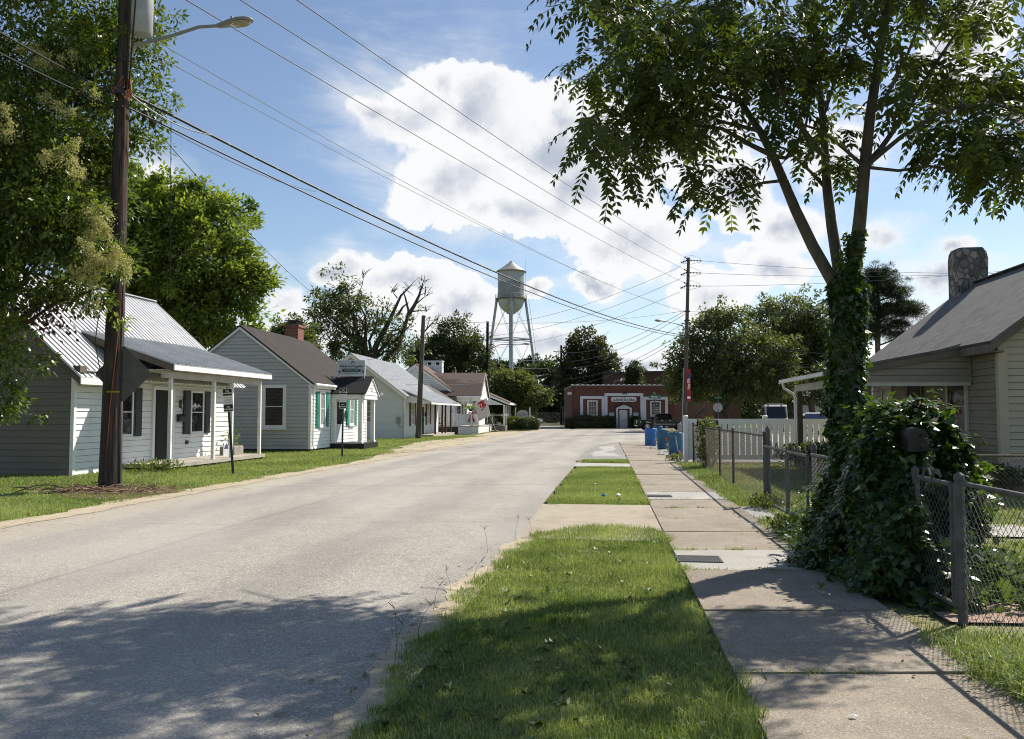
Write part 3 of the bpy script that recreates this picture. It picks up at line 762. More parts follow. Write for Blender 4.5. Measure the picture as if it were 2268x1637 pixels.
# verge beside the viewer
x, y, r = scatter(165000, 2.6, 11.95, lambda y: XR(y) + 0.10 + wob(y, 0.10, 3.1, 0.2) + wob(y, 0.05, 9, 1), lambda y: WL(y) + 0.01 + wob(y, 0.08, 2.3, 2.2) + wob(y, .05, 9, .5), 1)
x = x + r.normal(0, .02, len(x))
keep = y < 11.75 + wob(x, .12, 6, 1) + r.normal(0, .04, len(x)) - 1.15 * np.clip((0.95 - (x - XR(11))) / .95, 0, 1) ** 2 - 0.75 * np.clip((x - 1.65) / .45, 0, 1) ** 2
patch = vnoise(x, y, 2.2, 5)
H = (0.042 + 0.03 * np.clip(patch, -.6, 1)) * r.uniform(0.4, 1.6, len(x))
edge = np.minimum(np.minimum(x - XR(y), WL(y) - x), 11.8 - y)
H = np.where(edge < 0.25, H * 1.35, H)
tall = r.uniform(0, 1, len(x)) < 0.008; H = np.where(tall, H * 2.0, H)
tn = np.clip(0.42 + 0.55 * vnoise(x, y, 4.5, 9) + r.normal(0, 0.28, len(x)), 0, 1)
P = np.stack([x, y, np.full(len(x), -0.012)], 1)
keep &= (patch > -.55) | (r.uniform(0, 1, len(x)) < .45)
blades('verge_grass', P[keep], H[keep], r.uniform(0.004, 0.008, len(x))[keep], M['grass'], 'mown grass of the near verge, half in tree shade', 2, tint=tn[keep])
dr = r.uniform(0, 1, len(x)) < (0.06 + 0.16 * np.clip(vnoise(x, y, 2.7, 55), 0, 1))
blades('dry_grass', P[keep & dr] + np.array([0.01, 0, 0]), H[keep & dr] * 0.9, np.full((keep & dr).sum(), 0.005), M['grass_dry'], 'straw coloured dead blades scattered through the near verge', 3, 0.9)
x, y, r = scatter(60000, 14.75, 25.1, lambda y: XR(y) + 0.08 + wob(y, 0.09, 3.1, 0.2), lambda y: WL(y) + 0.03, 4)
H = (0.05 + 0.02 * vnoise(x, y, 1.6, 3)) * r.uniform(0.5, 1.4, len(x))
tn = np.clip(0.5 + 0.45 * vnoise(x, y, 2.0, 8) + r.normal(0, 0.25, len(x)), 0, 1)
y = y + wob(x, .16, 5.0, 1.0) * (np.abs(y - 20) > 4.2) + r.normal(0, .05, len(x))
blades('middle_verge_grass', np.stack([x, y, np.full(len(x), -0.012)], 1), H, r.uniform(0.008, 0.014, len(x)), M['grass'], 'sunlit square of mown grass between the two crossings', 5, tint=tn)
x, y, r = scatter(3500, 27.25, 28.5, lambda y: XR(y) + 0.2, lambda y: WL(y) + 0.02, 6)
blades('sliver_of_grass', np.stack([x, y, np.full(len(x), 0.0)], 1), r.uniform(0.04, 0.10, len(x)), r.uniform(0.012, 0.02, len(x)), M['grass'], 'narrow sliver of grass beyond the pale walkway', 7)
# lawns on the far side of the road
x, y, r = scatter(170000, 9.5, 60, lambda y: np.maximum(-1.02 * y * 0.63 - 2.0, -16.5 + 0.12 * y), lambda y: XL(y) - 0.32 + wob(y, 0.16, 1.3, 0.3), 8, 1.3)
b = vnoise(x, y, 0.9, 12)
keep = (np.hypot((x + 8.4) / 1.9, (y - 17.2) / 0.9) > 0.9 + 0.2 * b) | (r.uniform(0, 1, len(x)) < 0.12)
SB = sorted([(p.y, p.x) for p in (G(800, 1020), G(845, 1006), G(900, 985), G(950, 976.5), G(1010, 971), G(1062, 967.5), G(1100, 963))])
tr = (x > np.interp(y, [q[0] for q in SB], [q[1] for q in SB]) + 0.5 * b) & (y > 27)            # the sandy track is worn bare
keep &= (~tr) | (r.uniform(0, 1, len(x)) < 0.10)
bare = np.clip((XL(y) - x - 0.3) / 0.6, 0, 1)
keep &= r.uniform(0, 1, len(x)) < (0.35 + 0.65 * bare)
H = (0.065 + 0.03 * b) * r.uniform(0.5, 1.5, len(x))
tn = np.clip(0.55 + 0.35 * vnoise(x, y, 1.3, 14) + r.normal(0, 0.2, len(x)), 0, 1)
blades('house_lawn_grass', np.stack([x, y, np.full(len(x), -0.02)], 1)[keep], H[keep], (0.0045 + 0.0006 * y)[keep] * r.uniform(0.7, 1.3, len(x))[keep], M['grass'], 'mown lawn in front of the row of white houses', 9, tint=tn[keep])
# garden behind the fence, weeds along it
x, y, r = scatter(120000, 2.6, 26.5, lambda y: WR(y) + 0.35, lambda y: np.minimum(2.68 + 0.12 * y + 7.0, 10.5 + 0.2 * y), 10, 1.1)
keep = ~((y > 6.0) & (y < 7.3) & (x < 9.2)) & ~((y > 10.4) & (y < 11.7)) & ~((x > 10.0 + 0.1 * (y - 17.4)) & (y > 17))
b = vnoise(x, y, 1.4, 22)
nearf = np.exp(-((x - FX(y)) / 0.35) ** 2)
H = (0.06 + 0.02 * b + 0.05 * nearf) * r.uniform(0.5, 1.5, len(x))
tn = np.clip(0.5 + 0.3 * vnoise(x, y, 1.3, 14) + r.normal(0, 0.2, len(x)), 0, 1)
blades('yard_grass', np.stack([x, y, np.full(len(x), -0.018)], 1)[keep], H[keep], (0.005 + 0.0006 * y)[keep], M['grass'], 'garden grass behind the chain-link fence', 11, tint=tn[keep])
x, y, r = scatter(38000, 2.6, 26.5, lambda y: WR(y) - 0.06 + wob(y, 0.08, 3, 1), lambda y: FX(y) + 0.12, 12)
den = 0.55 + 0.6 * vnoise(x, y, 1.6, 32)
keep = ((r.uniform(0, 1, len(x)) < den) | (y > 15)) & ~((y > 6.0) & (y < 7.4)) & ~((y > 12.6) & (y < 14.3))
H = r.uniform(0.05, 0.20, len(x)) * (0.8 + 0.5 * vnoise(x, y, 2.2, 33))
H = np.where(y < 6.0, H * 1.35, H)
blades('fence_weeds', np.stack([x, y, np.full(len(x), -0.015)], 1)[keep], H[keep], (0.006 + 0.0005 * y)[keep], M['grass'], 'long uncut grass along the foot of the chain-link fence', 13, 0.7)
# broad-leaved weeds in the turf
rw = np.random.default_rng(19); WP, WD, WL_, WW = [], [], [], []
for i in range(170):
    yc = 3.2 * (10.6 / 3.2) ** rw.uniform(); xc = XR(yc) + .15 + rw.uniform() * (WL(yc) - XR(yc) - .2); s_ = rw.uniform(.03, .075)
    for j in range(int(rw.integers(6, 12))):
        a_ = rw.uniform(0, 6.28); WP.append((xc, yc, .012)); WD.append((np.cos(a_), np.sin(a_), rw.uniform(.15, .9))); WL_.append(s_ * rw.uniform(.7, 1.2)); WW.append(s_ * .45)
n = len(WP)
tag(mesh_np('turf_weeds', leaf_verts(np.array(WP), np.array(WD), rw.normal(0, .3, (n, 3)) + [0, 0, 1], np.array(WL_), np.array(WW)), 4, M['leaf_hedge'], None, rw.uniform(.3, 1, n)), 'flat broad-leaved weeds dotted through the near verge', 'weeds', kind='stuff')
# tufts in the pavement joints
xs, ysl = [], []
rj = np.random.default_rng(5)
for j in J[5:24]:
    k = int(rj.integers(40, 300) * (1.8 if j in (8.42, 9.67, 14.0) else 0.6))
    c = rj.uniform(0, 1.5, 7)
    t0 = np.clip(c[rj.integers(0, 7, k)] + rj.normal(0, 0.08, k), 0, 1.5)
    xs.append(WL(j) + t0); ysl.append(j + rj.normal(0, 0.012, k))
x = np.concatenate(xs); y = np.concatenate(ysl)
blades('joint_grass', np.stack([x, y, np.full(len(x), 0.0)], 1), rj.uniform(0.03, 0.085, len(x)), rj.uniform(0.005, 0.010, len(x)), M['grass'], 'small tufts of grass growing out of the pavement joints', 15, 0.9)
# fallen leaves and crumbs along the gutter and pavement
rl = np.random.default_rng(8)
yl = np.concatenate([rl.uniform(3, 11, 70), rl.uniform(3, 14, 60), rl.uniform(10, 34, 90)]); n = len(yl)
xl = np.concatenate([XR(yl[:70]) - np.abs(rl.normal(0, .22, 70)), WL(yl[70:130]) + 1.5 - np.abs(rl.normal(0, .35, 60)), XL(yl[130:]) + np.abs(rl.normal(0, .3, 90))])
zl = np.where(np.arange(n) < 70, .012, np.where(np.arange(n) < 130, .045, .014))
tag(mesh_np('fallen_leaves', leaf_verts(np.stack([xl, yl, zl], 1), rl.normal(0, 1, (n, 3)) * [1, 1, .12], rl.normal(0, .12, (n, 3)) + [0, 0, 1], rl.uniform(.03, .08, n), rl.uniform(.012, .035, n)), 4, M['grass_dry'], None, rl.uniform(0, .5, n)), 'dry leaves and crumbs scattered along road edge and pavement', 'leaves', kind='stuff')
# seed stalks along the verge
xs = []
rk = random.Random(3)
sm = MB()
for (px, py, hh) in [(880, 1445, 0.30), (1000, 1320, 0.22), (925, 1400, 0.2), (1080, 1225, 0.28), (1140, 1200, 0.3), (1180, 1195, 0.26), (870, 1500, 0.33), (1045, 1290, 0.2), (1660, 1600, 0.22), (1700, 1380, 0.0), (1230, 1260, 0.22), (960, 1350, 0.2)]:
    if hh == 0: continue
    p = G(px, py); a = rk.uniform(-0.06, 0.1)
    sm.tube([p, p + Vector((a * 0.4, 0, hh * 0.6)), p + Vector((a, rk.uniform(-.03, .03), hh))], [0.0018, 0.0014, 0.001], 4)
    for q in range(3):
        s = p + Vector((a, 0, hh * 0.97)); an = rk.uniform(0, 6.28)
        sm.tube([s, s + Vector((math.cos(an) * 0.05, math.sin(an) * 0.05, 0.05))], [0.0022, 0.0012], 4)
tag(sm.build('seed_stalk_grass', M['stem']), 'thin dark seed stalks standing above the verge', 'grass', kind='stuff')
# loose twigs on the mulch round the pole
tm = MB()
for i in range(170):
    an, rr_ = rk.uniform(0, 6.28), rk.uniform(0.2, 1.0)
    c = Vector((-8.3 + math.cos(an) * 1.7 * rr_, 17.0 + math.sin(an) * 0.75 * rr_, 0.03 + rk.uniform(0, 0.10)))
    d = Vector((rk.uniform(-1, 1), rk.uniform(-1, 1), rk.uniform(-0.25, 0.3))).normalized() * rk.uniform(0.1, 0.55)
    tm.tube([c - d / 2, c + Vector((rk.uniform(-.03, .03), rk.uniform(-.03, .03), rk.uniform(0, .04))), c + d / 2], rk.uniform(0.004, 0.011), 4)
tag(tm.build('brush_heap', M['twig']), 'heap of dry brown twigs round the foot of the near pole', 'brush', kind='stuff')
# ---------------------------------------------------------------- houses
# local frame of a house: origin at its near street corner, +Y along the street (away), +X towards the street
def window_(parent, org, u, nrm, w_, h_, fw=0.08, glass='glass', rows=2, cols=1, trim='white_trim', sill=True, name='window', proud=0.045):
    """org = lower-left corner of the opening incl. frame; children: pane, frame (window itself carries the frame mesh)"""
    org, u, nrm = Vector(org), Vector(u).normalized(), Vector(nrm).normalized(); Z = Vector((0, 0, 1))
    f = MB()
    b = org - nrm * 0.01
    d = nrm * (proud + 0.01)
    f.obox(b, u * fw, d, Z * h_); f.obox(b + u * (w_ - fw), u * fw, d, Z * h_)
    f.obox(b + u * fw, u * (w_ - 2 * fw), d, Z * fw); f.obox(b + u * fw + Z * (h_ - fw), u * (w_ - 2 * fw), d, Z * fw)
    iw, ih = w_ - 2 * fw, h_ - 2 * fw
    sb = 0.028
    for i in range(1, rows):
        f.obox(b + u * fw + Z * (fw + ih * i / rows - sb / 2), u * iw, nrm * (proud * 0.75 + 0.01), Z * sb)
    for i in range(1, cols):
        f.obox(b + u * (fw + iw * i / cols - sb / 2) + Z * fw, u * sb, nrm * (proud * 0.72 + 0.01), Z * ih)
    o = f.build(name, M[trim], parent)
    p = MB(); p.obox(org + u * fw + Z * fw, u * iw, nrm * (proud * 0.5), Z * ih)
    p.build('pane', M[glass], o)
    if sill:
        s = MB(); s.obox(org - u * 0.03 - Z * 0.05 - nrm * 0.01, u * (w_ + 0.06), nrm * (proud + 0.05), Z * 0.047); s.build('sill', M[trim], o)
    return o
def shutter_(parent, org, u, nrm, w_, h_, m):
    org, u, nrm = Vector(org), Vector(u).normalized(), Vector(nrm).normalized(); Z = Vector((0, 0, 1))
    s = MB(); b = org + nrm * 0.012
    s.obox(b, u * w_, nrm * 0.03, Z * h_)
    e = w_ * 0.16
    for k in range(2):
        z0 = h_ * (0.05 + 0.48 * k); hh = h_ * 0.42
        s.obox(b + u * e + Z * z0 + nrm * 0.03, u * (w_ - 2 * e), nrm * 0.012, Z * hh)
    return s.build('shutter', M[m], parent)
def door_(parent, org, u, nrm, w_, h_, m='door_dark', trim='white_trim', fw=0.11, proud=0.05, lite=None):
    org, u, nrm = Vector(org), Vector(u).normalized(), Vector(nrm).normalized(); Z = Vector((0, 0, 1))
    d = MB(); d.obox(org + u * fw, u * (w_ - 2 * fw), nrm * 0.03, Z * (h_ - fw))
    for k in range(2):
        d.obox(org + u * (fw + 0.1) + Z * (0.15 + k * 0.95) + nrm * 0.03, u * (w_ - 2 * fw - 0.2), nrm * 0.01, Z * 0.8)
    o = d.build('door', M[m], parent)
    f = MB(); b = org - nrm * 0.01; dd = nrm * (proud + 0.01)
    f.obox(b, u * fw, dd, Z * h_); f.obox(b + u * (w_ - fw), u * fw, dd, Z * h_); f.obox(b + u * fw + Z * (h_ - fw), u * (w_ - 2 * fw), dd, Z * fw)
    f.build('door_frame', M[trim], o)
    if lite:
        p = MB(); p.obox(org + u * (fw + 0.08) + Z * 0.85 + nrm * 0.041, u * (w_ - 2 * fw - 0.16), nrm * 0.006, Z * (h_ - fw - 1.0)); p.build('pane', M[lite], o)
    k = MB(); kp = org + u * (w_ - fw - 0.09) + Z * 1.0 + nrm * 0.04
    k.cyl(kp, kp + nrm * 0.05, 0.028, 10); k.build('handle', M['iron_dark'], o)
    return o
def roof_slab(mb, e0, e1, r1, r0, th=0.06):
    """quad slab: eave start, eave end, ridge end, ridge start; thickness downwards"""
    a = [Vector(p) for p in (e0, e1, r1, r0)]
    n = (a[1] - a[0]).cross(a[3] - a[0]).normalized()
    if n.z < 0: n = -n
    mb.prism([p - n * th for p in a], n * th)
def ribs(mb, e0, e1, r1, r0, sp=0.225, w_=0.035, h_=0.022, lift=0.0):
    e0, e1, r1, r0 = Vector(e0), Vector(e1), Vector(r1), Vector(r0)
    n = (e1 - e0).cross(r0 - e0).normalized()
    if n.z < 0: n = -n
    L = (e1 - e0).length; k = int(L / sp)
    for i in range(k + 1):
        t = min(1, (i * sp) / L)
        p, q = e0.lerp(e1, t), r0.lerp(r1, t)
        ax = (e1 - e0).normalized() * w_
        mb.obox(p - ax / 2 + n * (lift - 0.002), ax, q - p, n * h_)
        mb.cur = 1; mb.obox(p + ax * 0.52 + n * (lift - 0.002), ax * 0.55, q - p, n * 0.006); mb.cur = 0     # dark strip along the lap: painted rib shade together with seam dirt
def rail_run(mb, p, q, z0, z1, sp=0.13, w_=0.035):
    p, q = Vector(p), Vector(q); Z = Vector((0, 0, 1))
    mb.beam(p + Z * z1, q + Z * z1, 0.07, 0.05); mb.beam(p + Z * z0, q + Z * z0, 0.05, 0.05)
    n = int((q - p).length / sp)
    for i in range(1, n):
        c = p.lerp(q, i / n)
        mb.beam(c + Z * z0, c + Z * z1, w_, w_, (0, 1, 0))

X_, Y_, Z_ = Vector((1, 0, 0)), Vector((0, 1, 0)), Vector((0, 0, 1))
# ------------- house with the ribbed metal roof (nearest on the far side)
A1 = math.atan(0.14)
h1 = thing('house', 'white clapboard house with ribbed metal roof and a front porch, behind the near pole', 'house', (-11.43, 21.6, 0), -A1)
L, D, EH, RH, OV = 8.6, 6.6, 2.85, 5.72, 0.35
w1 = MB()
w1.siding((0, 0, 0), Y_, X_, 0.0, EH, lambda z: 0, lambda z: L, 0.165)
o = w1.build('wall', M['siding_white'], h1)
w1 = MB()
apx = lambda z: max(0.0, (z - EH) / (RH - EH) * D / 2)
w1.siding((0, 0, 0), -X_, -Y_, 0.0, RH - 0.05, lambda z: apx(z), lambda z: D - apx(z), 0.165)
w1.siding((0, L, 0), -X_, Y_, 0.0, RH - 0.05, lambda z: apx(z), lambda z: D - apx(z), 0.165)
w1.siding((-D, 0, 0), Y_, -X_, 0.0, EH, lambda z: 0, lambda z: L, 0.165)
w1.build('side_wall', M['siding_side_shade'], h1)
for y_ in (0, L):
    c = MB(); c.box(-0.07, 0.028, y_ - (0.028 if y_ == 0 else 0.07), y_ + (0.07 if y_ == 0 else 0.028), 0, EH); c.build('corner_board', M['white_trim'], h1)
fb = MB(); fb.box(-D - 0.02, -0.05, 0.03, L - 0.03, -0.1, 0.0 + 0.005); fb.build('foundation', M['porch_dark'], h1)
sl = (RH - EH) / (D / 2)
ev = lambda x, y: (x, y, EH + 0.06 - (x * sl))
rf = MB()
e0, e1 = Vector(ev(OV + 0.05, -0.32)), Vector(ev(OV + 0.05, L + 0.32))
r0, r1 = Vector((-D / 2, -0.32, RH + 0.09)), Vector((-D / 2, L + 0.32, RH + 0.09))
roof_slab(rf, e0, e1, r1, r0, 0.03)
b0, b1 = Vector((-D - OV, -0.32, e0.z)), Vector((-D - OV, L + 0.32, e0.z))
roof_slab(rf, b1, b0, r0, r1, 0.03)
ribs(rf, e0, e1, r1, r0, 0.225, 0.04, 0.035)
rf.beam(r0 + Z_ * 0.02, r1 + Z_ * 0.02, 0.28, 0.035)
ro = rf.build('roof', [M['metal_roof'], M['lap_dirt_shade']], h1)
tr = MB()
tr.beam(e0 - Z_ * 0.11 + X_ * 0.0, Vector((e0.x, 1.5, e0.z - 0.11)), 0.03, 0.17)
tr.build('fascia', M['white_trim'], ro)
tr = MB()
tr.prism([e0 + Vector((-0.02, 0.03, -0.035)), r0 + Vector((0, 0.03, -0.05)), r0 + Vector((0, 0.03, -0.25)), e0 + Vector((-0.02, 0.03, -0.22))], (0, -0.028, 0))
tr.box(0.0, OV, -0.28, -0.0, EH - 0.18, EH + 0.0)
tr.build('rake_board', M['trim_brown'], ro)
so = MB(); so.box(0.03, OV, 0.0, 1.5, EH - 0.13, EH - 0.10); so.build('soffit', M['trim_grey'], ro)
# porch
PS0, PS1, PD = 1.75, 8.15, 1.45
pr = MB()
pe0, pe1 = Vector((PD + 0.32, PS0, 3.0)), Vector((PD + 0.32, PS1, 3.0))
q0, q1 = Vector((-1.1, PS0, 3.97)), Vector((-1.1, PS1, 3.97))
roof_slab(pr, pe0, pe1, q1, q0, 0.03); ribs(pr, pe0, pe1, q1, q0, 0.225, 0.04, 0.035)
pro = pr.build('porch_roof', [M['metal_roof_porch'], M['lap_dirt_shade']], h1)
tr = MB(); tr.beam(pe0 - Z_ * 0.10 - X_ * 0.012, pe1 - Z_ * 0.10 - X_ * 0.012, 0.03, 0.14); tr.build('fascia', M['white_trim'], pro)
tr = MB(); tr.prism([pe0 + Vector((-0.03, 0.0, -0.04)), q0 + Vector((0, 0.0, -0.04)), q0 + Vector((0, 0, -0.24)), pe0 + Vector((-0.03, 0, -0.20))], (0, 0.03, 0)); tr.build('rake_board', M['trim_brown'], pro)
bm_ = MB(); bm_.box(PD - 0.14, PD - 0.02, PS0 + 0.1, PS1 - 0.1, 2.62, 2.80); bm_.box(0.03, PD + 0.25, PS0 + 0.05, PS1 - 0.05, 2.83, 2.86)
bm_.build('porch_beam', M['trim_grey'], pro)
dk = MB(); dk.box(0.03, PD, 2.15, 8.4, 0.07, 0.18); dko = dk.build('porch_deck', M['porch_deck'], h1)
dk = MB(); dk.box(0.03, PD - 0.05, 2.2, 8.35, -0.05, 0.069); dk.build('porch_skirt', M['porch_dark'], dko)
for s_ in (2.25, 4.75, 5.95, 8.05):
    p = MB(); p.bbox(PD - 0.125, PD - 0.025, s_ - 0.05, s_ + 0.05, 0.181, 2.62, 0.008); p.build('porch_post', M['white_trim'], h1)
door_(h1, (0.018, 3.55, 0.2), Y_, X_, 1.2, 2.25, 'door_dark')
for s_ in (1.7, 5.75):
    wi = window_(h1, (0.018, s_, 0.95), Y_, X_, 0.85, 1.42, 0.07, 'glass', 2)
    shutter_(h1, (0.018, s_ - 0.43, 0.95), Y_, X_, 0.40, 1.42, 'shutter_black')
    shutter_(h1, (0.018, s_ + 0.88, 0.95), Y_, X_, 0.40, 1.42, 'shutter_black')
window_(h1, (-3.3, -0.018, 1.1), -X_, -Y_, 0.9, 1.25, 0.07, 'glass', 2)
lm = MB(); lp = Vector((0.16, 5.15, 1.98))
lm.lathe([(0.02, -0.14), (0.04, -0.12), (0.075, 0.08), (0.085, 0.10), (0.03, 0.17), (0.012, 0.24)], 6, lp)
lm.tube([(0.02, 5.15, 1.86), (0.10, 5.15, 1.70), (0.16, 5.15, 1.78)], 0.012, 6); lm.box(0.018, 0.04, 5.09, 5.21, 1.8, 2.05); lm.build('porch_lamp', M['iron_dark'], h1)
mbx = MB(); mbx.box(0.02, 0.14, 4.95, 5.30, 1.36, 1.52); mbx.prism([(0.02, 4.94, 1.52), (0.15, 4.94, 1.52), (0.02, 4.94, 1.60)], (0, 0.37, 0)); mbx.build('letter_box', M['iron_dark'], h1)
ot = MB(); ot.box(0.018, 0.07, 5.5, 5.62, 0.62, 0.74); ot.build('outlet_box', M['iron_dark'], h1)
lf = MB(); lf.box(0.5, 0.62, 6.5, 7.5, 2.755, 2.82); lf.build('porch_light', M['white_trim'], h1)
ch = MB(); ch.box(-4.0, -3.5, 1.3, 1.9, RH - 0.2, RH + 0.42); ch.build('roof_vent', M['metal_roof'], ro)
m1 = h1.matrix_world
def W(h, p):
    return Matrix.Translation(h.location) @ Matrix.Rotation(h.rotation_euler[2], 4, 'Z') @ Vector(p)
# planter and alarm sign on its porch
p = W(h1, (0.55, 7.65, 0.18))
pl = thing('planter', 'concrete block planter with a leggy green plant at the end of the porch', 'planter', p, -A1)
b = MB(); b.bbox(-0.2, 0.2, -0.5, 0.5, 0.001, 0.3, 0.02); b.build('trough', M['planter'], pl)
r = np.random.default_rng(3); n = 150
P_ = np.stack([r.normal(0, 0.12, n), r.uniform(-0.6, 0.5, n), 0.3 + np.abs(r.normal(0.2, 0.2, n))], 1)
mesh_np('foliage', leaf_verts(P_, r.normal(0, 1, (n, 3)) + [0, 0, .4], r.normal(0, 1, (n, 3)), r.uniform(.06, .14, n), r.uniform(.03, .06, n)), 4, M['leaf_bright'], pl, r.uniform(0, 1, n))
st = MB()
for k in range(9):
    a = r.uniform(-1, 1, 2); st.tube([(0, a[1] * 0.4, 0.28), (a[0] * 0.1, a[1] * 0.45, 0.5), (a[0] * 0.2, a[1] * 0.6, 0.55 + 0.4 * r.uniform())], 0.006, 4)
st.build('stem', M['stem'], pl)
sg = thing('yard_sign', 'tiny white and violet alarm notice on the porch beside the planter', 'sign', W(h1, (0.75, 6.85, 0.181)), -A1 - 0.4)
b = MB(); b.box(-0.01, 0.01, -0.12, 0.12, 0.0, 0.34); b.build('panel', M['paper_white'], sg)
b = MB(); b.prism([(0.011, -0.1, 0.24), (0.011, 0.1, 0.24), (0.011, 0.0, 0.42)], (0.003, 0, 0)); b.build('emblem', plain('violet', (0.09, 0.08, 0.22)), sg)

# ------------- house with dark shingles and green shutters, paint shop
A2 = math.atan(0.12)
h2 = thing('house', 'white clapboard house with dark shingle roof, brick chimney and green shutters', 'house', (-8.61, 35.4, 0), -A2)
L, D, EH, RH, OV = 8.1, 6.4, 3.0, 5.42, 0.18
apx = lambda z: max(0.0, (z - EH) / (RH - EH) * D / 2)
w_ = MB(); w_.siding((0, 0, 0), Y_, X_, 0.1, EH, lambda z: 0, lambda z: L, 0.155); w_.build('wall', M['siding_white'], h2)
w_ = MB()
w_.siding((0, 0, 0), -X_, -Y_, 0.1, RH - 0.03, apx, lambda z: D - apx(z), 0.155)
w_.siding((0, L, 0), -X_, Y_, 0.1, RH - 0.03, apx, lambda z: D - apx(z), 0.155)
w_.siding((-D, 0, 0), Y_, -X_, 0.1, EH, lambda z: 0, lambda z: L, 0.155)
w_.build('side_wall', M['siding_shade_grey'], h2)
fb = MB(); fb.box(-D + 0.05, -0.05, 0.05, L - 0.05, -0.1, 0.105); fb.build('foundation', M['porch_dark'], h2)
for y_ in (0, L):
    c = MB(); c.box(-0.09, 0.028, y_ - (0.028 if y_ == 0 else 0.09), y_ + (0.09 if y_ == 0 else 0.028), 0.1, EH); c.build('corner_board', M['white_trim'], h2)
sl = (RH - EH) / (D / 2)
def gable_roof(parent, L, D, EH, RH, OV, rake, th, mat, trim, tb=0.16, name='roof', x0=0.0):
    sl = (RH - EH) / (D / 2); rf = MB(); ze = EH + 0.04 - OV * sl
    e0, e1 = Vector((x0 + OV, -rake, ze)), Vector((x0 + OV, L + rake, ze)); r0, r1 = Vector((x0 - D / 2, -rake, RH + 0.05)), Vector((x0 - D / 2, L + rake, RH + 0.05))
    b0, b1 = Vector((x0 - D - OV, -rake, ze)), Vector((x0 - D - OV, L + rake, ze))
    roof_slab(rf, e0, e1, r1, r0, th); roof_slab(rf, b1, b0, r0, r1, th)
    ro = rf.build(name, M[mat], parent)
    tr = MB()
    for yy_, s in ((-rake + 0.03, -0.025), (L + rake - 0.03, 0.025)):
        for (ee, rr) in ((e0, r0), (b0, r0)):
            sg_ = 0.03 if ee is e0 else -0.03
            tr.prism([(ee.x - sg_, yy_, ee.z - th - 0.005), (rr.x, yy_, rr.z - th * 1.2), (rr.x, yy_, rr.z - th * 1.2 - tb), (ee.x - sg_, yy_, ee.z - th - tb * 0.8)], (0, s, 0))
    tr.box(x0 + OV - 0.035, x0 + OV - 0.01, -rake + 0.03, L + rake - 0.03, ze - th - 0.13, ze - th + 0.01)
    tr.build('fascia', M[trim], ro)
    return ro, (e0, e1, r0, r1)
ro, _ = gable_roof(h2, L, D, EH, RH, OV, 0.10, 0.07, 'shingle_dark', 'white_trim', 0.12)
gt = MB(); gt.tube([(OV + 0.05, -0.05, EH - 0.14), (OV + 0.05, 2.6, EH - 0.15)], 0.06, 8)
gt.tube([(OV + 0.05, 0.0, EH - 0.18), (0.10, 0.12, EH - 0.4), (0.07, 0.14, EH - 0.55), (0.07, 0.14, 0.25), (0.14, 0.1, 0.12)], 0.035, 8)
gt.build('gutter', M['white_trim'], h2)
ck = MB(); ck.box(-D / 2 - 0.6, -D / 2 + 0.1, 6.35, 7.15, RH - 0.6, RH + 0.62); ck.box(-D / 2 - 0.65, -D / 2 + 0.15, 6.30, 7.20, RH + 0.62, RH + 0.75)
cko = ck.build('chimney', M['chimney_brick'], h2)
cc = MB(); cc.box(-D / 2 - 0.45, -D / 2 - 0.05, 6.5, 7.0, RH + 0.751, RH + 0.9); cc.box(-D / 2 - 0.62, -D / 2 + 0.12, 6.33, 7.17, RH + 0.95, RH + 0.98)
for ax, ay in ((-0.4, 6.55), (-0.1, 6.55), (-0.4, 6.95), (-0.1, 6.95)): cc.cyl((-D / 2 + ax, ay, RH + 0.85), (-D / 2 + ax, ay, RH + 0.96), 0.012, 6)
cc.build('chimney_cap', M['iron_dark'], cko)
# gable window
window_(h2, (-1.08, -0.018, 0.98), -X_, -Y_, 1.06, 1.88, 0.14, 'glass', 2)
for s_, wd in ((1.0, 0.72), (5.15, 0.72)):
    window_(h2, (0.018, s_, 1.05), Y_, X_, wd, 1.55, 0.09, 'glass_pale', 2)
    shutter_(h2, (0.018, s_ - 0.42, 1.02), Y_, X_, 0.38, 1.55, 'shutter_green')
    shutter_(h2, (0.018, s_ + wd + 0.05, 1.02), Y_, X_, 0.38, 1.55, 'shutter_green')
window_(h2, (0.018, 6.9, 1.05), Y_, X_, 0.6, 1.5, 0.08, 'glass_pale', 2)
door_(h2, (0.018, 3.1, 0.28), Y_, X_, 1.05, 2.15, 'door_white', lite='glass')
# portico
P0, P1, PD = 2.55, 4.70, 1.5
pk = MB()
pc = (P0 + P1) / 2; pw = (P1 - P0) / 2 + 0.12
ez, rz = 2.50, 3.32
for sgn in (-1, 1):
    e0, e1 = Vector((-0.9, pc + sgn * pw, ez + 0.05)), Vector((PD + 0.18, pc + sgn * pw, ez + 0.05))
    r0, r1 = Vector((-0.9, pc, rz + 0.05)), Vector((PD + 0.18, pc, rz + 0.05))
    roof_slab(pk, e0, e1, r1, r0, 0.05)
pko = pk.build('portico_roof', M['shingle_black'], h2)
g = MB()
lo = lambda z: (P0 - 0.05) + max(0, (z - ez)) / (rz - ez) * (pc - P0 + 0.05)
hi = lambda z: (P1 + 0.05) - max(0, (z - ez)) / (rz - ez) * (pc - P0 + 0.05)
g.siding((PD + 0.10, 0, 0), Y_, X_, ez - 0.02, rz - 0.03, lo, hi, 0.15); g.build('portico_gable', M['gable_white'], pko)
text_mesh('number', '5552', 0.17, M['letter_grey'], pko, (PD + 0.13, pc, ez + 0.2), (R(90), 0, R(90)))
g = MB()
g.box(PD - 0.05, PD + 0.095, P0, P1, ez - 0.22, ez - 0.02); g.box(0.03, PD - 0.06, P0, P0 + 0.12, ez - 0.22, ez - 0.01); g.box(0.03, PD - 0.06, P1 - 0.12, P1, ez - 0.22, ez - 0.01)
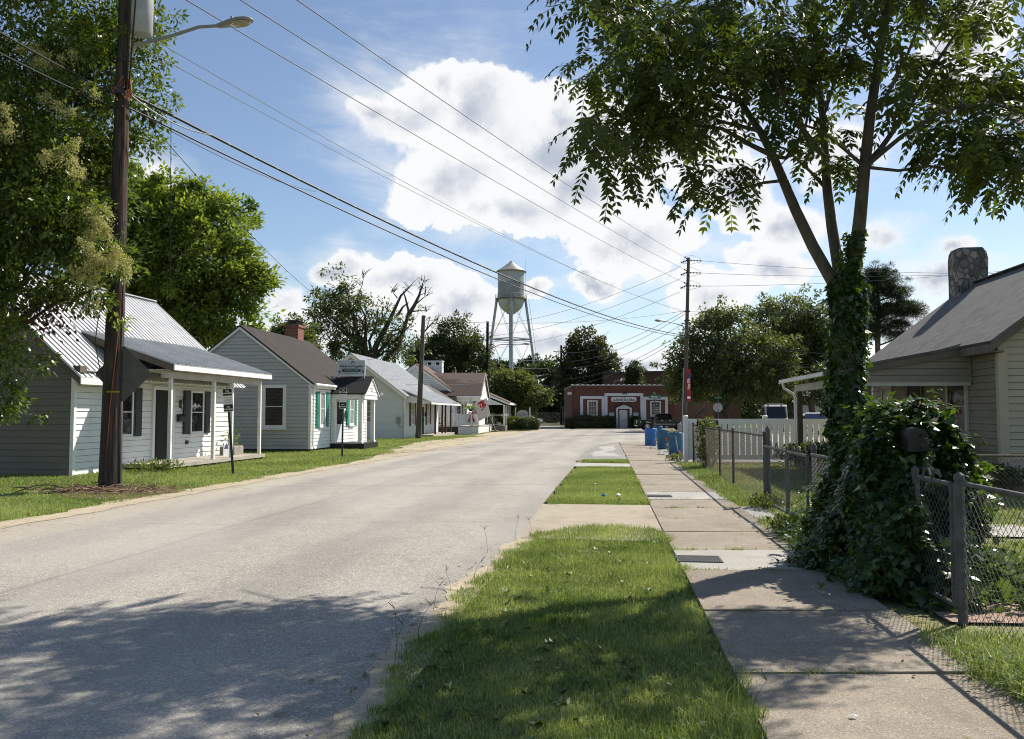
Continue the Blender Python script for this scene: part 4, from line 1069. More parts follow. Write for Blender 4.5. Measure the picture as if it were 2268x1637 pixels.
for sgn in (-1, 1):
    g.beam((PD + 0.15, pc + sgn * pw, ez - 0.03), (PD + 0.15, pc, rz - 0.02), 0.03, 0.10)
g.build('portico_beam', M['white_trim'], pko)
g = MB(); g.box(0.03, PD + 0.1, P0 - 0.05, P1 + 0.05, -0.05, 0.26); g.build('portico_deck', M['black'], h2)
for (x_, y_) in ((PD - 0.12, P0 + 0.1), (PD - 0.12, P1 - 0.1), (0.12, P0 + 0.08)):
    p = MB(); p.bbox(x_ - 0.09, x_ + 0.09, y_ - 0.09, y_ + 0.09, 0.261, ez - 0.22, 0.01); p.bbox(x_ - 0.12, x_ + 0.12, y_ - 0.12, y_ + 0.12, 0.262, 0.36, 0.02); p.build('portico_post', M['white_trim'], h2)
mbx = MB(); mbx.box(0.02, 0.16, 4.52, 4.82, 1.45, 1.75); mbx.build('letter_box', M['shutter_green'], h2)
fl = MB(); fl.tube([(PD + 0.2, P1 + 0.05, 2.58), (PD + 0.32, P1 + 0.08, 2.55)], [0.03, 0.07], 10); fl.build('floodlight', M['white_trim'], h2)
# sign board standing on the portico ridge, facing down the street
sp = W(h2, (0.62, pc, rz + 0.10))
ss = thing('shop_sign', 'grey paint shop sign board standing on the dark portico roof', 'sign', sp, 0.0)
b = MB(); b.box(-0.63, 0.63, -0.02, 0.02, 0.02, 0.70); b.build('panel', M['shop_panel'], ss)
b = MB()
for (x0, x1, z0, z1) in ((-0.65, 0.65, 0.0, 0.03), (-0.65, 0.65, 0.69, 0.72), (-0.65, -0.62, 0.03, 0.69), (0.62, 0.65, 0.03, 0.69)): b.box(x0, x1, -0.03, 0.03, z0, z1)
b.build('frame', M['white_trim'], ss)
for p_, q_ in (((-0.6, 0.0, 0.35), (-0.75, -0.35, -0.16)), ((0.62, 0.0, 0.35), (0.66, -0.28, -0.16))):
    b = MB(); b.beam(p_, q_, 0.03, 0.03); b.build('brace', M['white_trim'], ss)
for x_ in (-0.6, 0.6):
    b = MB(); b.box(x_ - .015, x_ + .015, -.015, .015, -.10, -.001); b.build('foot', M['white_trim'], ss)
tf = (R(90), 0, 0)
text_mesh('lettering', 'Paints and Supplies', 0.155, M['letter_dark'], ss, (0, -0.022, 0.43), tf, bold=0.004, shear=0.25, xs=0.92)
text_mesh('lettering', 'Automotive & Industrial', 0.075, M['letter_dark'], ss, (-0.05, -0.022, 0.33), tf, xs=0.95)
b = MB(); b.box(-0.44, 0.44, -0.027, -0.021, 0.17, 0.28); b.build('number_strip', M['letter_dark'], ss)
text_mesh('lettering', '910-425-1802', 0.10, M['shop_panel'], ss, (0, -0.029, 0.225), tf, xs=1.15)
text_mesh('lettering', '5552 Trade Street', 0.085, M['letter_dark'], ss, (0.0, -0.022, 0.10), tf)
b = MB(); b.beam((-0.02, -0.024, 0.53), (0.06, -0.024, 0.68), 0.004, 0.026); b.beam((0.14, -0.024, 0.53), (0.06, -0.024, 0.68), 0.004, 0.026); b.build('emblem', M['letter_dark'], ss)
for x_ in (-0.55, 0.55):
    b = MB(); b.cyl((x_, -0.021, 0.17), (x_, -0.028, 0.17), 0.05, 14); b.build('badge', M['banner_red'], ss)

# ------------- white painted brick house, metal roof, dark red porch posts
A3 = math.atan(0.105)
h3 = thing('house', 'white painted brick house with old ribbed metal roof and dark red porch posts', 'house', (-7.17, 54.5, 0), -A3)
L, D, EH, RH, OV = 12.0, 6.9, 2.95, 5.55, 0.3
w_ = MB(); w_.box(-D, 0, 0, L, -0.1, EH)
w_.prism([(0, 0.0, EH), (-D, 0.0, EH), (-D / 2, 0.0, RH - 0.02)], (0, L, 0)); w_.build('wall', M['white_brick'], h3)
sl = (RH - EH) / (D / 2)
rf = MB(); ze = EH + 0.05 - OV * sl
e0, e1 = Vector((OV, -0.45, ze)), Vector((OV, L + 0.3, ze)); r0, r1 = Vector((-D / 2, -0.45, RH + 0.06)), Vector((-D / 2, L + 0.3, RH + 0.06))
b0, b1 = Vector((-D - OV, -0.45, ze)), Vector((-D - OV, L + 0.3, ze))
roof_slab(rf, e0, e1, r1, r0, 0.04); roof_slab(rf, b1, b0, r0, r1, 0.04); ribs(rf, e0, e1, r1, r0, 0.42, 0.09, 0.05)
ro = rf.build('roof', M['metal_roof'], h3)
tr = MB()
for ee, sg_ in ((e0, 0.03), (b0, -0.03)):
    tr.prism([(ee.x - sg_, -0.42, ee.z - 0.045), (r0.x, -0.42, r0.z - 0.06), (r0.x, -0.42, r0.z - 0.26), (ee.x - sg_, -0.42, ee.z - 0.20)], (0, 0.03, 0))
tr.build('rake_board', M['white_trim'], ro)
pr = MB(); e0, e1 = Vector((1.75, 0.7, 2.38)), Vector((1.75, L + 0.45, 2.38)); q0, q1 = Vector((-0.25, 0.7, EH + 0.3)), Vector((-0.25, L + 0.45, EH + 0.3))
roof_slab(pr, e0, e1, q1, q0, 0.035); ribs(pr, e0, e1, q1, q0, 0.42, 0.09, 0.05)
pro = pr.build('porch_roof', M['metal_roof'], h3)
tr = MB(); tr.beam(e0 - Z_ * 0.08, e1 - Z_ * 0.08, 0.03, 0.10); tr.prism([(1.7, 0.73, 2.34), (0, 0.73, 2.96), (0, 0.73, 2.42), (1.2, 0.73, 2.25)], (0, 0.03, 0)); tr.build('fascia', M['white_trim'], pro)
dk = MB(); dk.box(0.01, 1.3, 3.6, L + 0.3, -0.05, 0.14); dk.build('porch_deck', M['porch_deck'], h3)
for s_ in (5.6, 8.3, 9.6, 11.9):
    p = MB(); p.box(0.98, 1.10, s_ - 0.06, s_ + 0.06, 0.141, 2.5); p.build('porch_post', M['red_post'], h3)
window_(h3, (-1.95, -0.001, 1.05), -X_, -Y_, 0.62 + 0.05, 1.80, 0.05, 'glass_curtain', 5, 1)
for s_, mt_ in ((2.3, 'shutter_wine'), (7.6, 'shutter_wine')):
    window_(h3, (0.001, s_, 0.85), Y_, X_, 0.95, 1.55, 0.07, 'glass_pale', 3, 2)
    shutter_(h3, (0.001, s_ - 0.5, 0.8), Y_, X_, 0.42, 1.6, 'shutter_black'); shutter_(h3, (0.001, s_ + 1.0, 0.8), Y_, X_, 0.42, 1.6, mt_)
door_(h3, (0.001, 5.4, 0.15), Y_, X_, 1.1, 2.1, 'door_dark')
mbx = MB(); mbx.box(0.005, 0.14, 6.75, 7.1, 1.45, 1.72); mbx.build('letter_box', M['black'], h3)
mt_ = MB(); mt_.box(-0.42, -0.18, -0.12, -0.002, 1.0, 1.4); mt_.tube([(-0.3, -0.05, 1.0), (-0.3, -0.05, 0.8), (-0.05, -0.04, 0.7)], 0.02, 6); mt_.build('meter', M['pedestal'], h3)
gd = MB(); gd.cyl((0.04, -0.04, 0.05), (0.04, -0.04, EH - 0.1), 0.045, 8); gd.build('downspout', M['trim_grey'], h3)
vt = MB(); vt.box(-D / 2 - 0.35, -D / 2 + 0.35, -0.03, -0.002, 4.55, 4.95); vt.build('gable_vent', M['pedestal'], h3)

# ------------- house with brown patchy shingles and white railed porch
A4 = math.atan(0.10)
h4 = thing('house', 'white house with patchy brown shingle roof, white chimney and raised railed porch', 'house', (-4.75, 72.0, 0), -A4)
L, D, EH, RH, OV = 9.5, 7.4, 3.35, 6.0, 0.3
apx = lambda z: max(0.0, (z - EH) / (RH - EH) * D / 2)
w_ = MB(); w_.siding((0, 0, 0), Y_, X_, 0.0, EH, lambda z: 0, lambda z: L, 0.16)
w_.siding((0, 0, 0), -X_, -Y_, 0.0, RH - 0.03, apx, lambda z: D - apx(z), 0.16); w_.siding((0, L, 0), -X_, Y_, 0.0, RH - 0.03, apx, lambda z: D - apx(z), 0.16)
w_.siding((-D, 0, 0), Y_, -X_, 0, EH, lambda z: 0, lambda z: L, 0.16); w_.build('wall', M['siding_white'], h4)
ro, _ = gable_roof(h4, L, D, EH, RH, OV, 0.15, 0.07, 'shingle_brown', 'white_trim', 0.28)
# cross wing over the porch
WX, W0, W1, WE, WR_ = 2.0, -0.5, 5.2, 3.12, 5.25
pc, pw = (W0 + W1) / 2, (W1 - W0) / 2 + 0.2
wg = MB()
for sgn in (-1, 1):
    roof_slab(wg, (-2.9, pc + sgn * pw, WE + 0.05), (WX + 0.2, pc + sgn * pw, WE + 0.05), (WX + 0.2, pc, WR_ + 0.05), (-2.9, pc, WR_ + 0.05), 0.07)
wgo = wg.build('wing_roof', M['shingle_worn'], h4)
g = MB(); lo = lambda z: W0 + max(0, (z - WE)) / (WR_ - WE) * (pc - W0); hi = lambda z: W1 - max(0, (z - WE)) / (WR_ - WE) * (pc - W0)
g.siding((WX, 0, 0), Y_, X_, WE, WR_ - 0.03, lo, hi, 0.2); g.build('wing_gable', M['gable_white'], wgo)
g = MB()
for sgn in (-1, 1): g.beam((WX + 0.17, pc + sgn * pw, WE - 0.05), (WX + 0.17, pc, WR_ - 0.03), 0.03, 0.16)
g.box(-0.0 + 0.05, WX + 0.18, W0 - 0.24, W0 - 0.2, WE - 0.16, WE + 0.02); g.box(0.05, WX, W0, W0 + 0.03, WE - 0.4, WE - 0.02); g.box(WX - 0.05, WX + 0.05, W0, W1, WE - 0.25, WE - 0.005)
g.build('fascia', M['white_trim'], wgo)
g = MB(); g.box(0.04, WX - 0.06, W0 + 0.04, W1, WE - 0.05, WE - 0.02); g.build('soffit', M['trim_grey'], wgo)
# small side wing with its own roof on the near side
SW = MB(); SW.siding((0 - 0.2, -1.5, 0), -X_, -Y_, 0.0, 2.6, lambda z: 0, lambda z: 4.6, 0.16); SW.siding((-0.2, -1.5, 0), Y_, X_, 0.0, 2.6, lambda z: 0, lambda z: 1.5, 0.16); SW.build('side_room', M['siding_white'], h4)
SR = MB(); roof_slab(SR, (0.1, -1.8, 2.62), (0.1, -0.05, 2.62), (-2.4, -0.05, 4.1), (-2.4, -1.8, 4.1), 0.07); roof_slab(SR, (-4.9, -0.05, 2.62), (-4.9, -1.8, 2.62), (-2.4, -1.8, 4.1), (-2.4, -0.05, 4.1), 0.07)
SRo = SR.build('side_roof', M['shingle_brown'], h4)
g = MB(); g.prism([(-0.25, -1.5, 2.55), (-4.75, -1.5, 2.55), (-2.4, -1.5, 4.0)], (0, 0.05, 0)); g.prism([(0.1, -1.81, 2.60), (-2.4, -1.81, 4.10), (-2.4, -1.81, 3.78), (0.1, -1.81, 2.30)], (0, 0.03, 0)); g.prism([(-4.9, -1.81, 2.60), (-2.4, -1.81, 4.10), (-2.4, -1.81, 3.78), (-4.9, -1.81, 2.30)], (0, 0.03, 0)); g.build('fascia', M['white_trim'], SRo)
# chimney, white painted, twin pots
ck = MB(); ck.box(-D / 2 - 0.6, -D / 2 + 1.2, 6.0, 6.9, RH - 0.9, RH + 0.25)
for a in (-0.6, 0.17, 0.95): ck.box(-D / 2 + a, -D / 2 + a + 0.25, 6.0, 6.9, RH + 0.25, RH + 0.55)
ck.box(-D / 2 - 0.65, -D / 2 + 1.25, 5.95, 6.95, RH + 0.55, RH + 0.66); ck.build('chimney', M['frame_white'], h4)
# porch deck, rails, lattice
DX, D0, D1, DZ = 2.35, -3.4, 5.2, 0.62
dk = MB(); dk.box(-1.75, DX, D0, D1, DZ - 0.10, DZ); dko = dk.build('porch_deck', M['trim_grey'], h4)
g = MB(); g.box(-1.7, 0.62, D0 + 0.05, D0 + 0.08, -0.05, DZ - 0.101); g.build('lattice', M['lattice_green'], dko)
g = MB(); g.box(0.63, DX - 0.02, D0 + 0.02, D0 + 0.08, -0.05, DZ - 0.101); g.box(DX - 0.08, DX - 0.02, D0 + 0.081, D1, -0.05, DZ - 0.101); g.build('porch_skirt', M['white_trim'], dko)
g = MB(); g.box(0.66, DX, D0 + 0.03, D0 + 0.09, DZ + 0.08, DZ + 1.0); g.box(DX - 0.07, DX - 0.01, D0 + 0.091, 0.6, DZ + 0.08, DZ + 1.0); g.build('solid_railing', M['frame_white'], dko)
g = MB(); rail_run(g, (-1.7, D0 + 0.06, 0), (0.5, D0 + 0.06, 0), DZ + 0.12, DZ + 0.95); g.beam((0.56, D0 + 0.06, DZ), (0.56, D0 + 0.06, DZ + 1.02), 0.11, 0.11, (0, 1, 0)); g.beam((-1.7, D0 + 0.06, DZ), (-1.7, D0 + 0.06, DZ + 1.02), 0.11, 0.11, (0, 1, 0)); g.build('railing', M['white_trim'], dko)
for (x_, y_) in ((WX - 0.05, W0 + 0.1), (WX - 0.05, pc), (WX - 0.05, W1 - 0.1), (0.9, W0 + 0.05)):
    p = MB(); p.beam((x_, y_, DZ + 0.001), (x_, y_, WE - 0.251), 0.05, 0.05, (0, 1, 0)); p.build('porch_post', M['white_trim'], h4)
window_(h4, (0.018, 0.4, 1.1), Y_, X_, 0.9, 1.6, 0.08, 'glass', 2); shutter_(h4, (0.018, -0.02, 1.1), Y_, X_, 0.4, 1.6, 'shutter_black'); shutter_(h4, (0.018, 1.33, 1.1), Y_, X_, 0.4, 1.6, 'shutter_black')
door_(h4, (0.018, 2.0, 0.64), Y_, X_, 1.1, 2.1, 'door_white', lite='glass_curtain')
window_(h4, (0.018, 3.6, 1.1), Y_, X_, 0.9, 1.6, 0.08, 'glass', 2); shutter_(h4, (0.018, 4.55, 1.1), Y_, X_, 0.4, 1.6, 'shutter_black')
lm = MB(); lm.box(1.1, 1.35, W0 + 0.9, W0 + 1.15, WE - 0.3, WE - 0.06); lm.build('porch_lamp', M['iron_dark'], h4)
# things on that porch
p = W(h4, (-0.9, D0 + 0.5, DZ))
pl = thing('potted_plant', 'yellow flowered plant behind the white porch rail', 'plant', p)
b = MB(); b.lathe([(0.14, 0.001), (0.2, 0.3), (0.21, 0.32)], 14); b.build('pot', M['black'], pl)
r = np.random.default_rng(13); n = 120
P_ = np.stack([r.normal(0, 0.2, n), r.normal(0, 0.2, n), 0.35 + np.abs(r.normal(0.3, 0.22, n))], 1)
mesh_np('foliage', leaf_verts(P_, r.normal(0, 1, (n, 3)) + [0, 0, .4], r.normal(0, 1, (n, 3)), r.uniform(.1, .2, n), r.uniform(.05, .09, n)), 4, M['leaf_hedge_lime'], pl, r.uniform(0.3, 1, n))
p = W(h4, (1.6, D0 + 0.6, 2.15))
pl = thing('hanging_basket', 'black hanging basket of ferny green leaves under the white porch gable', 'plant', p)
b = MB(); b.lathe([(0.1, -0.32), (0.2, -0.12), (0.22, -0.08)], 14)
for k in range(3): b.tube([(0.2 * math.cos(k * 2.1), 0.2 * math.sin(k * 2.1), -0.08), (0, 0, 0.86)], 0.006, 4)
b.build('pot', M['black'], pl)
n = 260; a = r.uniform(0, 6.28, n); rr = r.uniform(0.05, 0.55, n)
P_ = np.stack([np.cos(a) * rr, np.sin(a) * rr, 0.1 - 0.5 * rr ** 1.5 + r.normal(0, 0.06, n)], 1)
mesh_np('foliage', leaf_verts(P_, np.stack([np.cos(a), np.sin(a), r.normal(-.2, .5, n)], 1), r.normal(0, 1, (n, 3)), r.uniform(.12, .26, n), r.uniform(.05, .09, n)), 4, M['leaf_bright'], pl, r.uniform(0, 1, n))
# flag on a slanted staff
p0 = W(h4, (0.9, D0 + 0.02, 1.95))
fg = thing('flag', 'garden flag with a red flower, on a slanted staff beside the porch', 'flag', p0)
st = MB(); A, B_ = Vector((0, -0.02, 0)), Vector((2.15, -0.75, 0.95)); st.cyl(A, B_, 0.018, 8); st.build('staff', M['white_trim'], fg)
def cloth(pts_top, hgt, nx=10, nz=12, amp=0.04, thick=0.006, sway=(0.25, 0.0)):
    a, b = pts_top; vs = []
    for j in range(nz + 1):
        for i in range(nx + 1):
            p = a.lerp(b, i / nx); tz = j / nz
            vs.append(p + Vector((sway[0] * tz, math.sin(i * 1.1 + j * 0.3) * amp * (0.3 + tz) + sway[1] * tz, -hgt * tz - 0.02 * math.sin(i * 0.8) * tz)))
    return vs, nx, nz
vs, nx, nz = cloth((A.lerp(B_, 0.52), A.lerp(B_, 0.99)), 1.42, sway=(0.32, -0.05))
fm = MB(); top = [v + Vector((0, -0.004, 0)) for v in vs]; bot = [v + Vector((0, 0.004, 0)) for v in vs]
fs = []
for j in range(nz):
    for i in range(nx):
        a_ = j * (nx + 1) + i; fs.append((a_, a_ + nx + 1, a_ + nx + 2, a_ + 1))
N0 = len(vs)
fm.add(top + bot, fs + [tuple(N0 + q for q in reversed(f)) for f in fs]); fm.build('cloth', M['flag_white'], fg, smooth=True)
def on_cloth(i, j, off=-0.012):
    i0, j0 = int(i), int(j); return vs[min(nz, j0) * (nx + 1) + min(nx, i0)] + Vector((0, off, 0))
em = MB(); r2 = random.Random(4)
for k in range(16):
    c_ = on_cloth(r2.uniform(3, 8.5), r2.uniform(1.2, 5.2)); rad = r2.uniform(0.06, 0.13)
    em.prism([c_ + Vector((math.cos(t_ * 0.785) * rad, 0.004, math.sin(t_ * 0.785) * rad)) for t_ in range(8)], (0, -0.008 - 0.001 * k, 0))
em.build('flower_print', M['flag_red'], fg)
em = MB()
for k in range(6):
    c_ = on_cloth(r2.uniform(4, 8), r2.uniform(5.0, 7.0)); rad = r2.uniform(0.05, 0.09)
    em.prism([c_ + Vector((math.cos(t_ * 1.05) * rad, 0.004, math.sin(t_ * 1.05) * rad)) for t_ in range(6)], (0, -0.006 - 0.001 * k, 0))
em.build('leaf_print', M['flag_olive'], fg)
# striped bow on the solid rail
p = W(h4, (1.75, D0 + 0.0, 1.62))
bw = thing('ribbon_bow', 'red and white ribbon bow tied to the white porch rail', 'bow', p)
b = MB(); 
for sgn in (-1, 1):
    b.tube([(0, -0.03, 0), (sgn * 0.14, -0.06, 0.14), (sgn * 0.24, -0.06, 0.03), (sgn * 0.08, -0.05, -0.02)], [0.03, 0.06, 0.06, 0.03], 6)
    b.prism([(sgn * 0.02, -0.03, 0), (sgn * 0.30, -0.03, -0.62), (sgn * 0.16, -0.03, -0.70)], (0, -0.012, 0))
b.build('ribbon', M['banner_red'], bw)
b = MB(); b.prism([(-0.07, -0.025, -0.05), (0.07, -0.025, -0.05), (0.02, -0.025, -0.98), (-0.02, -0.025, -0.98)], (0, -0.012, 0)); b.box(-0.16, 0.16, -0.05, -0.02, -1.02, -0.9); b.build('tail', M['white_trim'], bw)
# folding board on the forecourt
p = G(1085, 956)
ab = thing('sandwich_board', 'black folding pavement board beside the raised white porch', 'sign', p, 0.0)
b = MB(); b.prism([(-0.55, 0, 0.001), (-0.05, 0, 1.25), (0.0, 0, 1.25), (-0.47, 0, 0.001)], (0, 0.7, 0)); b.build('back_panel', M['black'], ab)
b = MB(); b.prism([(0.55, 0, 0.001), (0.05, 0, 1.25), (0.0, 0, 1.25), (0.47, 0, 0.001)], (0, 0.7, 0)); b.build('front_panel', M['black'], ab)
b = MB(); s0 = Vector((0.565, 0.02, 0.05)); s1 = Vector((0.07, 0.02, 1.25)); b.beam(s0, s1, 0.05, 0.02); b.beam(s0 + Y_ * 0.66, s1 + Y_ * 0.66, 0.05, 0.02); b.beam(s0, s0 + Y_ * 0.66, 0.05, 0.02); b.beam(s1, s1 + Y_ * 0.66, 0.05, 0.02)
for k in range(6): 
    q = s1.lerp(s0, 0.15 + 0.12 * k); b.beam(q + Y_ * 0.1, q + Y_ * (0.55 - 0.1 * (k % 2)), 0.03, 0.012)
b.build('chalk_lines', M['sign_white'], ab)

# ------------- brown-roofed open porch house at the corner
h5 = thing('house', 'low house with brown roof and open white-posted porch behind the clipped hedge', 'house', (-3.1, 82.0, 0), -math.atan(0.09))
w_ = MB(); w_.siding((-0.5, 0, 0), -X_, -Y_, 0.0, 3.4, lambda z: 0, lambda z: 6.0, 0.17); w_.siding((-0.5, 0, 0), Y_, X_, 0, 3.4, lambda z: 0, lambda z: 9.0, 0.17); w_.build('wall', M['siding_white'], h5)
rf = MB(); roof_slab(rf, (2.95, -0.5, 2.72), (2.95, 9.4, 2.72), (-2.6, 9.4, 5.1), (-2.6, -0.5, 5.1), 0.08); roof_slab(rf, (-7.5, 9.4, 3.0), (-7.5, -0.5, 3.0), (-2.6, -0.5, 5.1), (-2.6, 9.4, 5.1), 0.08)
rfo = rf.build('roof', M['shingle_brown'], h5)
g = MB(); g.beam((2.93, -0.48, 2.60), (2.93, 9.3, 2.60), 0.04, 0.2); g.prism([(2.9, -0.49, 2.66), (-2.6, -0.49, 5.02), (-2.6, -0.49, 4.72), (2.9, -0.49, 2.46)], (0, 0.03, 0)); g.prism([(2.4, -0.3, 2.5), (-0.5, -0.3, 3.7), (-0.5, -0.3, 2.5)], (0, 0.04, 0)); g.build('fascia', M['white_trim'], rfo)
dk = MB(); dk.box(-0.48, 2.5, -0.4, 9.0, -0.05, 0.45); dk.build('porch_deck', M['wood_grey'], h5)
for k in range(5):
    p = MB(); p.beam((2.35, -0.25 + 2.2 * k, 0.451), (2.35, -0.25 + 2.2 * k, 2.5), 0.14, 0.14, (0, 1, 0)); p.build('porch_post', M['white_trim'], h5)
g = MB(); g.beam((-0.4, -0.3, 1.5), (2.3, -0.3, 1.5), 0.08, 0.06); g.beam((-0.4, -0.3, 0.6), (2.3, -0.3, 0.6), 0.06, 0.05); g.beam((2.35, -0.2, 1.5), (2.35, 8.8, 1.5), 0.08, 0.06)
for x_ in (0.3, 1.2): g.beam((x_, -0.3, 0.47), (x_, -0.3, 1.5), 0.06, 0.06, (0, 1, 0))
g.build('railing', M['white_trim'], h5)
g = MB(); g.box(-0.479, -0.44, 0.3, 1.6, 0.5, 2.6); g.build('door', M['porch_dark'], h5)
cb = thing('storage_cabinet', 'olive green cabinet standing on the dim corner porch', 'cabinet', W(h5, (0.75, 0.9, 0.45)))
b = MB(); b.bbox(-0.55, 0.55, -0.3, 0.3, 0.001, 1.25, 0.04); b.build('body', M['chest_green'], cb)
b = MB(); b.box(-0.57, 0.57, -0.32, 0.32, 1.251, 1.32); b.build('lid', M['black'], cb)

# ------------- tan house with stone chimney, near right
A6 = math.atan(0.1125)
h6 = thing('house', 'tan clapboard cottage with grey shingle roof and field-stone chimney behind the fence', 'house', (10.26, 17.4, 0), -A6)
# +X points into this plot; its street wall is x = 0
L, EH, RH = 8.3, 3.2, 5.42
HD = 5.9
apx = lambda z: max(0.0, (z - EH) / (RH - EH) * HD / 2)
w_ = MB(); w_.siding((0, 0, 0), Y_, -X_, 0.18, EH, lambda z: 0, lambda z: L, 0.15); w_.build('front_wall', M['siding_tan_shade'], h6)
w_ = MB()
w_.siding((0, 0, 0), X_, -Y_, 0.18, RH - 0.02, apx, lambda z: HD - apx(z), 0.15)
w_.siding((0, L, 0), X_, Y_, 0.18, RH - 0.02, apx, lambda z: HD - apx(z), 0.15); w_.siding((HD, 0, 0), Y_, X_, 0.18, EH, lambda z: 0, lambda z: L, 0.15)
w_.build('wall', M['siding_tan'], h6)
fb = MB(); fb.box(0.03, HD - 0.03, 0.03, L - 0.03, -0.1, 0.185); fb.build('foundation', M['old_brick'], h6)
c = MB(); c.box(-0.03, 0.16, -0.03, 0.06, 0.18, EH); c.box(-0.03, 0.0, 0.061, 0.10, 0.18, EH); c.build('corner_board', M['siding_tan'], h6)
sl = (RH - EH) / (HD / 2)
rf = MB(); OV = 0.32; ze = EH + 0.16 - OV * sl
e0, e1 = Vector((-OV, -0.38, ze)), Vector((-OV, L + 0.25, ze)); r0, r1 = Vector((HD / 2, -0.38, RH + 0.16)), Vector((HD / 2, L + 0.25, RH + 0.16))
roof_slab(rf, e0, e1, r1, r0, 0.06); roof_slab(rf, (HD + OV, L + 0.25, ze), (HD + OV, -0.38, ze), r0, r1, 0.06)
# porch part of the same slope, flatter
PX0, PY0 = -2.35, 1.15
pe0, pe1 = Vector((PX0 - 0.3, PY0, 2.70)), Vector((PX0 - 0.3, L + 0.25, 2.70)); q0, q1 = Vector((-OV + 0.02, PY0, ze + 0.015)), Vector((-OV + 0.02, L + 0.25, ze + 0.015))
roof_slab(rf, pe0, pe1, q1, q0, 0.055)
rf.beam(r0 + Z_ * 0.01, r1 + Z_ * 0.01, 0.3, 0.03)
ro = rf.build('roof', M['shingle_grey'], h6)
tr = MB()
tr.prism([(e0.x + 0.01, -0.35, e0.z - 0.065), (r0.x, -0.35, r0.z - 0.075), (r0.x, -0.35, r0.z - 0.26), (e0.x + 0.01, -0.35, e0.z - 0.24)], (0, 0.03, 0))
tr.box(e0.x + 0.01, e0.x + 0.04, -0.31, PY0 - 0.01, e0.z - 0.24, e0.z - 0.062); tr.box(e0.x + 0.045, -0.03, -0.31, PY0, e0.z - 0.24, e0.z - 0.20)
tr.prism([(pe0.x + 0.02, PY0 + 0.02, pe0.z - 0.06), (q0.x, PY0 + 0.02, q0.z - 0.06), (q0.x, PY0 + 0.02, q0.z - 0.22), (pe0.x + 0.02, PY0 + 0.02, pe0.z - 0.19)], (0, 0.03, 0))
tr.build('rake_board', M['trim_brown'], ro)
ged = MB(); ged.siding((PX0, PY0 + 0.1, 0), X_, -Y_, 2.33, 3.25, lambda z: max(0.0, (z - 2.6) / 0.62 * 2.2), lambda z: -PX0 - 0.03, 0.16); ged.build('porch_gable', M['siding_tan_shade'], h6)
g = MB(); g.box(PX0, -0.04, PY0 + 0.11, PY0 + 0.22, 2.24, 2.36); g.box(PX0, PX0 + 0.12, PY0 + 0.23, L, 2.3, 2.5); g.build('porch_beam', M['trim_grey'], h6)
g = MB(); g.box(PX0 + 0.13, -0.04, PY0 + 0.25, L, 2.40, 2.43); g.build('porch_ceiling', M['trim_grey'], h6)
gt = MB(); gu = [Vector((PX0 - 0.36, y_, 2.62)) for y_ in (PY0 - 0.02, L + 0.3)]
gt.beam(gu[0], gu[1], 0.11, 0.10); gt.tube([(PX0 - 0.34, L + 0.12, 2.58), (PX0 - 0.30, L + 0.1, 2.40), (PX0 - 0.02, L + 0.05, 2.22), (PX0 + 0.02, L + 0.05, 2.1), (PX0 + 0.02, L + 0.05, 0.1)], 0.04, 8); gt.build('gutter', M['white_trim'], ro)
for y_ in (PY0 + 0.2, L - 0.25):
    p = MB(); p.box(PX0 + 0.02, PX0 + 0.16, y_ - 0.07, y_ + 0.07, 0.35, 2.3); p.build('porch_post', M['brown_post'], h6)
dk = MB(); dk.box(PX0 - 0.05, -0.03, PY0 + 0.05, L, -0.05, 0.34); dk.build('porch_deck', M['wood_grey'], h6)
window_(h6, (-0.018, 2.65, 0.95), -Y_, -X_, 1.15, 1.65, 0.10, 'glass', 2, trim='trim_grey')
window_(h6, (-0.018, 7.35, 0.95), -Y_, -X_, 0.9, 1.5, 0.08, 'glass_pale', 2, trim='trim_grey')
door_(h6, (-0.018, 5.25, 0.35), -Y_, -X_, 1.1, 2.15, 'door_dark', 'trim_brown')
# stone chimney with shaped shoulders
ck = MB()
def stone_ring(z, hx, hy, cut):
    return [(-hx + cut, -hy, z), (hx - cut, -hy, z), (hx, -hy + cut, z), (hx, hy - cut, z), (hx - cut, hy, z), (-hx + cut, hy, z), (-hx, hy - cut, z), (-hx, -hy + cut, z)]
rr_ = [stone_ring(-1.4, .44, .42, .05), stone_ring(0.2, .43, .41, .05), stone_ring(0.78, .44, .42, .06), stone_ring(1.02, .42, .40, .07), stone_ring(1.14, .36, .34, .07)]
r3 = random.Random(9)
vs = [(x + r3.uniform(-.012, .012), y + r3.uniform(-.012, .012), z) for q in rr_ for (x, y, z) in q]; fs = [tuple(range(32, 40))]
for k in range(4):
    for i in range(8): fs.append((k * 8 + i, k * 8 + (i + 1) % 8, k * 8 + 8 + (i + 1) % 8, k * 8 + 8 + i))
ck.add([(x + HD / 2 - 0.1, y + L - 0.1, z + RH + 0.1) for (x, y, z) in vs], fs)
ck.build('chimney', M['field_stone'], ro)
wr = thing('wreath', 'dark leafy wreath with pale flowers hanging on the dim porch door', 'wreath', W(h6, (-0.09, 4.7, 1.7)), -A6)
r = np.random.default_rng(5); n = 300; a = r.uniform(0, 6.28, n); rr = 0.24 + r.normal(0, 0.05, n)
mesh_np('foliage', leaf_verts(np.stack([r.normal(-0.03, 0.025, n), np.cos(a) * rr, np.sin(a) * rr - 0.1], 1), r.normal(0, 1, (n, 3)), r.normal(0, 1, (n, 3)), r.uniform(.06, .12, n), r.uniform(.03, .05, n)), 4, M['bronze_leaf'], wr, r.uniform(0, 1, n))
yf = thing('wind_spinner', 'yellow flower-shaped ring with a pale centre below the porch window', 'ornament', W(h6, (-0.35, 1.45, 0.86)), -A6)
b = MB(); 
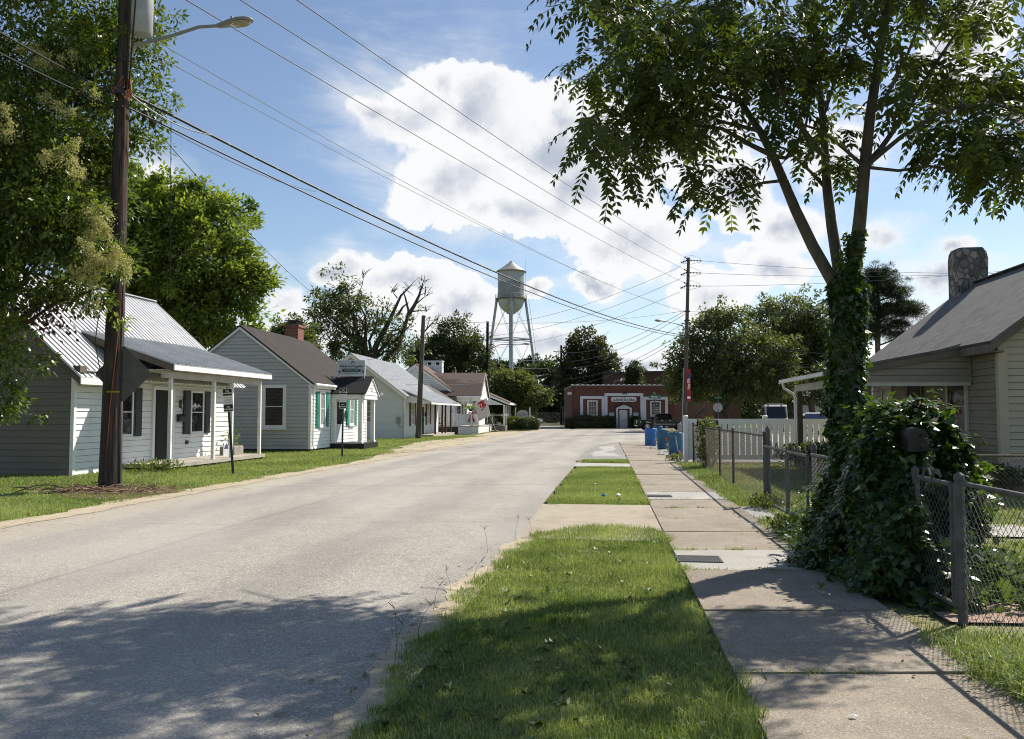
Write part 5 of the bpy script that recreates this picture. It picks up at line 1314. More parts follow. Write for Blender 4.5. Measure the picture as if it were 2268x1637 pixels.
for k in range(12):
    a = k * math.pi / 6; b.tube([(0, math.cos(a) * 0.13, math.sin(a) * 0.13), (-0.02, math.cos(a) * 0.24, math.sin(a) * 0.24), (0, math.cos(a) * 0.34, math.sin(a) * 0.34)], [0.05, 0.09, 0.03], 8)
b.build('petals', M['yellow'], yf)
b = MB(); b.tube([(-0.05, 0, 0), (-0.02, 0, 0), (0.03, 0, 0)], [0.08, 0.15, 0.15], 16); b.build('hub', plain('hub_pale', (0.36, 0.40, 0.46)), yf)
b = MB(); b.cyl((0.05, 0, 0.0), (0.05, 0, -0.86), 0.015, 8); b.build('stake', M['iron_dark'], yf)
# ---------------------------------------------------------------- utility poles
def mast_arm(parent, pts, r0, r1, head_dir, mat='lamp_grey', scale=1.0):
    n = len(pts); a = MB(); a.tube(pts, [r0 + (r1 - r0) * i / (n - 1) for i in range(n)], 10)
    arm = a.build('lamp_arm', M[mat], parent, smooth=True)
    d = Vector(head_dir).normalized(); s = d.cross(Z_).normalized(); u = s.cross(d)
    p = Vector(pts[-1]) - d * 0.02
    prof = [(0.0, 0.05, 0.05, 0.05), (0.10, 0.075, 0.06, 0.06), (0.30, 0.13, 0.085, 0.05), (0.52, 0.165, 0.095, 0.04), (0.70, 0.15, 0.08, 0.03), (0.80, 0.09, 0.045, 0.02), (0.83, 0.03, 0.02, 0.01)]
    h = MB(); vs = []; fs = []; K = 12
    for (t, wd, up, dn) in prof:
        for k in range(K):
            an = 2 * math.pi * k / K; z = math.sin(an)
            vs.append(p + d * t * scale + s * math.cos(an) * wd * scale + u * (z * (up if z > 0 else dn)) * scale)
    for i in range(len(prof) - 1):
        for k in range(K): fs.append((i * K + k, i * K + (k + 1) % K, i * K + K + (k + 1) % K, i * K + K + k))
    fs.append(tuple(reversed(range(K)))); fs.append(tuple(range((len(prof) - 1) * K, len(prof) * K)))
    h.add(vs, fs); h.cyl(p + (d * 0.34 + u * 0.09) * scale, p + (d * 0.34 + u * 0.15) * scale, 0.03 * scale, 8)
    ho = h.build('lamp_head', M[mat], arm, smooth=True)
    g = MB(); c = p + d * 0.53 * scale - u * 0.03 * scale
    vs = []; fs = []
    for (q, rr_) in ((0, 1), (0.03, 0.92), (0.055, 0.6), (0.065, 0.1)):
        for k in range(K):
            an = 2 * math.pi * k / K; vs.append(c + (d * math.cos(an) * 0.24 + s * math.sin(an) * 0.145) * rr_ * scale - u * q * scale)
    for i in range(3):
        for k in range(K): fs.append((i * K + k, i * K + K + k, i * K + K + (k + 1) % K, i * K + (k + 1) % K))
    fs.append(tuple(range(36, 48))[::-1]); g.add(vs, fs); g.build('lens', M['lamp_glass'], ho, smooth=True)
def insulator(mb, p, q, r=0.05, n=3):
    p, q = Vector(p), Vector(q)
    for i in range(n):
        a = p.lerp(q, (i + 0.15) / n); b_ = p.lerp(q, (i + 0.65) / n); mb.tube([a, a.lerp(b_, .5), b_], [r * 0.5, r, r * 0.5], 8)
    mb.cyl(p, q, r * 0.3, 6)

PB = G(243, 1083); PT = PX(278, 5, PB.y)           # near pole
ptop = PB + (PT - PB) * 1.16
pa = thing('utility_pole', 'weathered dark brown near utility pole with transformer and street lamp', 'utility pole', PB)
b = MB(); pts = [ptop * 0 + (ptop - PB) * t for t in (0, .1, .25, .45, .7, 1.0)]
pts[0] = Vector((0, 0, -0.1))
b.tube(pts, [0.235, 0.215, 0.195, 0.17, 0.15, 0.125], 20)
ps = b.build('shaft', M['pole_wood'], pa, smooth=True)
ax = lambda z: (ptop - PB) * (z / (ptop - PB).z)
def polez(py): return (PX(270, py, PB.y)).z
# transformer can
zt0, zt1 = polez(82), polez(-8)
b = MB(); tcx = ax(zt0) + Vector((0.42, -0.10, 0))
b.lathe([(0.19, zt0), (0.232, zt0 + 0.05), (0.232, zt1 - 0.06), (0.245, zt1 - 0.05), (0.245, zt1), (0.18, zt1 + 0.09), (0.03, zt1 + 0.12)], 24, (tcx.x, tcx.y, 0))
b.cyl((tcx.x - 0.08, tcx.y, zt1 + 0.08), (tcx.x - 0.10, tcx.y, zt1 + 0.42), 0.045, 8)
b.obox(tcx + Vector((-0.42, 0.03, 0.25)), (0.26, 0, 0), (0, 0.1, 0), (0, 0, 0.08)); b.obox(tcx + Vector((-0.42, 0.03, 0.55)), (0.26, 0, 0), (0, 0.1, 0), (0, 0, 0.08))
tco = b.build('transformer', M['transformer'], pa, smooth=True)
# lamp arm
zz = polez(150)
a0 = ax(zz) + Vector((0.14, -0.08, 0))
P1_, P2_, P3_ = PX(300, 100, PB.y - .15) - PB, PX(385, 78, PB.y - 0.3) - PB, PX(484, 57, PB.y - .45) - PB
mast_arm(pa, [a0 + Vector((0, 0, -0.12)), a0 + Vector((0.03, 0, 0.18)), P1_, PX(340, 90, PB.y - .2) - PB, P2_, PX(440, 60, PB.y - .4) - PB, P3_], 0.042, 0.034, (1, -0.22, 0.06))
# loose orange duct and hardware where the cables meet the pole
b = MB(); r2 = random.Random(2)
zc = polez(210)
for k in range(4):
    q = [ax(zc + r2.uniform(-0.25, 0.3)) + Vector((r2.uniform(-.22, .3), -0.2 + r2.uniform(-.1, .05), 0)) for _ in range(4)]
    b.tube(q, 0.012, 5)
b.tube([ax(zc + .1) + Vector((.1, -.22, 0)), ax(zc + .2) + Vector((.28, -.25, 0)), ax(zc) + Vector((.3, -.25, 0)), ax(zc - .15) + Vector((.2, -.22, 0))], 0.024, 6)
dz = [polez(y) for y in (240, 330, 430, 560, 700, 800, 900, 985, 1075)]
do = [.16, .19, .17, .24, .20, .13, .05, .02, -0.02]
b.tube([ax(z) + Vector((o, -0.21, 0)) for z, o in zip(dz, do)], 0.011, 5)
b.build('orange_duct', M['orange_duct'], pa)
b = MB(); 
for (z, o) in ((zc, .12), (zc - .35, .12), (zz + .1, .05)): b.tube([ax(z) + Vector((-.2, -.15, 0)), ax(z) + Vector((o, -.25, 0.0)), ax(z) + Vector((.25, -.05, 0))], 0.02, 6)
b.box(-.1, .2, -.27, -.2, zc - .05, zc + .12)
b.tube([ax(polez(650)) + Vector((-.14, -.16, 0)), ax(polez(700)) + Vector((-.30, -.12, 0)), ax(polez(760)) + Vector((-.37, -.1, 0)), ax(polez(830)) + Vector((-.22, -.1, 0)), ax(polez(850)) + Vector((-.10, -.16, 0))], 0.011, 5)
b.tube([Vector((.24, -.05, 0)), Vector((.22, -.06, 1.2)), Vector((.20, -.07, 2.6)), ax(polez(560)) + Vector((.17, -.05, 0))], 0.02, 6)
b.tube([Vector((-.05, -.24, 0)), ax(2.4) + Vector((-.04, -.21, 0)), ax(5.0) + Vector((-.02, -.185, 0)), ax(8.0) + Vector((0, -.17, 0))], 0.008, 5)
b.build('pole_hardware', M['iron_dark'], pa)
b = MB(); zt = polez(868)
b.tube([ax(zt) + Vector((math.cos(R(a_)) * .192, math.sin(R(a_)) * .192, 0)) for a_ in range(-100, -9, 10)], 0.03, 4); b.build('tag_band', M['yellow'], pa)

def simple_pole(name, label, base, top, r0, r1, mat, group=None):
    o = thing(name, label, 'utility pole', base, 0, group)
    b = MB(); d = Vector(top) - Vector(base); b.tube([Vector((0, 0, -0.1)), d * 0.5, d], [r0, (r0 + r1) / 2, r1], 12); b.build('shaft', M[mat], o, smooth=True)
    return o
PBB = G(926, 972); PBT = PX(938, 699, PBB.y)
pb = simple_pole('utility_pole', 'leaning brown utility pole in front of the white brick house', PBB, PBT, 0.19, 0.12, 'pole_grey')
b = MB(); b.cyl(Vector((.15, -.1, 0)), (PBT - PBB) * 0.55 + Vector((.14, -.1, 0)), 0.02, 6); b.build('cable_riser', M['iron_dark'], pb)
PCB, PCT = Vector((PX(1078, 940, 95).x, 95, 0)), PX(1080, 712, 95)
pc_ = simple_pole('utility_pole', 'dark utility pole with a transformer, left of the water tower', PCB, PCT, 0.20, 0.15, 'pole_dark')
b = MB(); d = PCT - PCB; z = PX(1078, 795, 95).z; b.lathe([(.28, z - .55), (.3, z - .5), (.3, z + .5), (.2, z + .6)], 14, (-0.6, -0.1, 0)); b.build('transformer', M['iron_dark'], pc_)
mast_arm(pc_, [(0.1, 0, PX(1080, 775, 95).z), (1.5, -.2, PX(1080, 764, 95).z), (4.0, -.5, PX(1080, 763, 95).z)], 0.05, 0.04, (1, 0, 0.02), scale=1.2)
PEB, PET = Vector((PX(1243, 940, 130).x, 130, 0)), PX(1243, 765, 130)
pe = simple_pole('utility_pole', 'distant utility pole with one crossarm, against the dark magnolia', PEB, PET, 0.2, 0.16, 'pole_dark')
b = MB(); z = (PET - PEB).z - 1.0; b.beam((-1.2, 0, z), (1.2, 0, z - .1), .12, .12); b.build('crossarm', M['pole_dark'], pe)
PRY = 70.0
PRB, PRT = Vector((PX(1515.5, 940, PRY).x, PRY, 0)), PX(1525, 571, PRY)
pr_ = simple_pole('utility_pole', 'tall utility pole at the street corner carrying a lamp and a red banner', PRB, PRT, 0.19, 0.13, 'pole_grey')
rax = lambda py: (PX(0, py, PRY).z) / (PRT.z) * (PRT - PRB)
mast_arm(pr_, [rax(745), rax(735) + Vector((-.05, -.1, 0)), rax(722) + Vector((-.45, -.3, 0)), rax(716) + Vector((-1.6, -.8, 0)), rax(714) + Vector((-2.1, -1.0, 0))], 0.045, 0.035, (-1, -0.35, 0.03), scale=1.15)
b = MB()
for py in (577, 604, 633):
    q = rax(py)
    insulator(b, q + Vector((-.12, -.1, 0)), q + Vector((-.75, -.45, -.28)), .085, 4); insulator(b, q + Vector((.12, 0, 0)), q + Vector((1.15, -.1, -.05)), .075, 4); insulator(b, q + Vector((-.1, -.05, .12)), q + Vector((-.45, -.35, .25)), .075, 2)
    b.tube([q + Vector((-.4, -.3, .25)), q + Vector((.3, -.2, .42)), q + Vector((1.1, -.1, .1))], .012, 4)
    b.tube([q + Vector((-.7, -.4, -.3)), q + Vector((.2, -.2, -.35)), q + Vector((1.1, -.1, -.12))], .012, 4)
for py in (690, 710, 742, 748): b.box(rax(py).x - .2, rax(py).x + .2, -.2, .2, rax(py).z - .05, rax(py).z + .05)
b.build('insulator', M['iron_dark'], pr_)
b = MB(); b.cyl((-.22, -.12, 0), rax(815) + Vector((-.2, -.12, 0)), .055, 8); b.build('conduit', M['lamp_grey'], pr_)
# banner (white lettering runs up the cloth)
bz1, bz0 = PX(0, 818, PRY).z, PX(0, 889, PRY).z
bn = thing('banner', 'long narrow red banner with white lettering strapped to the corner pole', 'banner', PRB + rax(855) * 1.0 + Vector((.30, -.22, -(bz1 + bz0) / 2 + (bz0 - 0) + 0)) * 1.0)
bn.location = (PRB.x + rax(855).x + .22, PRY - .22, bz0)
bh = bz1 - bz0
b = MB(); b.box(-.17, .17, -.012, .012, 0.0, bh); b.build('cloth', M['banner_red'], bn)
b = MB(); b.box(-.15, .15, -.016, -.0125, bh * .70, bh * .88); b.build('emblem', M['banner_blue'], bn)
b = MB(); b.box(-.12, .14, -.016, -.0125, bh * .08, bh * .15); b.build('lower_patch', M['sign_white'], bn)
text_mesh('lettering', 'Hope Mills', .34, M['sign_white'], bn, (0.0, -.018, bh * .54), (R(90), R(-90), 0), xs=.62, bold=.004)

# ---------------------------------------------------------------- overhead wires
def wire(label, p, q, sag, r, m='wire_black', n=28, name='overhead_wire', group=None, lash=None):
    p, q = Vector(p), Vector(q)
    pts = [p.lerp(q, i / n) - Z_ * (4 * sag * (i / n) * (1 - i / n)) for i in range(n + 1)]
    b = MB(); b.tube(pts, r, 5)
    o = tag(b.build(name, M[m]), label, 'wire', group)
    if lash:
        h = MB(); L_ = (q - p).length; turns = int(L_ / 0.9)
        for k in range(turns):
            t = k / turns; c_ = p.lerp(q, t) - Z_ * (4 * sag * t * (1 - t)); t2 = t + 0.35 / turns; d_ = p.lerp(q, t2) - Z_ * (4 * sag * t2 * (1 - t2))
            h.tube([c_ + Z_ * r * 0.9 + X_ * -r * .5, d_ - Z_ * r * 0.2 + X_ * r], r * 0.42, 4)
        h.build('lashing', M['transformer'], o)
    return o
GL = 'overhead wires between the near pole and the corner pole'
a_ = lambda py: PB + ax(polez(py))
c_ = lambda py: PRB + rax(py)
wire('thick black cable bundle with pale lashing, lowest across the street', a_(212) + Vector((.2, -.1, 0)), c_(743), 0.95, 0.034, lash=True, name='cable_bundle')
wire('pale grey loop of cable joining the bundle at the near pole', a_(216) + Vector((.25, -.15, 0)), a_(212) + Vector((1.5, 1.35, -0.42)), 0.16, 0.016, 'transformer', 12, name='cable_loop')
wire('second black cable slung just under the thick bundle', a_(243) + Vector((.2, -.1, 0)), c_(747), 0.95, 0.022, name='cable')
wire('thin cable twisting below the second black cable', a_(246) + Vector((.3, 0, 0)), PX(700, 425, 34), 0.25, 0.010, name='cable')
# three primaries come in over the viewer's left shoulder
for k, ((x0, y0), py, lb) in enumerate((((718, 0), 577, 'topmost primary wire reaching the corner pole'), ((605, 0), 604, 'middle primary wire reaching the corner pole'), ((490, 0), 633, 'lowest primary wire reaching the corner pole'))):
    q = c_(py) + Vector((-.45, -.35, .25))
    p = PX(x0, y0, 17.5); ext = p + (p - q) * 0.42
    wire(lb, ext, q, 0.55 if k else 0.5, 0.0125, 'wire_grey', 40)
wire('upper of two hair-thin wires above the cable bundle', a_(62) + Vector((.2, 0, 0)), c_(690), 0.85, 0.009, 'wire_grey')
wire('lower of two hair-thin wires above the cable bundle', a_(96) + Vector((.2, 0, 0)), c_(690) + Vector((0, 0, -.1)), 0.65, 0.009, 'wire_grey')
# cables arriving at the near pole from the left and from overhead
wire('grey cable arriving at the near pole from upper left', a_(214) + Vector((-.1, -.1, 0)), PX(95, 62, 13.5) + Vector((-4, -3.0, 2.0)), 0.25, 0.022)
wire('lower cable arriving at the near pole from the left', a_(243) + Vector((-.1, -.1, 0)), PX(0, 66, 12.5) + Vector((-4, -3.2, 1.8)), 0.25, 0.018)
wire('thick black riser running from the near pole up over the road', a_(205) + Vector((.15, -.15, 0)), PX(368, 0, 13.0) + Vector((1.6, -4.4, 4.2)), 0.35, 0.030)
wire('second riser alongside the thick black one', a_(208) + Vector((.2, -.15, 0)), PX(374, 0, 13.0) + Vector((1.8, -4.4, 4.1)), 0.32, 0.016)
wire('straight service wire dropping behind the grey house', a_(225) + Vector((.2, 0, 0)), PX(700, 655, 50), 0.30, 0.011, name='service_wire')
b_ = PX(379, 262, 18.6)
wire('loose vertical wire hanging down in front of the bright tree', b_, PX(377, 620, 18.9), 0.0, 0.008, n=6, name='hanging_wire')
# corner pole to the poles beyond
for k, (py, qy, lb) in enumerate(((585, 722, 'highest'), (612, 745, 'middle'), (641, 768, 'lowest'))):
    wire('%s wire running from the corner pole back towards the water tower' % lb, c_(py) + Vector((-.75, -.45, -.28)), PCB + Vector((0, 0, PX(0, qy, 95).z)) if k < 2 else Vector((PX(1085, 772, 110).x, 110, PX(1085, 772, 110).z)), 0.9, 0.016, 'wire_grey')
for k, (py, x1, y1, lb) in enumerate(((577, 2330, 606, 'topmost'), (604, 2330, 600, 'middle'), (633, 2330, 590, 'lowest'))):
    wire('%s of three wires leaving the corner pole to the right' % lb, c_(py) + Vector((1.15, -.1, -.05)), PX(x1, y1, 62), 0.35, 0.014, 'wire_grey')
wire('black telephone cable from the corner pole into the right-hand trees', c_(743) + Vector((.15, 0, 0)), PX(1900, 788, 62), 0.25, 0.05, name='cable')
wire('black drop cable sagging in front of the right-hand trees', c_(757) + Vector((.2, 0, 0)), PX(1900, 830, 55), 0.25, 0.035, name='cable')
wire('thin wire from the corner pole towards the pine', c_(690) + Vector((.2, 0, 0)), PX(1900, 690, 66), 0.1, 0.010, 'wire_grey')
for k, (py, qy) in enumerate(((688, 780), (695, 800), (714, 815), (735, 838), (742, 852))):
    wire('%s of five low wires between corner pole and the distant pole' % ('highest', 'second highest', 'middle', 'second lowest', 'lowest')[k], c_(py) + Vector((-.15, 0, 0)), PX(1243, qy, 130), 1.2, 0.02, 'wire_grey')
wire('insulated wire from the leaning pole to the corner pole', PBT + Vector((.1, 0, -.3)), c_(688) + Vector((-.1, 0, 0)), 0.55, 0.016)
wire('short loop joining the leaning pole and its wire', PBT + Vector((.1, 0, -1.3)), PBT + Vector((.9, .1, -.34)), .12, 0.012, n=8)
wire('service wire from the leaning pole to the white brick house', PBT + Vector((-.1, 0, -1.5)), PX(800, 798, 57), 0.3, 0.012, name='service_wire')
wire('wire from the leaning pole to the transformer pole', PBT + Vector((.1, 0, -.5)), PCT + Vector((0, 0, -.6)), 0.5, 0.014, 'wire_grey')
wire('service wire to the brown-roofed house', PX(860, 851, 56) , PX(1056, 851, 74), 0.05, 0.014, name='service_wire')
for k, (y0, y1) in enumerate(((786, 792), (800, 812), (815, 826), (830, 852))):
    wire('%s of four wires crossing behind the water tower legs' % ('highest', 'second', 'third', 'lowest')[k], PX(1080, y0, 95), PX(1243, y1, 130), 0.6, 0.02, 'wire_grey')

# ---------------------------------------------------------------- water tower
TY = 225.0
ts = TY / F_PX
tb = Vector((PX(1132, 900, TY).x, TY, 0))
wt = thing('water_tower', 'old silver grey water tower on tall steel legs with conical roof', 'water tower', tb)
tz = lambda py: PX(1132, py, TY).z
RT = 29.6 * ts
zb, zt_ = tz(660), tz(602)
zm = tz(626)
b = MB(); b.lathe([(RT, zb), (RT, zm)], 40); lo_ = b.build('lower_tank', M['tank_grey'], wt, smooth=True)
b = MB(); b.lathe([(RT * 1.003, zm), (RT * 1.003, zt_)], 40)
for z in (zm, (zm + zt_) / 2 + 1.2): b.lathe([(RT * 1.008, z - .06), (RT * 1.008, z + .06)], 40)
b.build('tank', M['tank_white'], wt, smooth=True)
b = MB(); b.lathe([(34.3 * ts, zt_ - .15), (34.5 * ts, zt_), (RT * .5, zt_ + (tz(580.5) - zt_) * .60), (.35, tz(580.5)), (.3, tz(579)), (.05, tz(578))], 40); b.build('roof', M['tank_roof'], wt, smooth=False)
b = MB(); prof = []
for k in range(11):
    an = math.pi / 2 * k / 10; prof.append((max(1.2, RT * math.cos(an)), zb - (zb - tz(695)) * math.sin(an)))
b.lathe(prof[::-1], 40); b.build('bowl', M['tank_white'], wt, smooth=True)
b = MB(); zc_ = tz(663)
b.lathe([(RT, zc_ - .12), (35.5 * ts, zc_ - .12), (35.5 * ts, zc_ + .12), (RT, zc_ + .12)], 40); ba = b.build('balcony', M['tank_rust'], wt)
b = MB(); zr = zc_ + 1.25
for k in range(24):
    an = k * math.pi / 12; c = Vector((math.cos(an) * 35 * ts, math.sin(an) * 35 * ts, 0)); b.cyl(c + Z_ * zc_, c + Z_ * zr, .035, 5)
for z in (zr, zc_ + .65): b.tube([(math.cos(k * math.pi / 20) * 35 * ts, math.sin(k * math.pi / 20) * 35 * ts, z) for k in range(41)], .035, 5, False)
b.build('railing', M['tank_white'], ba)
b = MB(); b.lathe([(4.9 * ts, -.1), (4.9 * ts, tz(694))], 20); b.build('riser', M['tank_steel'], wt, smooth=True)
tops, bots = [], []
A0 = -88.5
for k in range(4):
    an = R(A0 + 90 * k); u = Vector((math.cos(an), math.sin(an), 0))
    tp = u * 31.5 * ts + Z_ * zb * 1.0; bt = u * 68 * ts
    tops.append(tp); bots.append(bt)
    lg = MB(); lg.tube([bt, tp], .36, 8)
    lg.build('leg', M['tank_steel'], wt, smooth=True)
b = MB()
ev_ = lambda k, t: bots[k].lerp(tops[k], t)
lv = [0.0, 0.29, 0.66, 1.0]
for k in range(4):
    k2 = (k + 1) % 4
    for t in lv[1:3]: b.beam(ev_(k, t), ev_(k2, t), .22, .30); b.beam(ev_(k, t) - Z_ * .55, ev_(k2, t) - Z_ * .55, .10, .10)
    b.beam(ev_(k, 0.66), Vector((0, 0, ev_(k, .66).z)), .1, .14)
b.build('strut', M['tank_steel'], wt)
b = MB()
for k in range(4):
    k2 = (k + 1) % 4
    for t0, t1 in zip(lv[:-1], lv[1:]):
        b.tube([ev_(k, t0), ev_(k2, t1)], .05, 4); b.tube([ev_(k2, t0), ev_(k, t1)], .05, 4)
b.build('tie_rod', M['tank_steel'], wt)
b = MB(); lx = RT + .25
for s in (-.2, .2): b.beam((lx, -1.0 + s, zc_), (lx, -1.0 + s, zt_ + 3.0 * (s > 0) + .3), .06, .06, (0, 1, 0))
k_ = 1
for s in (-.22, .22): b.beam(ev_(k_, 0.02) + Vector((.9, s, 0)), ev_(k_, .99) + Vector((.9, s, 0)), .07, .07)
for i in range(60): b.beam(ev_(k_, i / 60) + Vector((.9, -.22, 0)), ev_(k_, i / 60) + Vector((.9, .22, 0)), .04, .04)
b.build('ladder', M['tank_steel'], wt)

# ---------------------------------------------------------------- brick office with white frames
GY = 92.0
gx = lambda z4: PX(1210 + z4 * .18913, 900, GY).x
gz = lambda z4: max(0.0, PX(1210, 759.8 + z4 * .18913, GY).z)
X0, X1, ZT = gx(305), gx(1510), gz(494)
gb = thing('brick_building', 'low red brick office with white surrounds, name board and white door', 'building', (0, GY, 0))
b = MB(); b.box(X0, X1, 0.0, 14.0, -.1, ZT - .08); b.box(X0 - .0, X1, -.06, 0.0, ZT - .55, ZT - .45); b.build('wall', M['red_brick'], gb)
b = MB(); b.box(X0 - .05, X1 + .05, -.09, .35, ZT - .08, ZT + .02); b.box(X0 - .05, X0 + .3, .35, 14, ZT - .08, ZT + .02); b.box(X1 - .3, X1 + .05, .35, 14, ZT - .08, ZT + .02)
cpo = b.build('coping', M['coping'], gb)
b = MB(); n = 21
for i in range(n):
    x = X0 + (X1 - X0) * (i + .0) / (n - 1); b.tube([(x - .10, -.05, ZT + .02), (x, -.05, ZT + .05), (x + .10, -.05, ZT + .02)], [.03, .07, .03], 8)
for i in range(n - 1):
    xa = X0 + (X1 - X0) * i / (n - 1); b.box(xa + .1, xa + (X1 - X0) / (n - 1) - .1, -.085, .1, ZT + .021, ZT + .05)
b.build('coping_tile', M['coping_cap'], cpo)
def surround(name, xa, xb, za, t, y=-.10):
    f = MB(); f.box(xa, xa + t, y, 0.0, 0, za); f.box(xb - t, xb, y, 0.0, 0, za); f.box(xa + t, xb - t, y, 0.0, za - t, za); f.build(name, M['frame_white'], gb)
tt = gx(430) - gx(397)
surround('surround', gx(397), gx(681), gz(622), tt, -.08); surround('surround', gx(682), gx(1134), gz(588), tt, -.13); surround('surround', gx(1135), gx(1424), gz(630), tt, -.08)
for za, zb_ in ((480, 600), (1218, 1340)):
    window_(gb, (gx(za), -.001, gz(878)), X_, -Y_, gx(zb_) - gx(za), gz(672 if za < 900 else 680) - gz(878), .13, 'glass', 6, 3, 'white_trim')
door_(gb, (gx(845), -.04, 0.03), X_, -Y_, gx(958) - gx(845), gz(778), 'door_white', 'red_brick', .10, .03)
f = MB()
for za, zb_ in ((814, 838), (972, 998)): f.bbox(gx(za), gx(zb_), -.28, -.131, 0, gz(772), .01)
f.box(gx(812), gx(1000), -.30, -.131, gz(772), gz(760)); f.build('door_post', M['frame_white'], gb)
f = MB(); f.prism([(gx(814), -.26, gz(759)), (gx(997), -.26, gz(759)), (gx(906), -.26, gz(722))], (0, .12, 0)); po = f.build('pediment', M['frame_white'], gb)
f = MB(); f.beam((gx(808), -.2, gz(760)), (gx(906), -.2, gz(718)), .24, .05); f.beam((gx(1004), -.2, gz(760)), (gx(906), -.2, gz(718)), .24, .05); f.build('pediment_cap', M['iron_dark'], po)
text_mesh('number', '5540', .16, M['letter_grey'], po, (gx(906), -.265, gz(745)), tf)
f = MB(); f.box(gx(885), gx(920), -.08, -.071, gz(908), gz(900)); f.build('letter_slot', M['iron_dark'], gb)
for za, zb_ in ((733, 794), (1015, 1078)):
    xa, xb, z0, z1 = gx(za), gx(zb_), gz(863), gz(815); c = .08
    f = MB(); f.prism([(xa + c, -.03, z0), (xb - c, -.03, z0), (xb, -.03, z0 + c), (xb, -.03, z1 - c), (xb - c, -.03, z1), (xa + c, -.03, z1), (xa, -.03, z1 - c), (xa, -.03, z0 + c)], (0, .029, 0)); fo = f.build('plaque', M['frame_white'], gb)
    f = MB(); f.box(xa + .08, xb - .08, -.034, -.031, z1 - .13, z1 - .09); f.build('plaque_line', M['letter_blue'], fo)
f = MB(); f.box(gx(895), gx(935), -.25, -.131, gz(592), gz(578)); f.tube([(gx(905), -.2, gz(584)), (gx(896), -.35, gz(592))], [.05, .09], 8); f.tube([(gx(925), -.2, gz(584)), (gx(934), -.35, gz(592))], [.05, .09], 8); f.build('wall_lamp', M['iron_dark'], gb)
f = MB(); f.box(X0 - .45, X0 - .01, .5, 1.2, gz(606), gz(572)); f.build('air_conditioner', M['white_trim'], gb)
f = MB(); f.cyl((gx(805), .6, ZT), (gx(805), .6, gz(450)), .03, 6); f.tube([(gx(805), .6, gz(450)), (gx(820), .4, gz(436)), (gx(868), -.2, gz(432))], .03, 6); f.tube([(gx(868), -.2, gz(430)), (gx(872), -.3, gz(446))], [.08, .13], 10); f.build('roof_lamp', M['lamp_grey'], gb)
nb = thing('name_board', 'white bracket-cornered name board over the brick office door', 'sign', (0, GY, 0))
xa, xb, z0, z1 = gx(757), gx(1055), gz(690), gz(630); c = .13
f = MB(); f.prism([(xa + c, -.10, z0), (xb - c, -.10, z0), (xb, -.10, z0 + c), (xb, -.10, z1 - c), (xb - c, -.10, z1), (xa + c, -.10, z1), (xa, -.10, z1 - c), (xa, -.10, z0 + c)], (0, .095, 0)); f.build('panel', M['sign_white'], nb)
f = MB()
for (p, q) in (((xa + c, z0), (xb - c, z0)), ((xb - c, z0), (xb, z0 + c)), ((xb, z0 + c), (xb, z1 - c)), ((xb, z1 - c), (xb - c, z1)), ((xb - c, z1), (xa + c, z1)), ((xa + c, z1), (xa, z1 - c)), ((xa, z1 - c), (xa, z0 + c)), ((xa, z0 + c), (xa + c, z0))):
    f.beam((p[0], -.108, p[1]), (q[0], -.108, q[1]), .012, .03)
xm = (xa + xb) / 2
f.box(xa + .5, xm - .33, -.106, -.1005, z1 - .16, z1 - .14); f.box(xm + .33, xb - .5, -.106, -.1005, z1 - .16, z1 - .14)
f.build('border', M['letter_dark'], nb)
text_mesh('lettering', 'THE', .17, M['letter_dark'], nb, (xm, -.102, z1 - .13), tf, bold=.006, spacing=1.15)
text_mesh('lettering', 'GARDNER BUILDING', .38, M['letter_dark'], nb, (xm, -.102, z0 + .21), tf, xs=.70, bold=.012)
# mill behind
ml_ = thing('mill_building', 'long dark brick mill behind the office, mostly hidden by trees', 'building', (0, 122, 0))
b = MB(); xa, xb = PX(1340, 900, 122).x, PX(1640, 900, 122).x; zt = PX(1400, 829, 122).z; zt2 = PX(1480, 823.5, 122).z
b.prism([(xa, 0, 0), (xb, 0, 0), (xb, 0, zt2), (xa, 0, zt)], (0, 20, 0)); b.build('wall', M['mill_brick'], ml_)
b = MB(); b.prism([(xa - .1, -.15, zt), (xb + .1, -.15, zt2), (xb + .1, -.15, zt2 + .35), (xa - .1, -.15, zt + .35)], (0, 20, 0)); b.build('roof', M['iron_dark'], ml_)
an = thing('annex_building', 'low pinkish brick annex wall with a steel stair, behind the corner pole', 'building', (0, 108, 0))
b = MB(); xa, xb = PX(1496, 900, 108).x, PX(1582, 900, 108).x; b.box(xa, xb, 0, 8, 0, PX(1500, 889, 108).z); b.build('wall', M['old_brick'], an)
sr = thing('steel_stair', 'grey steel stair rising against the pinkish brick annex', 'stair', (0, 106, 0))
b = MB(); p0, p1 = PX(1532, 924, 106), PX(1560, 895, 106)
for dy in (-1.0, 0.0): 
    b.beam((p0.x, dy, p0.z - .6), (p1.x, dy, p1.z - .6), .12, .3); b.beam((p0.x, dy, p0.z + .3), (p1.x, dy, p1.z + .3), .07, .07)
for k in range(14):
    q = p0.lerp(p1, k / 13); b.box(q.x - .15, q.x + .15, -1.0, 0, q.z - .68, q.z - .62)
b.beam((p0.x, -1, 0), (p0.x, -1, p0.z + .3), .08, .08, (0, 1, 0)); b.beam((p1.x, -1, 0), (p1.x, -1, p1.z + .3), .08, .08, (0, 1, 0))
b.beam((p0.x - 2.6, -1, p0.z + .3), (p0.x, -1, p0.z + .3), .07, .07); b.beam((p0.x - 2.6, -1, 0), (p0.x - 2.6, -1, p0.z + .3), .07, .07, (0, 1, 0)); b.build('stair_frame', M['galv'], sr)

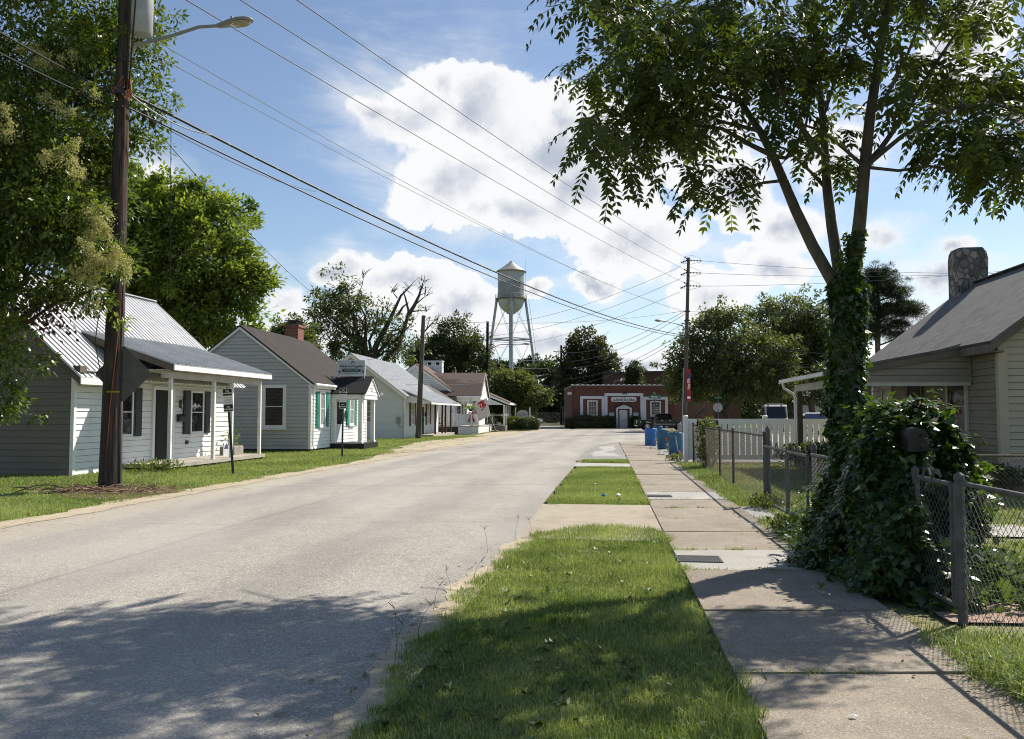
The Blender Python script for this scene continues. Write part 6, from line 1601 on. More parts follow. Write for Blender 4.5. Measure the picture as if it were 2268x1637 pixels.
# victorian house glimpsed beyond the porch post
vh = thing('house', 'tall white house with carved two-storey porch, glimpsed behind the downspout', 'house', (PX(1822, 900, 98).x, 98, 0))
b = MB(); b.siding((-1.2, 4.0, 0), X_, -Y_, 0, 7.4, lambda z: 0, lambda z: 16, .2); b.build('wall', M['siding_white'], vh)
b = MB(); b.prism([(-2.0, -.6, 7.4), (15.5, -.6, 7.4), (15.5, 3, 9.8), (-2.0, 3, 9.8)], (0, .0, .15)); b.build('roof', M['metal_roof_porch'], vh)
b = MB()
for z in (0.4, 3.6): b.box(-1.5, 15, 0, 3.9, z - .25, z)
for z in (3.5, 7.0):
    b.box(-1.5, 15, -.05, .05, z - .28, z + .12)
for i in range(12):
    x = -1.4 + i * 1.35
    for z in (.4, 3.6): 
        b.beam((x, 0, z), (x, 0, z + 3.2), .16, .16, (0, 1, 0))
        b.tube([(x, 0, z + 2.4), (x + .25, 0, z + 2.75), (x + .6, 0, z + 2.85)], .06, 4); b.tube([(x, 0, z + 2.4), (x - .25, 0, z + 2.75), (x - .6, 0, z + 2.85)], .06, 4)
b.build('porch_frame', M['white_trim'], vh)
b = MB(); rail_run(b, (-1.4, 0, 0), (14.5, 0, 0), 3.75, 4.6, .22, .06); rail_run(b, (-1.4, 0, 0), (14.5, 0, 0), .55, 1.35, .22, .06); b.build('railing', M['white_trim'], vh)
for x in (-.2, 2.4, 5.0): window_(vh, (x, 3.98, 4.1), X_, -Y_, .9, 2.2, .1, 'glass', 2)

# ---------------------------------------------------------------- fences
def chain_mesh(mb, p, q, z0, z1, d=.055, r=.0022):
    p, q = Vector(p), Vector(q); L = (q - p).length; u = (q - p) / L; H = z1 - z0; st = d * math.sqrt(2)
    k = -int(H / st) - 1
    nrm = Vector((-u.y, u.x, 0)) * r * .9
    while k * st < L:
        for sgn in (1, -1):
            a = k * st
            s0, t0 = a, (0 if sgn > 0 else H); s1, t1 = a + H, (H if sgn > 0 else 0)
            if s0 < 0: t0 = t0 + sgn * (-s0); s0 = 0
            if s1 > L: t1 = t1 - sgn * (s1 - L); s1 = L
            if s1 - s0 > .01: 
                A, B = p + u * s0 + Z_ * (z0 + t0) + nrm * sgn, p + u * s1 + Z_ * (z0 + t1) + nrm * sgn
                mb.tube([A, B], r, 3, False)
                if sgn > 0 and abs(t1 - H) < 1e-6: mb.tube([B, B + u * .014 + Z_ * .03], r, 3, False)
                if sgn < 0 and abs(t0 - H) < 1e-6: mb.tube([A, A - u * .012 + Z_ * .03], r, 3, False)
        k += 1
def fpt(y): return Vector((float(FX(y)), y, 0))
def fence_run(label, ya, yb, posts, zt, r_rail=.019, r_post=.028, r_wire=.0022, mat='galv', wmat='galv_wire', pts=None, d=.055):
    pf = pts or fpt
    o = thing('chain_link_fence', label, 'fence', pf(ya)); B = pf(ya)
    for y in posts:
        b = MB(); q = pf(y) - B; b.tube([q, q + Z_ * (zt + .02)], r_post, 10); b.tube([q + Z_ * (zt + .02), q + Z_ * (zt + .06), q + Z_ * (zt + .085)], [r_post * 1.15, r_post * 1.1, .006], 10); b.build('post', M[mat], o, smooth=True)
    b = MB(); b.tube([pf(ya) - B + Z_ * zt, pf(yb) - B + Z_ * zt], r_rail, 8); b.build('top_rail', M[mat], o, smooth=True)
    b = MB(); chain_mesh(b, pf(ya) - B, pf(yb) - B, .04, zt - .01, d, r_wire); b.build('wire_mesh', M[wmat], o)
    return o
def gate_leaf(label, ya, yb, z0, z1, off=Vector((-.02, 0, 0)), r=.021, curls=True, rw=.0022):
    o = thing('gate', label, 'gate', fpt(ya) + off); B = fpt(ya); q = fpt(yb) - B
    b = MB(); b.tube([Z_ * z0, Z_ * z1], r, 8); b.tube([q + Z_ * z0, q + Z_ * z1], r, 8); b.tube([Z_ * z1, q + Z_ * z1], r, 8); b.tube([Z_ * z0, q + Z_ * z0], r, 8); b.build('frame', M['galv'], o, smooth=True)
    b = MB(); chain_mesh(b, Vector((0, 0, 0)), q, z0, z1, .055, rw); b.build('wire_mesh', M['galv_wire'], o)
    if curls:
        b = MB()
        for t in (.32, .6):
            c = q * t + Z_ * (z1 + .02)
            u = q.normalized()
            b.tube([c + (-u * .10 + Z_ * 0), c + (-u * .05 + Z_ * .065), c + (u * .03 + Z_ * .075), c + (u * .08 + Z_ * .02)], .012, 6)
        b.build('scroll', M['galv'], o)
    return o
fence_run('tall chain-link run from the corner post to the double gate', 14.55, 24.3, [14.55, 18.3, 20.55, 24.3], 1.22, r_wire=.0022, mat='rusty', wmat='rusty')
fence_run('short rusty chain-link return beside the white picket fence', 24.35, 27.2, [27.2], 1.25, r_wire=.0022, mat='rusty', wmat='rusty')
gate_leaf('farther leaf of the double chain-link gate', 14.45, 12.65, .10, 1.04, rw=.0026)
gate_leaf('nearer leaf of the double chain-link gate', 12.55, 11.3, .10, 1.03, rw=.0026)
for y, z, lb in ((14.5, 1.30, 'taller gate post where the fence steps down'), (11.22, 1.12, 'gate post at the edge of the ivy')):
    o = thing('gate_post', lb, 'post', fpt(y) + Vector((.05, 0, 0))); b = MB(); b.tube([(0, 0, 0), (0, 0, z)], .038, 12); b.tube([(0, 0, z), (0, 0, z + .05), (0, 0, z + .09)], [.046, .04, .008], 12); b.build('shaft', M['galv'], o, smooth=True)
fence_run('chain-link run buried in the ivy mound', 7.35, 11.15, [7.35, 9.4], 1.06)
gate_leaf('small chain-link gate beside the ivy mound', 7.25, 6.52, .12, 1.05)
fence_run('nearest chain-link run with a bent top rail, at the lower right', 2.2, 6.42, [6.42, 3.6], 1.07, r_post=.036)
fence_run('rusty chain-link run across the garden in front of the tan house', 0, 8.0, [0.2, 2.35, 5.2, 8.0], .92, r_post=.024, mat='rusty', wmat='rusty', pts=lambda t: Vector((6.2 + t, 13.6 - t * .06, 0)))
# far chain-link beyond the corner
fence_run('long chain-link fence in front of the dark far trees', 0, 24, [0, 3, 6, 9, 12, 15, 18, 21, 24], 1.75, .05, .05, .006, pts=lambda t: Vector((-12.5 + t, 141, 0)), d=.3)
# white picket fence
VY = 27.4
vf = thing('picket_fence', 'white vinyl picket fence across the end of the garden', 'fence', (5.74, VY, 0))
for k in range(6):
    x = k * 2.62; b = MB(); b.bbox(x - .065, x + .065, -.065, .065, -.02, 1.50, .004); b.bbox(x - .078, x + .078, -.078, .078, 1.501, 1.56, .03); b.build('post', M['vinyl'], vf)
    if k < 5:
        b = MB(); b.box(x + .066, x + 2.62 - .066, -.025, .025, 1.26, 1.44); b.box(x + .066, x + 2.62 - .066, -.03, .03, .10, .26)
        n = 13
        for i in range(n):
            xa = x + .070 + i * (2.62 - .13) / n; b.box(xa, xa + .150, -.012, .012, .261, 1.259)
        b.build('picket_panel', M['vinyl'], vf)

# ---------------------------------------------------------------- signs
def trespass_sign(label, base, lean, rz, h0, wd, hh, post_h, r=.5, pm='iron_dark'):
    o = thing('warning_sign', label, 'sign', base); o.rotation_euler = (lean[0], lean[1], rz)
    b = MB(); b.box(-.03, .03, .004, .012, -.05, post_h); b.box(-.032, -.02, .012, .04, -.05, post_h); b.box(.02, .032, .012, .04, -.05, post_h); b.build('post', M[pm], o)
    pn = MB(); x, c = wd / 2, .02
    def panel(z0, z1, y, mtr, cc, inset=0):
        q = MB(); xx = x - inset
        q.prism([(-xx + cc, y, z0), (xx - cc, y, z0), (xx, y, z0 + cc), (xx, y, z1 - cc), (xx - cc, y, z1), (-xx + cc, y, z1), (-xx, y, z1 - cc), (-xx, y, z0 + cc)], (0, .003, 0))
        return q
    po = panel(h0, h0 + hh, -.003, None, .02).build('panel', M['sign_white'], o)
    panel(h0 + hh * .69, h0 + hh - .014, -.006, None, .012, .012).build('band', M['sign_black'], po); panel(h0 + .014, h0 + hh * .31, -.006, None, .012, .012).build('band', M['sign_black'], po)
    for z in (.845, .155):
        text_mesh('lettering', 'NO', hh * .085, M['sign_white'], po, (0, -.0075, h0 + hh * (z + .045)), tf, bold=.002)
        text_mesh('lettering', 'TRESPASSING', hh * .075, M['sign_white'], po, (0, -.0075, h0 + hh * (z - .055)), tf, xs=.86, bold=.002)
    for k, s_ in enumerate(('TOWN OF', 'HOPE MILLS', 'PROPERTY')):
        text_mesh('lettering', s_, hh * .07, M['letter_grey'], po, (0, -.0045, h0 + hh * (.60 - k * .10)), tf, xs=.85)
    return o
pS = G(516, 1050); tS = PX(502, 811, pS.y)
trespass_sign('tilted black and white no trespassing sign on a dark post near the road', pS, (R(2), math.atan2(tS.x - pS.x, tS.z)), R(8), 1.67, .255, .62, 2.32)
pS = G(757.5, 1012)
trespass_sign('upright black and white no trespassing sign before the paint shop', pS, (0, R(.5)), R(4), 1.80, .26, .78, 2.58)
# diamond road sign seen from behind, next to the pole
dp = G(247, 1062)
ds = thing('road_sign', 'dark back of a diamond warning sign behind the near pole', 'sign', Vector((PX(266, 900, 17.75).x, 17.75, 0)))
b = MB(); b.box(-.02, .02, -.035, -.012, 0, 2.9); b.build('post', M['iron_dark'], ds)
dc = PX(273, 828, 17.75); hw = .62
b = MB(); q = dc - ds.location
c = .03
pts = []
for (ux, uz) in ((1, 0), (0, 1), (-1, 0), (0, -1)):
    tx, tz_ = -uz, ux
    pts += [(q.x + ux * hw - tx * c - ux * c, 0, q.z + uz * hw - tz_ * c - uz * c), (q.x + ux * hw + tx * c - ux * c, 0, q.z + uz * hw + tz_ * c - uz * c)]
b.prism(pts, (0, .004, 0)); b.build('panel', M['sign_back_dark'], ds)
# street name signs
def street_sign(label, base, top_z, words, wd, r=.03, green='sign_green', rz=0.0, small=None):
    o = thing('street_sign', label, 'sign', base, rz)
    b = MB(); b.cyl((0, 0, 0), (0, 0, top_z), r, 8); b.build('post', M['galv'], o)
    p = MB(); p.box(-wd / 2, wd / 2, -r - .012, -r - .004, top_z - .20, top_z + .02); po = p.build('panel', M[green], o)
    if words: text_mesh('lettering', words, .15, M['sign_white'], po, (-.05, -r - .014, top_z - .09), tf, bold=.002, xs=.95)
    if small: text_mesh('lettering', small, .08, M['sign_white'], po, (wd * .38, -r - .014, top_z - .06), tf)
    p = MB(); p.box(-.006, .006, -.42, .42, top_z + .04, top_z + .24); p.build('cross_panel', M[green], o)
    return o
street_sign('green TRADE street name sign on a thin grey post, in front of the truck', Vector((PX(1450, 900, 55).x, 55, 0)), PX(1450, 876, 55).z, 'TRADE', .80, small='ST')
so = thing('stop_sign', 'back of a pale grey octagonal stop sign under a green name sign', 'sign', Vector((PX(1590, 900, 68).x, 68, 0)))
b = MB(); zc = PX(1590, 902.3, 68).z; rr_ = .40
b.prism([(rr_ * math.cos(R(22.5 + 45 * k)), -.005, zc + rr_ * math.sin(R(22.5 + 45 * k))) for k in range(8)], (0, .004, 0)); b.build('panel', M['sign_back'], so)
b = MB(); b.cyl((0.02, -.04, 0), (0.02, -.04, zc + 1.15), .028, 8); b.build('post', M['galv'], so)
b = MB(); b.box(-.03, .03, -.075, -.062, zc - .1, zc + .25); b.build('reflector', plain('pink', (.6, .32, .32)), so)
b = MB(); b.box(-.32, .34, -.085, -.075, zc + .72, zc + .88); b.build('name_panel', M['sign_green'], so)
b = MB(); b.prism([(0.02, -.04, zc + .93), (.06, -.04, zc + 1.03), (.02, -.04, zc + 1.13), (-.02, -.04, zc + 1.03)], (0, .01, 0)); b.build('finial', M['sign_white'], so)
# arched town sign in the hedge
ay = 87.0
asn = thing('town_sign', 'cream arched town sign between two white posts in the clipped hedge', 'sign', Vector((PX(1157.5, 900, ay).x, ay, 0)))
zz0, zz1 = PX(0, 926, ay).z, PX(0, 909, ay).z
pts = [(.56, 0, zz0), (.56, 0, zz1 - .36)] + [(.56 * math.cos(R(a)), 0, zz1 - .36 + .36 * math.sin(R(a))) for a in range(10, 180, 10)] + [(-.56, 0, zz1 - .36), (-.56, 0, zz0)]
b = MB(); b.prism(pts, (0, .05, 0)); b.build('panel', M['sign_cream'], asn)
b = MB(); 
for (p, q) in zip(pts[:-1], pts[1:]): b.beam(Vector(p) * 1 + Vector((0, -.01, 0)), Vector(q) + Vector((0, -.01, 0)), .03, .03, (0, 1, 0))
b.build('border', M['white_trim'], asn)
text_mesh('lettering', 'Historic', .16, M['letter_grey'], asn, (0, -.004, zz1 - .26), tf); text_mesh('lettering', 'Hope Mills', .22, M['letter_blue'], asn, (0, -.004, zz1 - .47), tf, bold=.004)
for x in (-.75, .75):
    p = MB(); p.bbox(x - .07, x + .07, -.04, .1, 0, PX(0, 903, ay).z, .02); p.build('post', M['white_trim'], asn)
fp = thing('flagpole', 'slim bare grey flagpole behind the arched town sign', 'flagpole', Vector((PX(1153, 900, 90).x, 90, 0)))
b = MB(); b.tube([(0, 0, 0), (0, 0, PX(0, 853, 90).z)], [.07, .045], 8); b.build('shaft', M['lamp_grey'], fp)

# ---------------------------------------------------------------- barrels, mailbox and small things
def barrel(label, px, py, mat, r=.285, h=.88, cat='barrel'):
    o = thing('plastic_barrel', label, cat, G(px, py), rnd.uniform(0, 6), 'blue plastic barrels along the pavement')
    b = MB(); b.lathe([(r * .90, .001), (r * .97, .03), (r, .12), (r * 1.0, .28), (r * 1.02, .30), (r * 1.0, .32), (r, .56), (r * 1.02, .58), (r * 1.0, .60), (r, h - .10), (r * 1.01, h - .06), (r * .97, h - .02), (r * .90, h), (r * .87, h - .015), (r * .87, h - .05)], 32)
    b.build('drum', M[mat], o, smooth=True)
    b = MB(); b.lathe([(.03, h - .05), (.03, h - .02)], 10, (r * .55, 0, 0)); b.lathe([(.03, h - .05), (.03, h - .02)], 10, (-r * .55, 0, 0)); b.build('bung', M['white_trim'], o)
    return o
barrel('bright blue plastic barrel, leftmost of the row', 1441, 987.7, 'barrel_blue')
barrel('bright-rimmed blue barrel standing behind the leftmost one', 1457.5, 976.0, 'barrel_teal')
barrel('faded teal-blue barrel in the middle of the row', 1470, 994.7, 'barrel_teal')
barrel('faded teal-blue barrel nearest the white picket fence', 1497, 1008, 'barrel_teal')
def rope(label, pts, r=.014):
    o = tag(MB().tube(pts, r, 6).build('rope', M['rope']), label, 'rope'); return o
B1, B2, B3, B4 = G(1441, 987.7), G(1457.5, 976), G(1470, 994.7), G(1497, 1008)
t_ = Vector((0, 0, .89))
rope('white rope sagging between the first and middle barrels', [B1 + t_ + Vector((.27, -.1, 0)), B1 + Vector((.33, -.2, .62)), B3 + Vector((-.25, .1, .55)), B3 + t_ + Vector((-.1, 0, 0))])
rope('white rope sagging between the two nearest barrels', [B3 + t_ + Vector((0, -.2, 0)), B3 + Vector((.24, -.26, .70)), B4 + Vector((-.28, .05, .66)), B4 + t_ + Vector((-.2, .1, 0))])
rp = rope('white rope hanging down the nearest barrel to an orange float', [B4 + t_ + Vector((-.06, -.25, -.0)), B4 + Vector((-.03, -.30, .5)), B4 + Vector((.02, -.32, .2)), B4 + Vector((.05, -.34, .12))])
fo = thing('float', 'small orange float on the ground below the nearest barrel', 'float', B4 + Vector((.06, -.36, 0))); b = MB(); b.tube([(0, 0, .001), (0, 0, .05), (0, 0, .13), (0, 0, .17)], [.03, .05, .05, .02], 12); b.build('body', M['float_orange'], fo, smooth=True)
fo = thing('float', 'small orange float hanging between the two nearest barrels', 'float', B4 + Vector((-.33, .05, .55))); b = MB(); b.tube([(0, 0, 0), (0, 0, .04), (0, 0, .11), (0, 0, .15)], [.02, .045, .045, .015], 12); b.build('body', M['float_orange'], fo, smooth=True)
cu_ = thing('drink_cup', 'yellow plastic cup left on top of the nearest barrel', 'cup', B4 + Vector((-.17, -.03, .836))); b = MB(); b.lathe([(.055, .0), (.075, .17), (.08, .175)], 16); b.build('body', M['cup_yellow'], cu_, smooth=True)
pd = thing('utility_pedestal', 'small grey utility pedestal behind the nearest barrel', 'pedestal', Vector((PX(1505, 950, 42).x, 42, 0))); b = MB(); b.bbox(-.09, .09, -.09, .09, 0, 1.12, .03); b.build('body', M['pedestal'], pd)
# black mailbox by the far fence corner
mbp = thing('mailbox', 'large black mailbox on a post in front of the picket fence', 'mailbox', Vector((PX(1567, 940, 25.0).x, 25.0, 0)))
b = MB(); zc = PX(0, 941.5, 25.0).z; b.box(-.30, .30, -.12, .12, zc - .13, zc + .08); b.tube([(-.30, 0, zc + .07), (.30, 0, zc + .07)], .12, 14); b.build('box', M['black'], mbp)
b = MB(); b.box(-.05, .05, -.05, .05, 0, zc - .131); b.build('post', M['wood_grey'], mbp)
mb2 = thing('mailbox', 'round-topped black mailbox with white numerals, half swallowed by ivy', 'mailbox', Vector((PX(2034, 980, 7.5).x, 7.5, 0)))
b = MB(); zc = PX(0, 972, 7.35).z; prof = [(.095, -.12), (.095, .0)] + [(.095 * math.cos(R(a)), .095 * math.sin(R(a))) for a in range(15, 180, 15)] + [(-.095, 0), (-.095, -.12)]
b.prism([(x, 0, zc + z) for x, z in prof], (.1, .50, 0)); bo = b.build('box', M['black'], mb2)
b = MB(); b.box(-.012, .012, .085, .099, zc + .03, zc + .09); b.build('latch', M['galv'], bo)
text_mesh('number', '1888', .045, M['sign_white'], bo, (-.015, .096, zc - .095), tf, spacing=1.1)
b = MB(); b.beam((.05, .35, 0), (.05, .35, zc - .121), .09, .09, (0, 1, 0)); b.build('post', M['wood_grey'], mb2)
# drain gratings set in the pale slabs
def grating(label, px0, px1, py0, py1):
    c = (G(px0, py0) + G(px1, py1)) / 2; wx = abs((G(px1, py1) - G(px0, py1)).x); wy = abs(G(px0, py0).y - G(px0, py1).y)
    o = thing('drain_grating', label, 'grating', Vector((c.x, c.y, .032)), -A6)
    b = MB(); b.box(-wx / 2, wx / 2, -wy / 2, -wy / 2 + .025, 0, .012); b.box(-wx / 2, wx / 2, wy / 2 - .025, wy / 2, 0, .012); b.box(-wx / 2, -wx / 2 + .025, -wy / 2 + .025, wy / 2 - .025, 0, .012); b.box(wx / 2 - .025, wx / 2, -wy / 2 + .025, wy / 2 - .025, 0, .012); b.build('frame', M['iron_dark'], o)
    b = MB(); n = 22
    for i in range(n): x = -wx / 2 + .04 + i * (wx - .08) / (n - 1); b.box(x - .006, x + .006, -wy / 2 + .025, wy / 2 - .025, .001, .010)
    for i in range(7): y = -wy / 2 + .04 + i * (wy - .08) / 6; b.box(-wx / 2 + .025, wx / 2 - .025, y - .006, y + .006, .0015, .0095)
    b.build('bars', M['iron_dark'], o)
    b = MB(); b.box(-wx / 2 + .02, wx / 2 - .02, -wy / 2 + .02, wy / 2 - .02, -.0005, .0005); b.build('pit', M['black'], o)
grating('black drain grating in the pale slab nearest the viewer', 1499, 1598, 1239, 1253)
grating('black drain grating in the farther pale slab', 1434, 1488, 1100.5, 1105)
def scrap(label, p, m, s, seed, name='litter'):
    r = np.random.default_rng(seed); b = MB(); k = 7
    vs = [Vector((math.cos(i * 6.28 / k) * s * r.uniform(.6, 1.2), math.sin(i * 6.28 / k) * s * .7 * r.uniform(.6, 1.2), r.uniform(.03, .45) * s)) for i in range(k)]; c = Vector((0, 0, s * .8))
    vs = vs + [c, Vector((0, 0, .002))]
    b.add(vs, [(i, (i + 1) % k, k) for i in range(k)] + [((i + 1) % k, i, k + 1) for i in range(k)])
    o = b.build(name, M[m]); o.location = p; return tag(o, label, 'litter')
scrap('crumpled bright blue wrapper in the middle verge', G(1336, 1099, .03) , 'wrapper_blue', .075, 1)
scrap('crumpled white paper in the middle verge', G(1369, 1098.5, .03), 'paper_white', .07, 2)
scrap('dark brown scrap in the middle verge below the paper', G(1372, 1107, .03), 'brown_clay', .05, 3)
scrap('tiny pale green scrap at the left of the middle verge', G(1317, 1073, .03), 'sign_green', .04, 4)
scrap('small white paper scrap on the shaded pavement', G(1890, 1588, .034), 'paper_white', .022, 5)

# ---------------------------------------------------------------- vehicles
def arc(cx, cz, r, a0, a1, n=8):
    return [(cx + r * math.cos(R(a0 + (a1 - a0) * i / n)), cz + r * math.sin(R(a0 + (a1 - a0) * i / n))) for i in range(n + 1)]
def side_prism(mb, prof, y0, y1):
    mb.prism([(x, y0, z) for x, z in prof], (0, y1 - y0, 0))
def wheel(parent, x, y, r, wd, rim='chrome'):
    b = MB(); s = 1 if y > 0 else -1
    vs, fs = [], []; K = 24
    prof = [(r * .62, -wd / 2), (r * .94, -wd / 2), (r, -wd * .35), (r, wd * .35), (r * .94, wd / 2), (r * .62, wd / 2)]
    for (rr_, yy_) in prof:
        for k in range(K): an = 2 * math.pi * k / K; vs.append((x + rr_ * math.cos(an), y + yy_, r + rr_ * math.sin(an)))
    for i in range(len(prof) - 1):
        for k in range(K): fs.append((i * K + k, i * K + (k + 1) % K, i * K + K + (k + 1) % K, i * K + K + k))
    b.add(vs, fs); wo = b.build('wheel', M['rubber'], parent, smooth=True)
    b = MB(); ys = y + s * (wd / 2 - .03)
    b.cyl((x, ys - s * .06, r), (x, ys - s * .04, r), r * .61, 24)
    rb = MB()
    for k in range(6):
        an = k * math.pi / 3 + .3; d = Vector((math.cos(an), 0, math.sin(an)))
        rb.beam(Vector((x, ys, r)) + d * r * .08, Vector((x, ys, r)) + d * r * .58, .06 * r / .38, .04, (0, 1, 0))
    rb.tube([(x + r * .6 * math.cos(k * math.pi / 12), ys, r + r * .6 * math.sin(k * math.pi / 12)) for k in range(25)], .02, 5, False)
    rb.cyl((x, ys - s * .02, r), (x, ys + s * .025, r), r * .16, 12); rb.build('rim', M[rim], wo); b.build('brake', M['black'], wo)
    return wo
# black crew-cab pickup, nose to the left
TX = PX(1407.5, 940, 82).x
tk = thing('pickup_truck', 'black crew-cab pickup truck parked before the brick office', 'truck', (TX + 0.0, 82.0, 0))
S = .95
Wd = .98
low = [(.05, .42), (.0, .55), (.02, .78), (.10, 1.02), (.22, 1.08), (1.55, 1.14), (3.62, 1.12), (3.63, 1.16), (5.62, 1.16), (5.66, .62), (5.55, .45)] + arc(4.55, .42, .50, 0, 180)[0:] + arc(1.08, .42, .50, 0, 180)
low = [(x * S, z * S) for x, z in low]
b = MB(); side_prism(b, low, -Wd, Wd); bod = b.build('body', M['black_paint'], tk, bevel=.04)
cabp = [(1.42, 1.12), (2.10, 1.66), (2.30, 1.74), (3.45, 1.74), (3.60, 1.66), (3.66, 1.12)]
def loft(mb, prof, y, yt, zb, zt_):
    n = len(prof); f = lambda z: y + (yt - y) * max(0, min(1, (z - zb) / (zt_ - zb)))
    L_ = [(x * S, -f(z), z * S) for x, z in prof]; R_ = [(x * S, f(z), z * S) for x, z in prof]
    mb.add(L_ + R_, [tuple(range(n)), tuple(reversed(range(n, 2 * n)))] + [(i, n + i, n + (i + 1) % n, (i + 1) % n) for i in range(n)])
b = MB(); loft(b, cabp, .94, .74, 1.12, 1.74); b.build('cab', M['black_paint'], tk, bevel=.02)
b = MB()
for pr2 in ([(1.72, 1.20), (2.18, 1.60), (2.62, 1.64), (2.66, 1.18)], [(2.74, 1.18), (2.72, 1.64), (3.36, 1.62), (3.50, 1.20)]):
    loft(b, pr2, .945 + .008, .745 + .008, 1.12, 1.74)
b.build('side_window', M['glass'], tk)
b = MB(); f_ = lambda z: .94 + (.74 - .94) * (z - 1.12) / .62
b.face([((1.47 - .012) * S, -f_(1.18) + .06, 1.18 * S), ((1.47 - .012) * S, f_(1.18) - .06, 1.18 * S), ((2.07 - .012) * S, f_(1.64) - .06, 1.65 * S), ((2.07 - .012) * S, -f_(1.64) + .06, 1.65 * S)]); b.build('windscreen', M['glass'], tk)
for x in (1.08, 4.55):
    for y in (-Wd + .12, Wd - .12): wheel(tk, x * S, y, .385, .26)
for y in (-Wd, Wd):
    s_ = 1 if y > 0 else -1
    b = MB(); b.prism([(.10 * S, y - s_ * .16, .72 * S), (.34 * S, y + s_ * .006, .74 * S), (.40 * S, y + s_ * .006, .98 * S), (.14 * S, y - s_ * .14, 1.0 * S)], (0, s_ * .012, 0)); ho = b.build('headlight', M['lens'], tk)
    b = MB(); b.box(.38 * S, .45 * S, y - .005, y + .012 * s_ if s_ > 0 else y + .005, .82 * S, .96 * S) if s_ > 0 else b.box(.38 * S, .45 * S, y - .012, y + .005, .82 * S, .96 * S); b.build('indicator', M['amber'], tk)
    for xh in (2.50, 3.35):
        b = MB(); b.box(xh * S, (xh + .17) * S, min(y, y + s_ * .035), max(y, y + s_ * .035), 1.0 * S, 1.035 * S); b.build('handle', M['chrome'], tk)
    b = MB(); b.box(1.70 * S, 3.55 * S, min(y, y + s_ * .015), max(y, y + s_ * .015), .63 * S, .665 * S); b.box(3.66 * S, 3.95 * S, min(y, y + s_ * .015), max(y, y + s_ * .015), .63 * S, .665 * S); b.build('trim_strip', M['chrome'], tk)
    b = MB(); b.bbox(1.92 * S, 2.06 * S, min(y * .97, y * .97 + s_ * .26), max(y * .97, y * .97 + s_ * .26), 1.17 * S, 1.36 * S, .03); b.build('mirror', M['black_paint'], tk)
b = MB(); b.box(-.02, .03, -.70, .70, .68 * S, .98 * S); b.build('grille', M['chrome'], tk)
b = MB(); b.box(3.70 * S, 5.55 * S, -Wd + .12, Wd - .12, 1.165 * S, 1.17 * S); b.build('bed', M['black'], tk)

def van(name, label, loc, rz, bm_, L=4.6, H=2.0, W_=.92, band=None, ladder=False, cat='van'):
    o = thing(name, label, cat, loc, rz)
    prof = [(.0, .45), (.02, .95), (.25, 1.12), (.75, 1.22), (1.35, H - .12), (1.65, H), (L - .25, H), (L - .06, H - .1), (L, 1.1), (L, .42)] + arc(L - .95, .38, .40, 0, 180) + arc(.85, .38, .40, 0, 180)
    b = MB(); side_prism(b, prof, -W_, W_); b.build('body', M[bm_], o, bevel=.05)
    b = MB()
    for y in (-W_ - .006, W_ + .001): 
        for (xa, xb, xc, xd) in ((1.05, 1.9, 1.9, 1.45), (2.0, 3.0, 3.0, 2.0), (3.1, L - .25, L - .32, 3.1)):
            b.prism([(xa, y, 1.25), (xb, y, 1.25), (xc, y, H - .22), (xd, y, H - .22)], (0, .005, 0))
    b.prism([(.74, -W_ + .12, 1.26), (.74, W_ - .12, 1.26), (1.28, W_ - .18, H - .2), (1.28, -W_ + .18, H - .2)], (-.02, 0, .012)); b.box(L - .03, L + .004, -W_ + .12, W_ - .12, 1.2, H - .28)
    b.build('window', M['glass'], o)
    for x in (.85, L - .95):
        for y in (-W_ + .1, W_ - .1): wheel(o, x, y, .34, .22)
    for y in (-W_ + .2, W_ - .2):
        b = MB(); b.box(-.015, .03, y - .14, y + .14, .75, .93); b.build('headlight', M['lens'], o)
        b = MB(); b.box(L - .02, L + .01, y - .08, y + .08, .8, 1.15); b.build('tail_light', M['banner_red'], o)
    if band:
        b = MB(); b.box(.6, L - .1, -W_ - .012, -W_ - .007, 1.26, 1.62); b.build('blue_band', M[band], o)
    if ladder:
        b = MB(); b.box(.9, L - .2, -.6, -.5, H + .0, H + .08); b.box(.9, L - .2, .5, .6, H, H + .08)
        for x in (1.2, 2.2, 3.2, 4.2): b.box(x, x + .06, -.6, .6, H + .081, H + .12)
        b.build('roof_rack', M['pedestal'], o)
    return o
van('van', 'weathered grey van with a roof rack beyond the picket fence', (PX(1722, 930, 70).x, 70, 0), R(78), 'grey_van', L=4.4, H=2.4, ladder=True)
van('van', 'white van with a dark blue window band, nearer the porch downspout', (PX(1752, 930, 60).x, 60, 0), R(8), 'white_paint', L=4.6, H=1.72, band='blue_van')
van('van', 'white van half hidden by the ivy trunk', (PX(1810, 930, 60).x, 61, 0), R(-4), 'white_paint', L=4.8, H=1.66, band='blue_van')
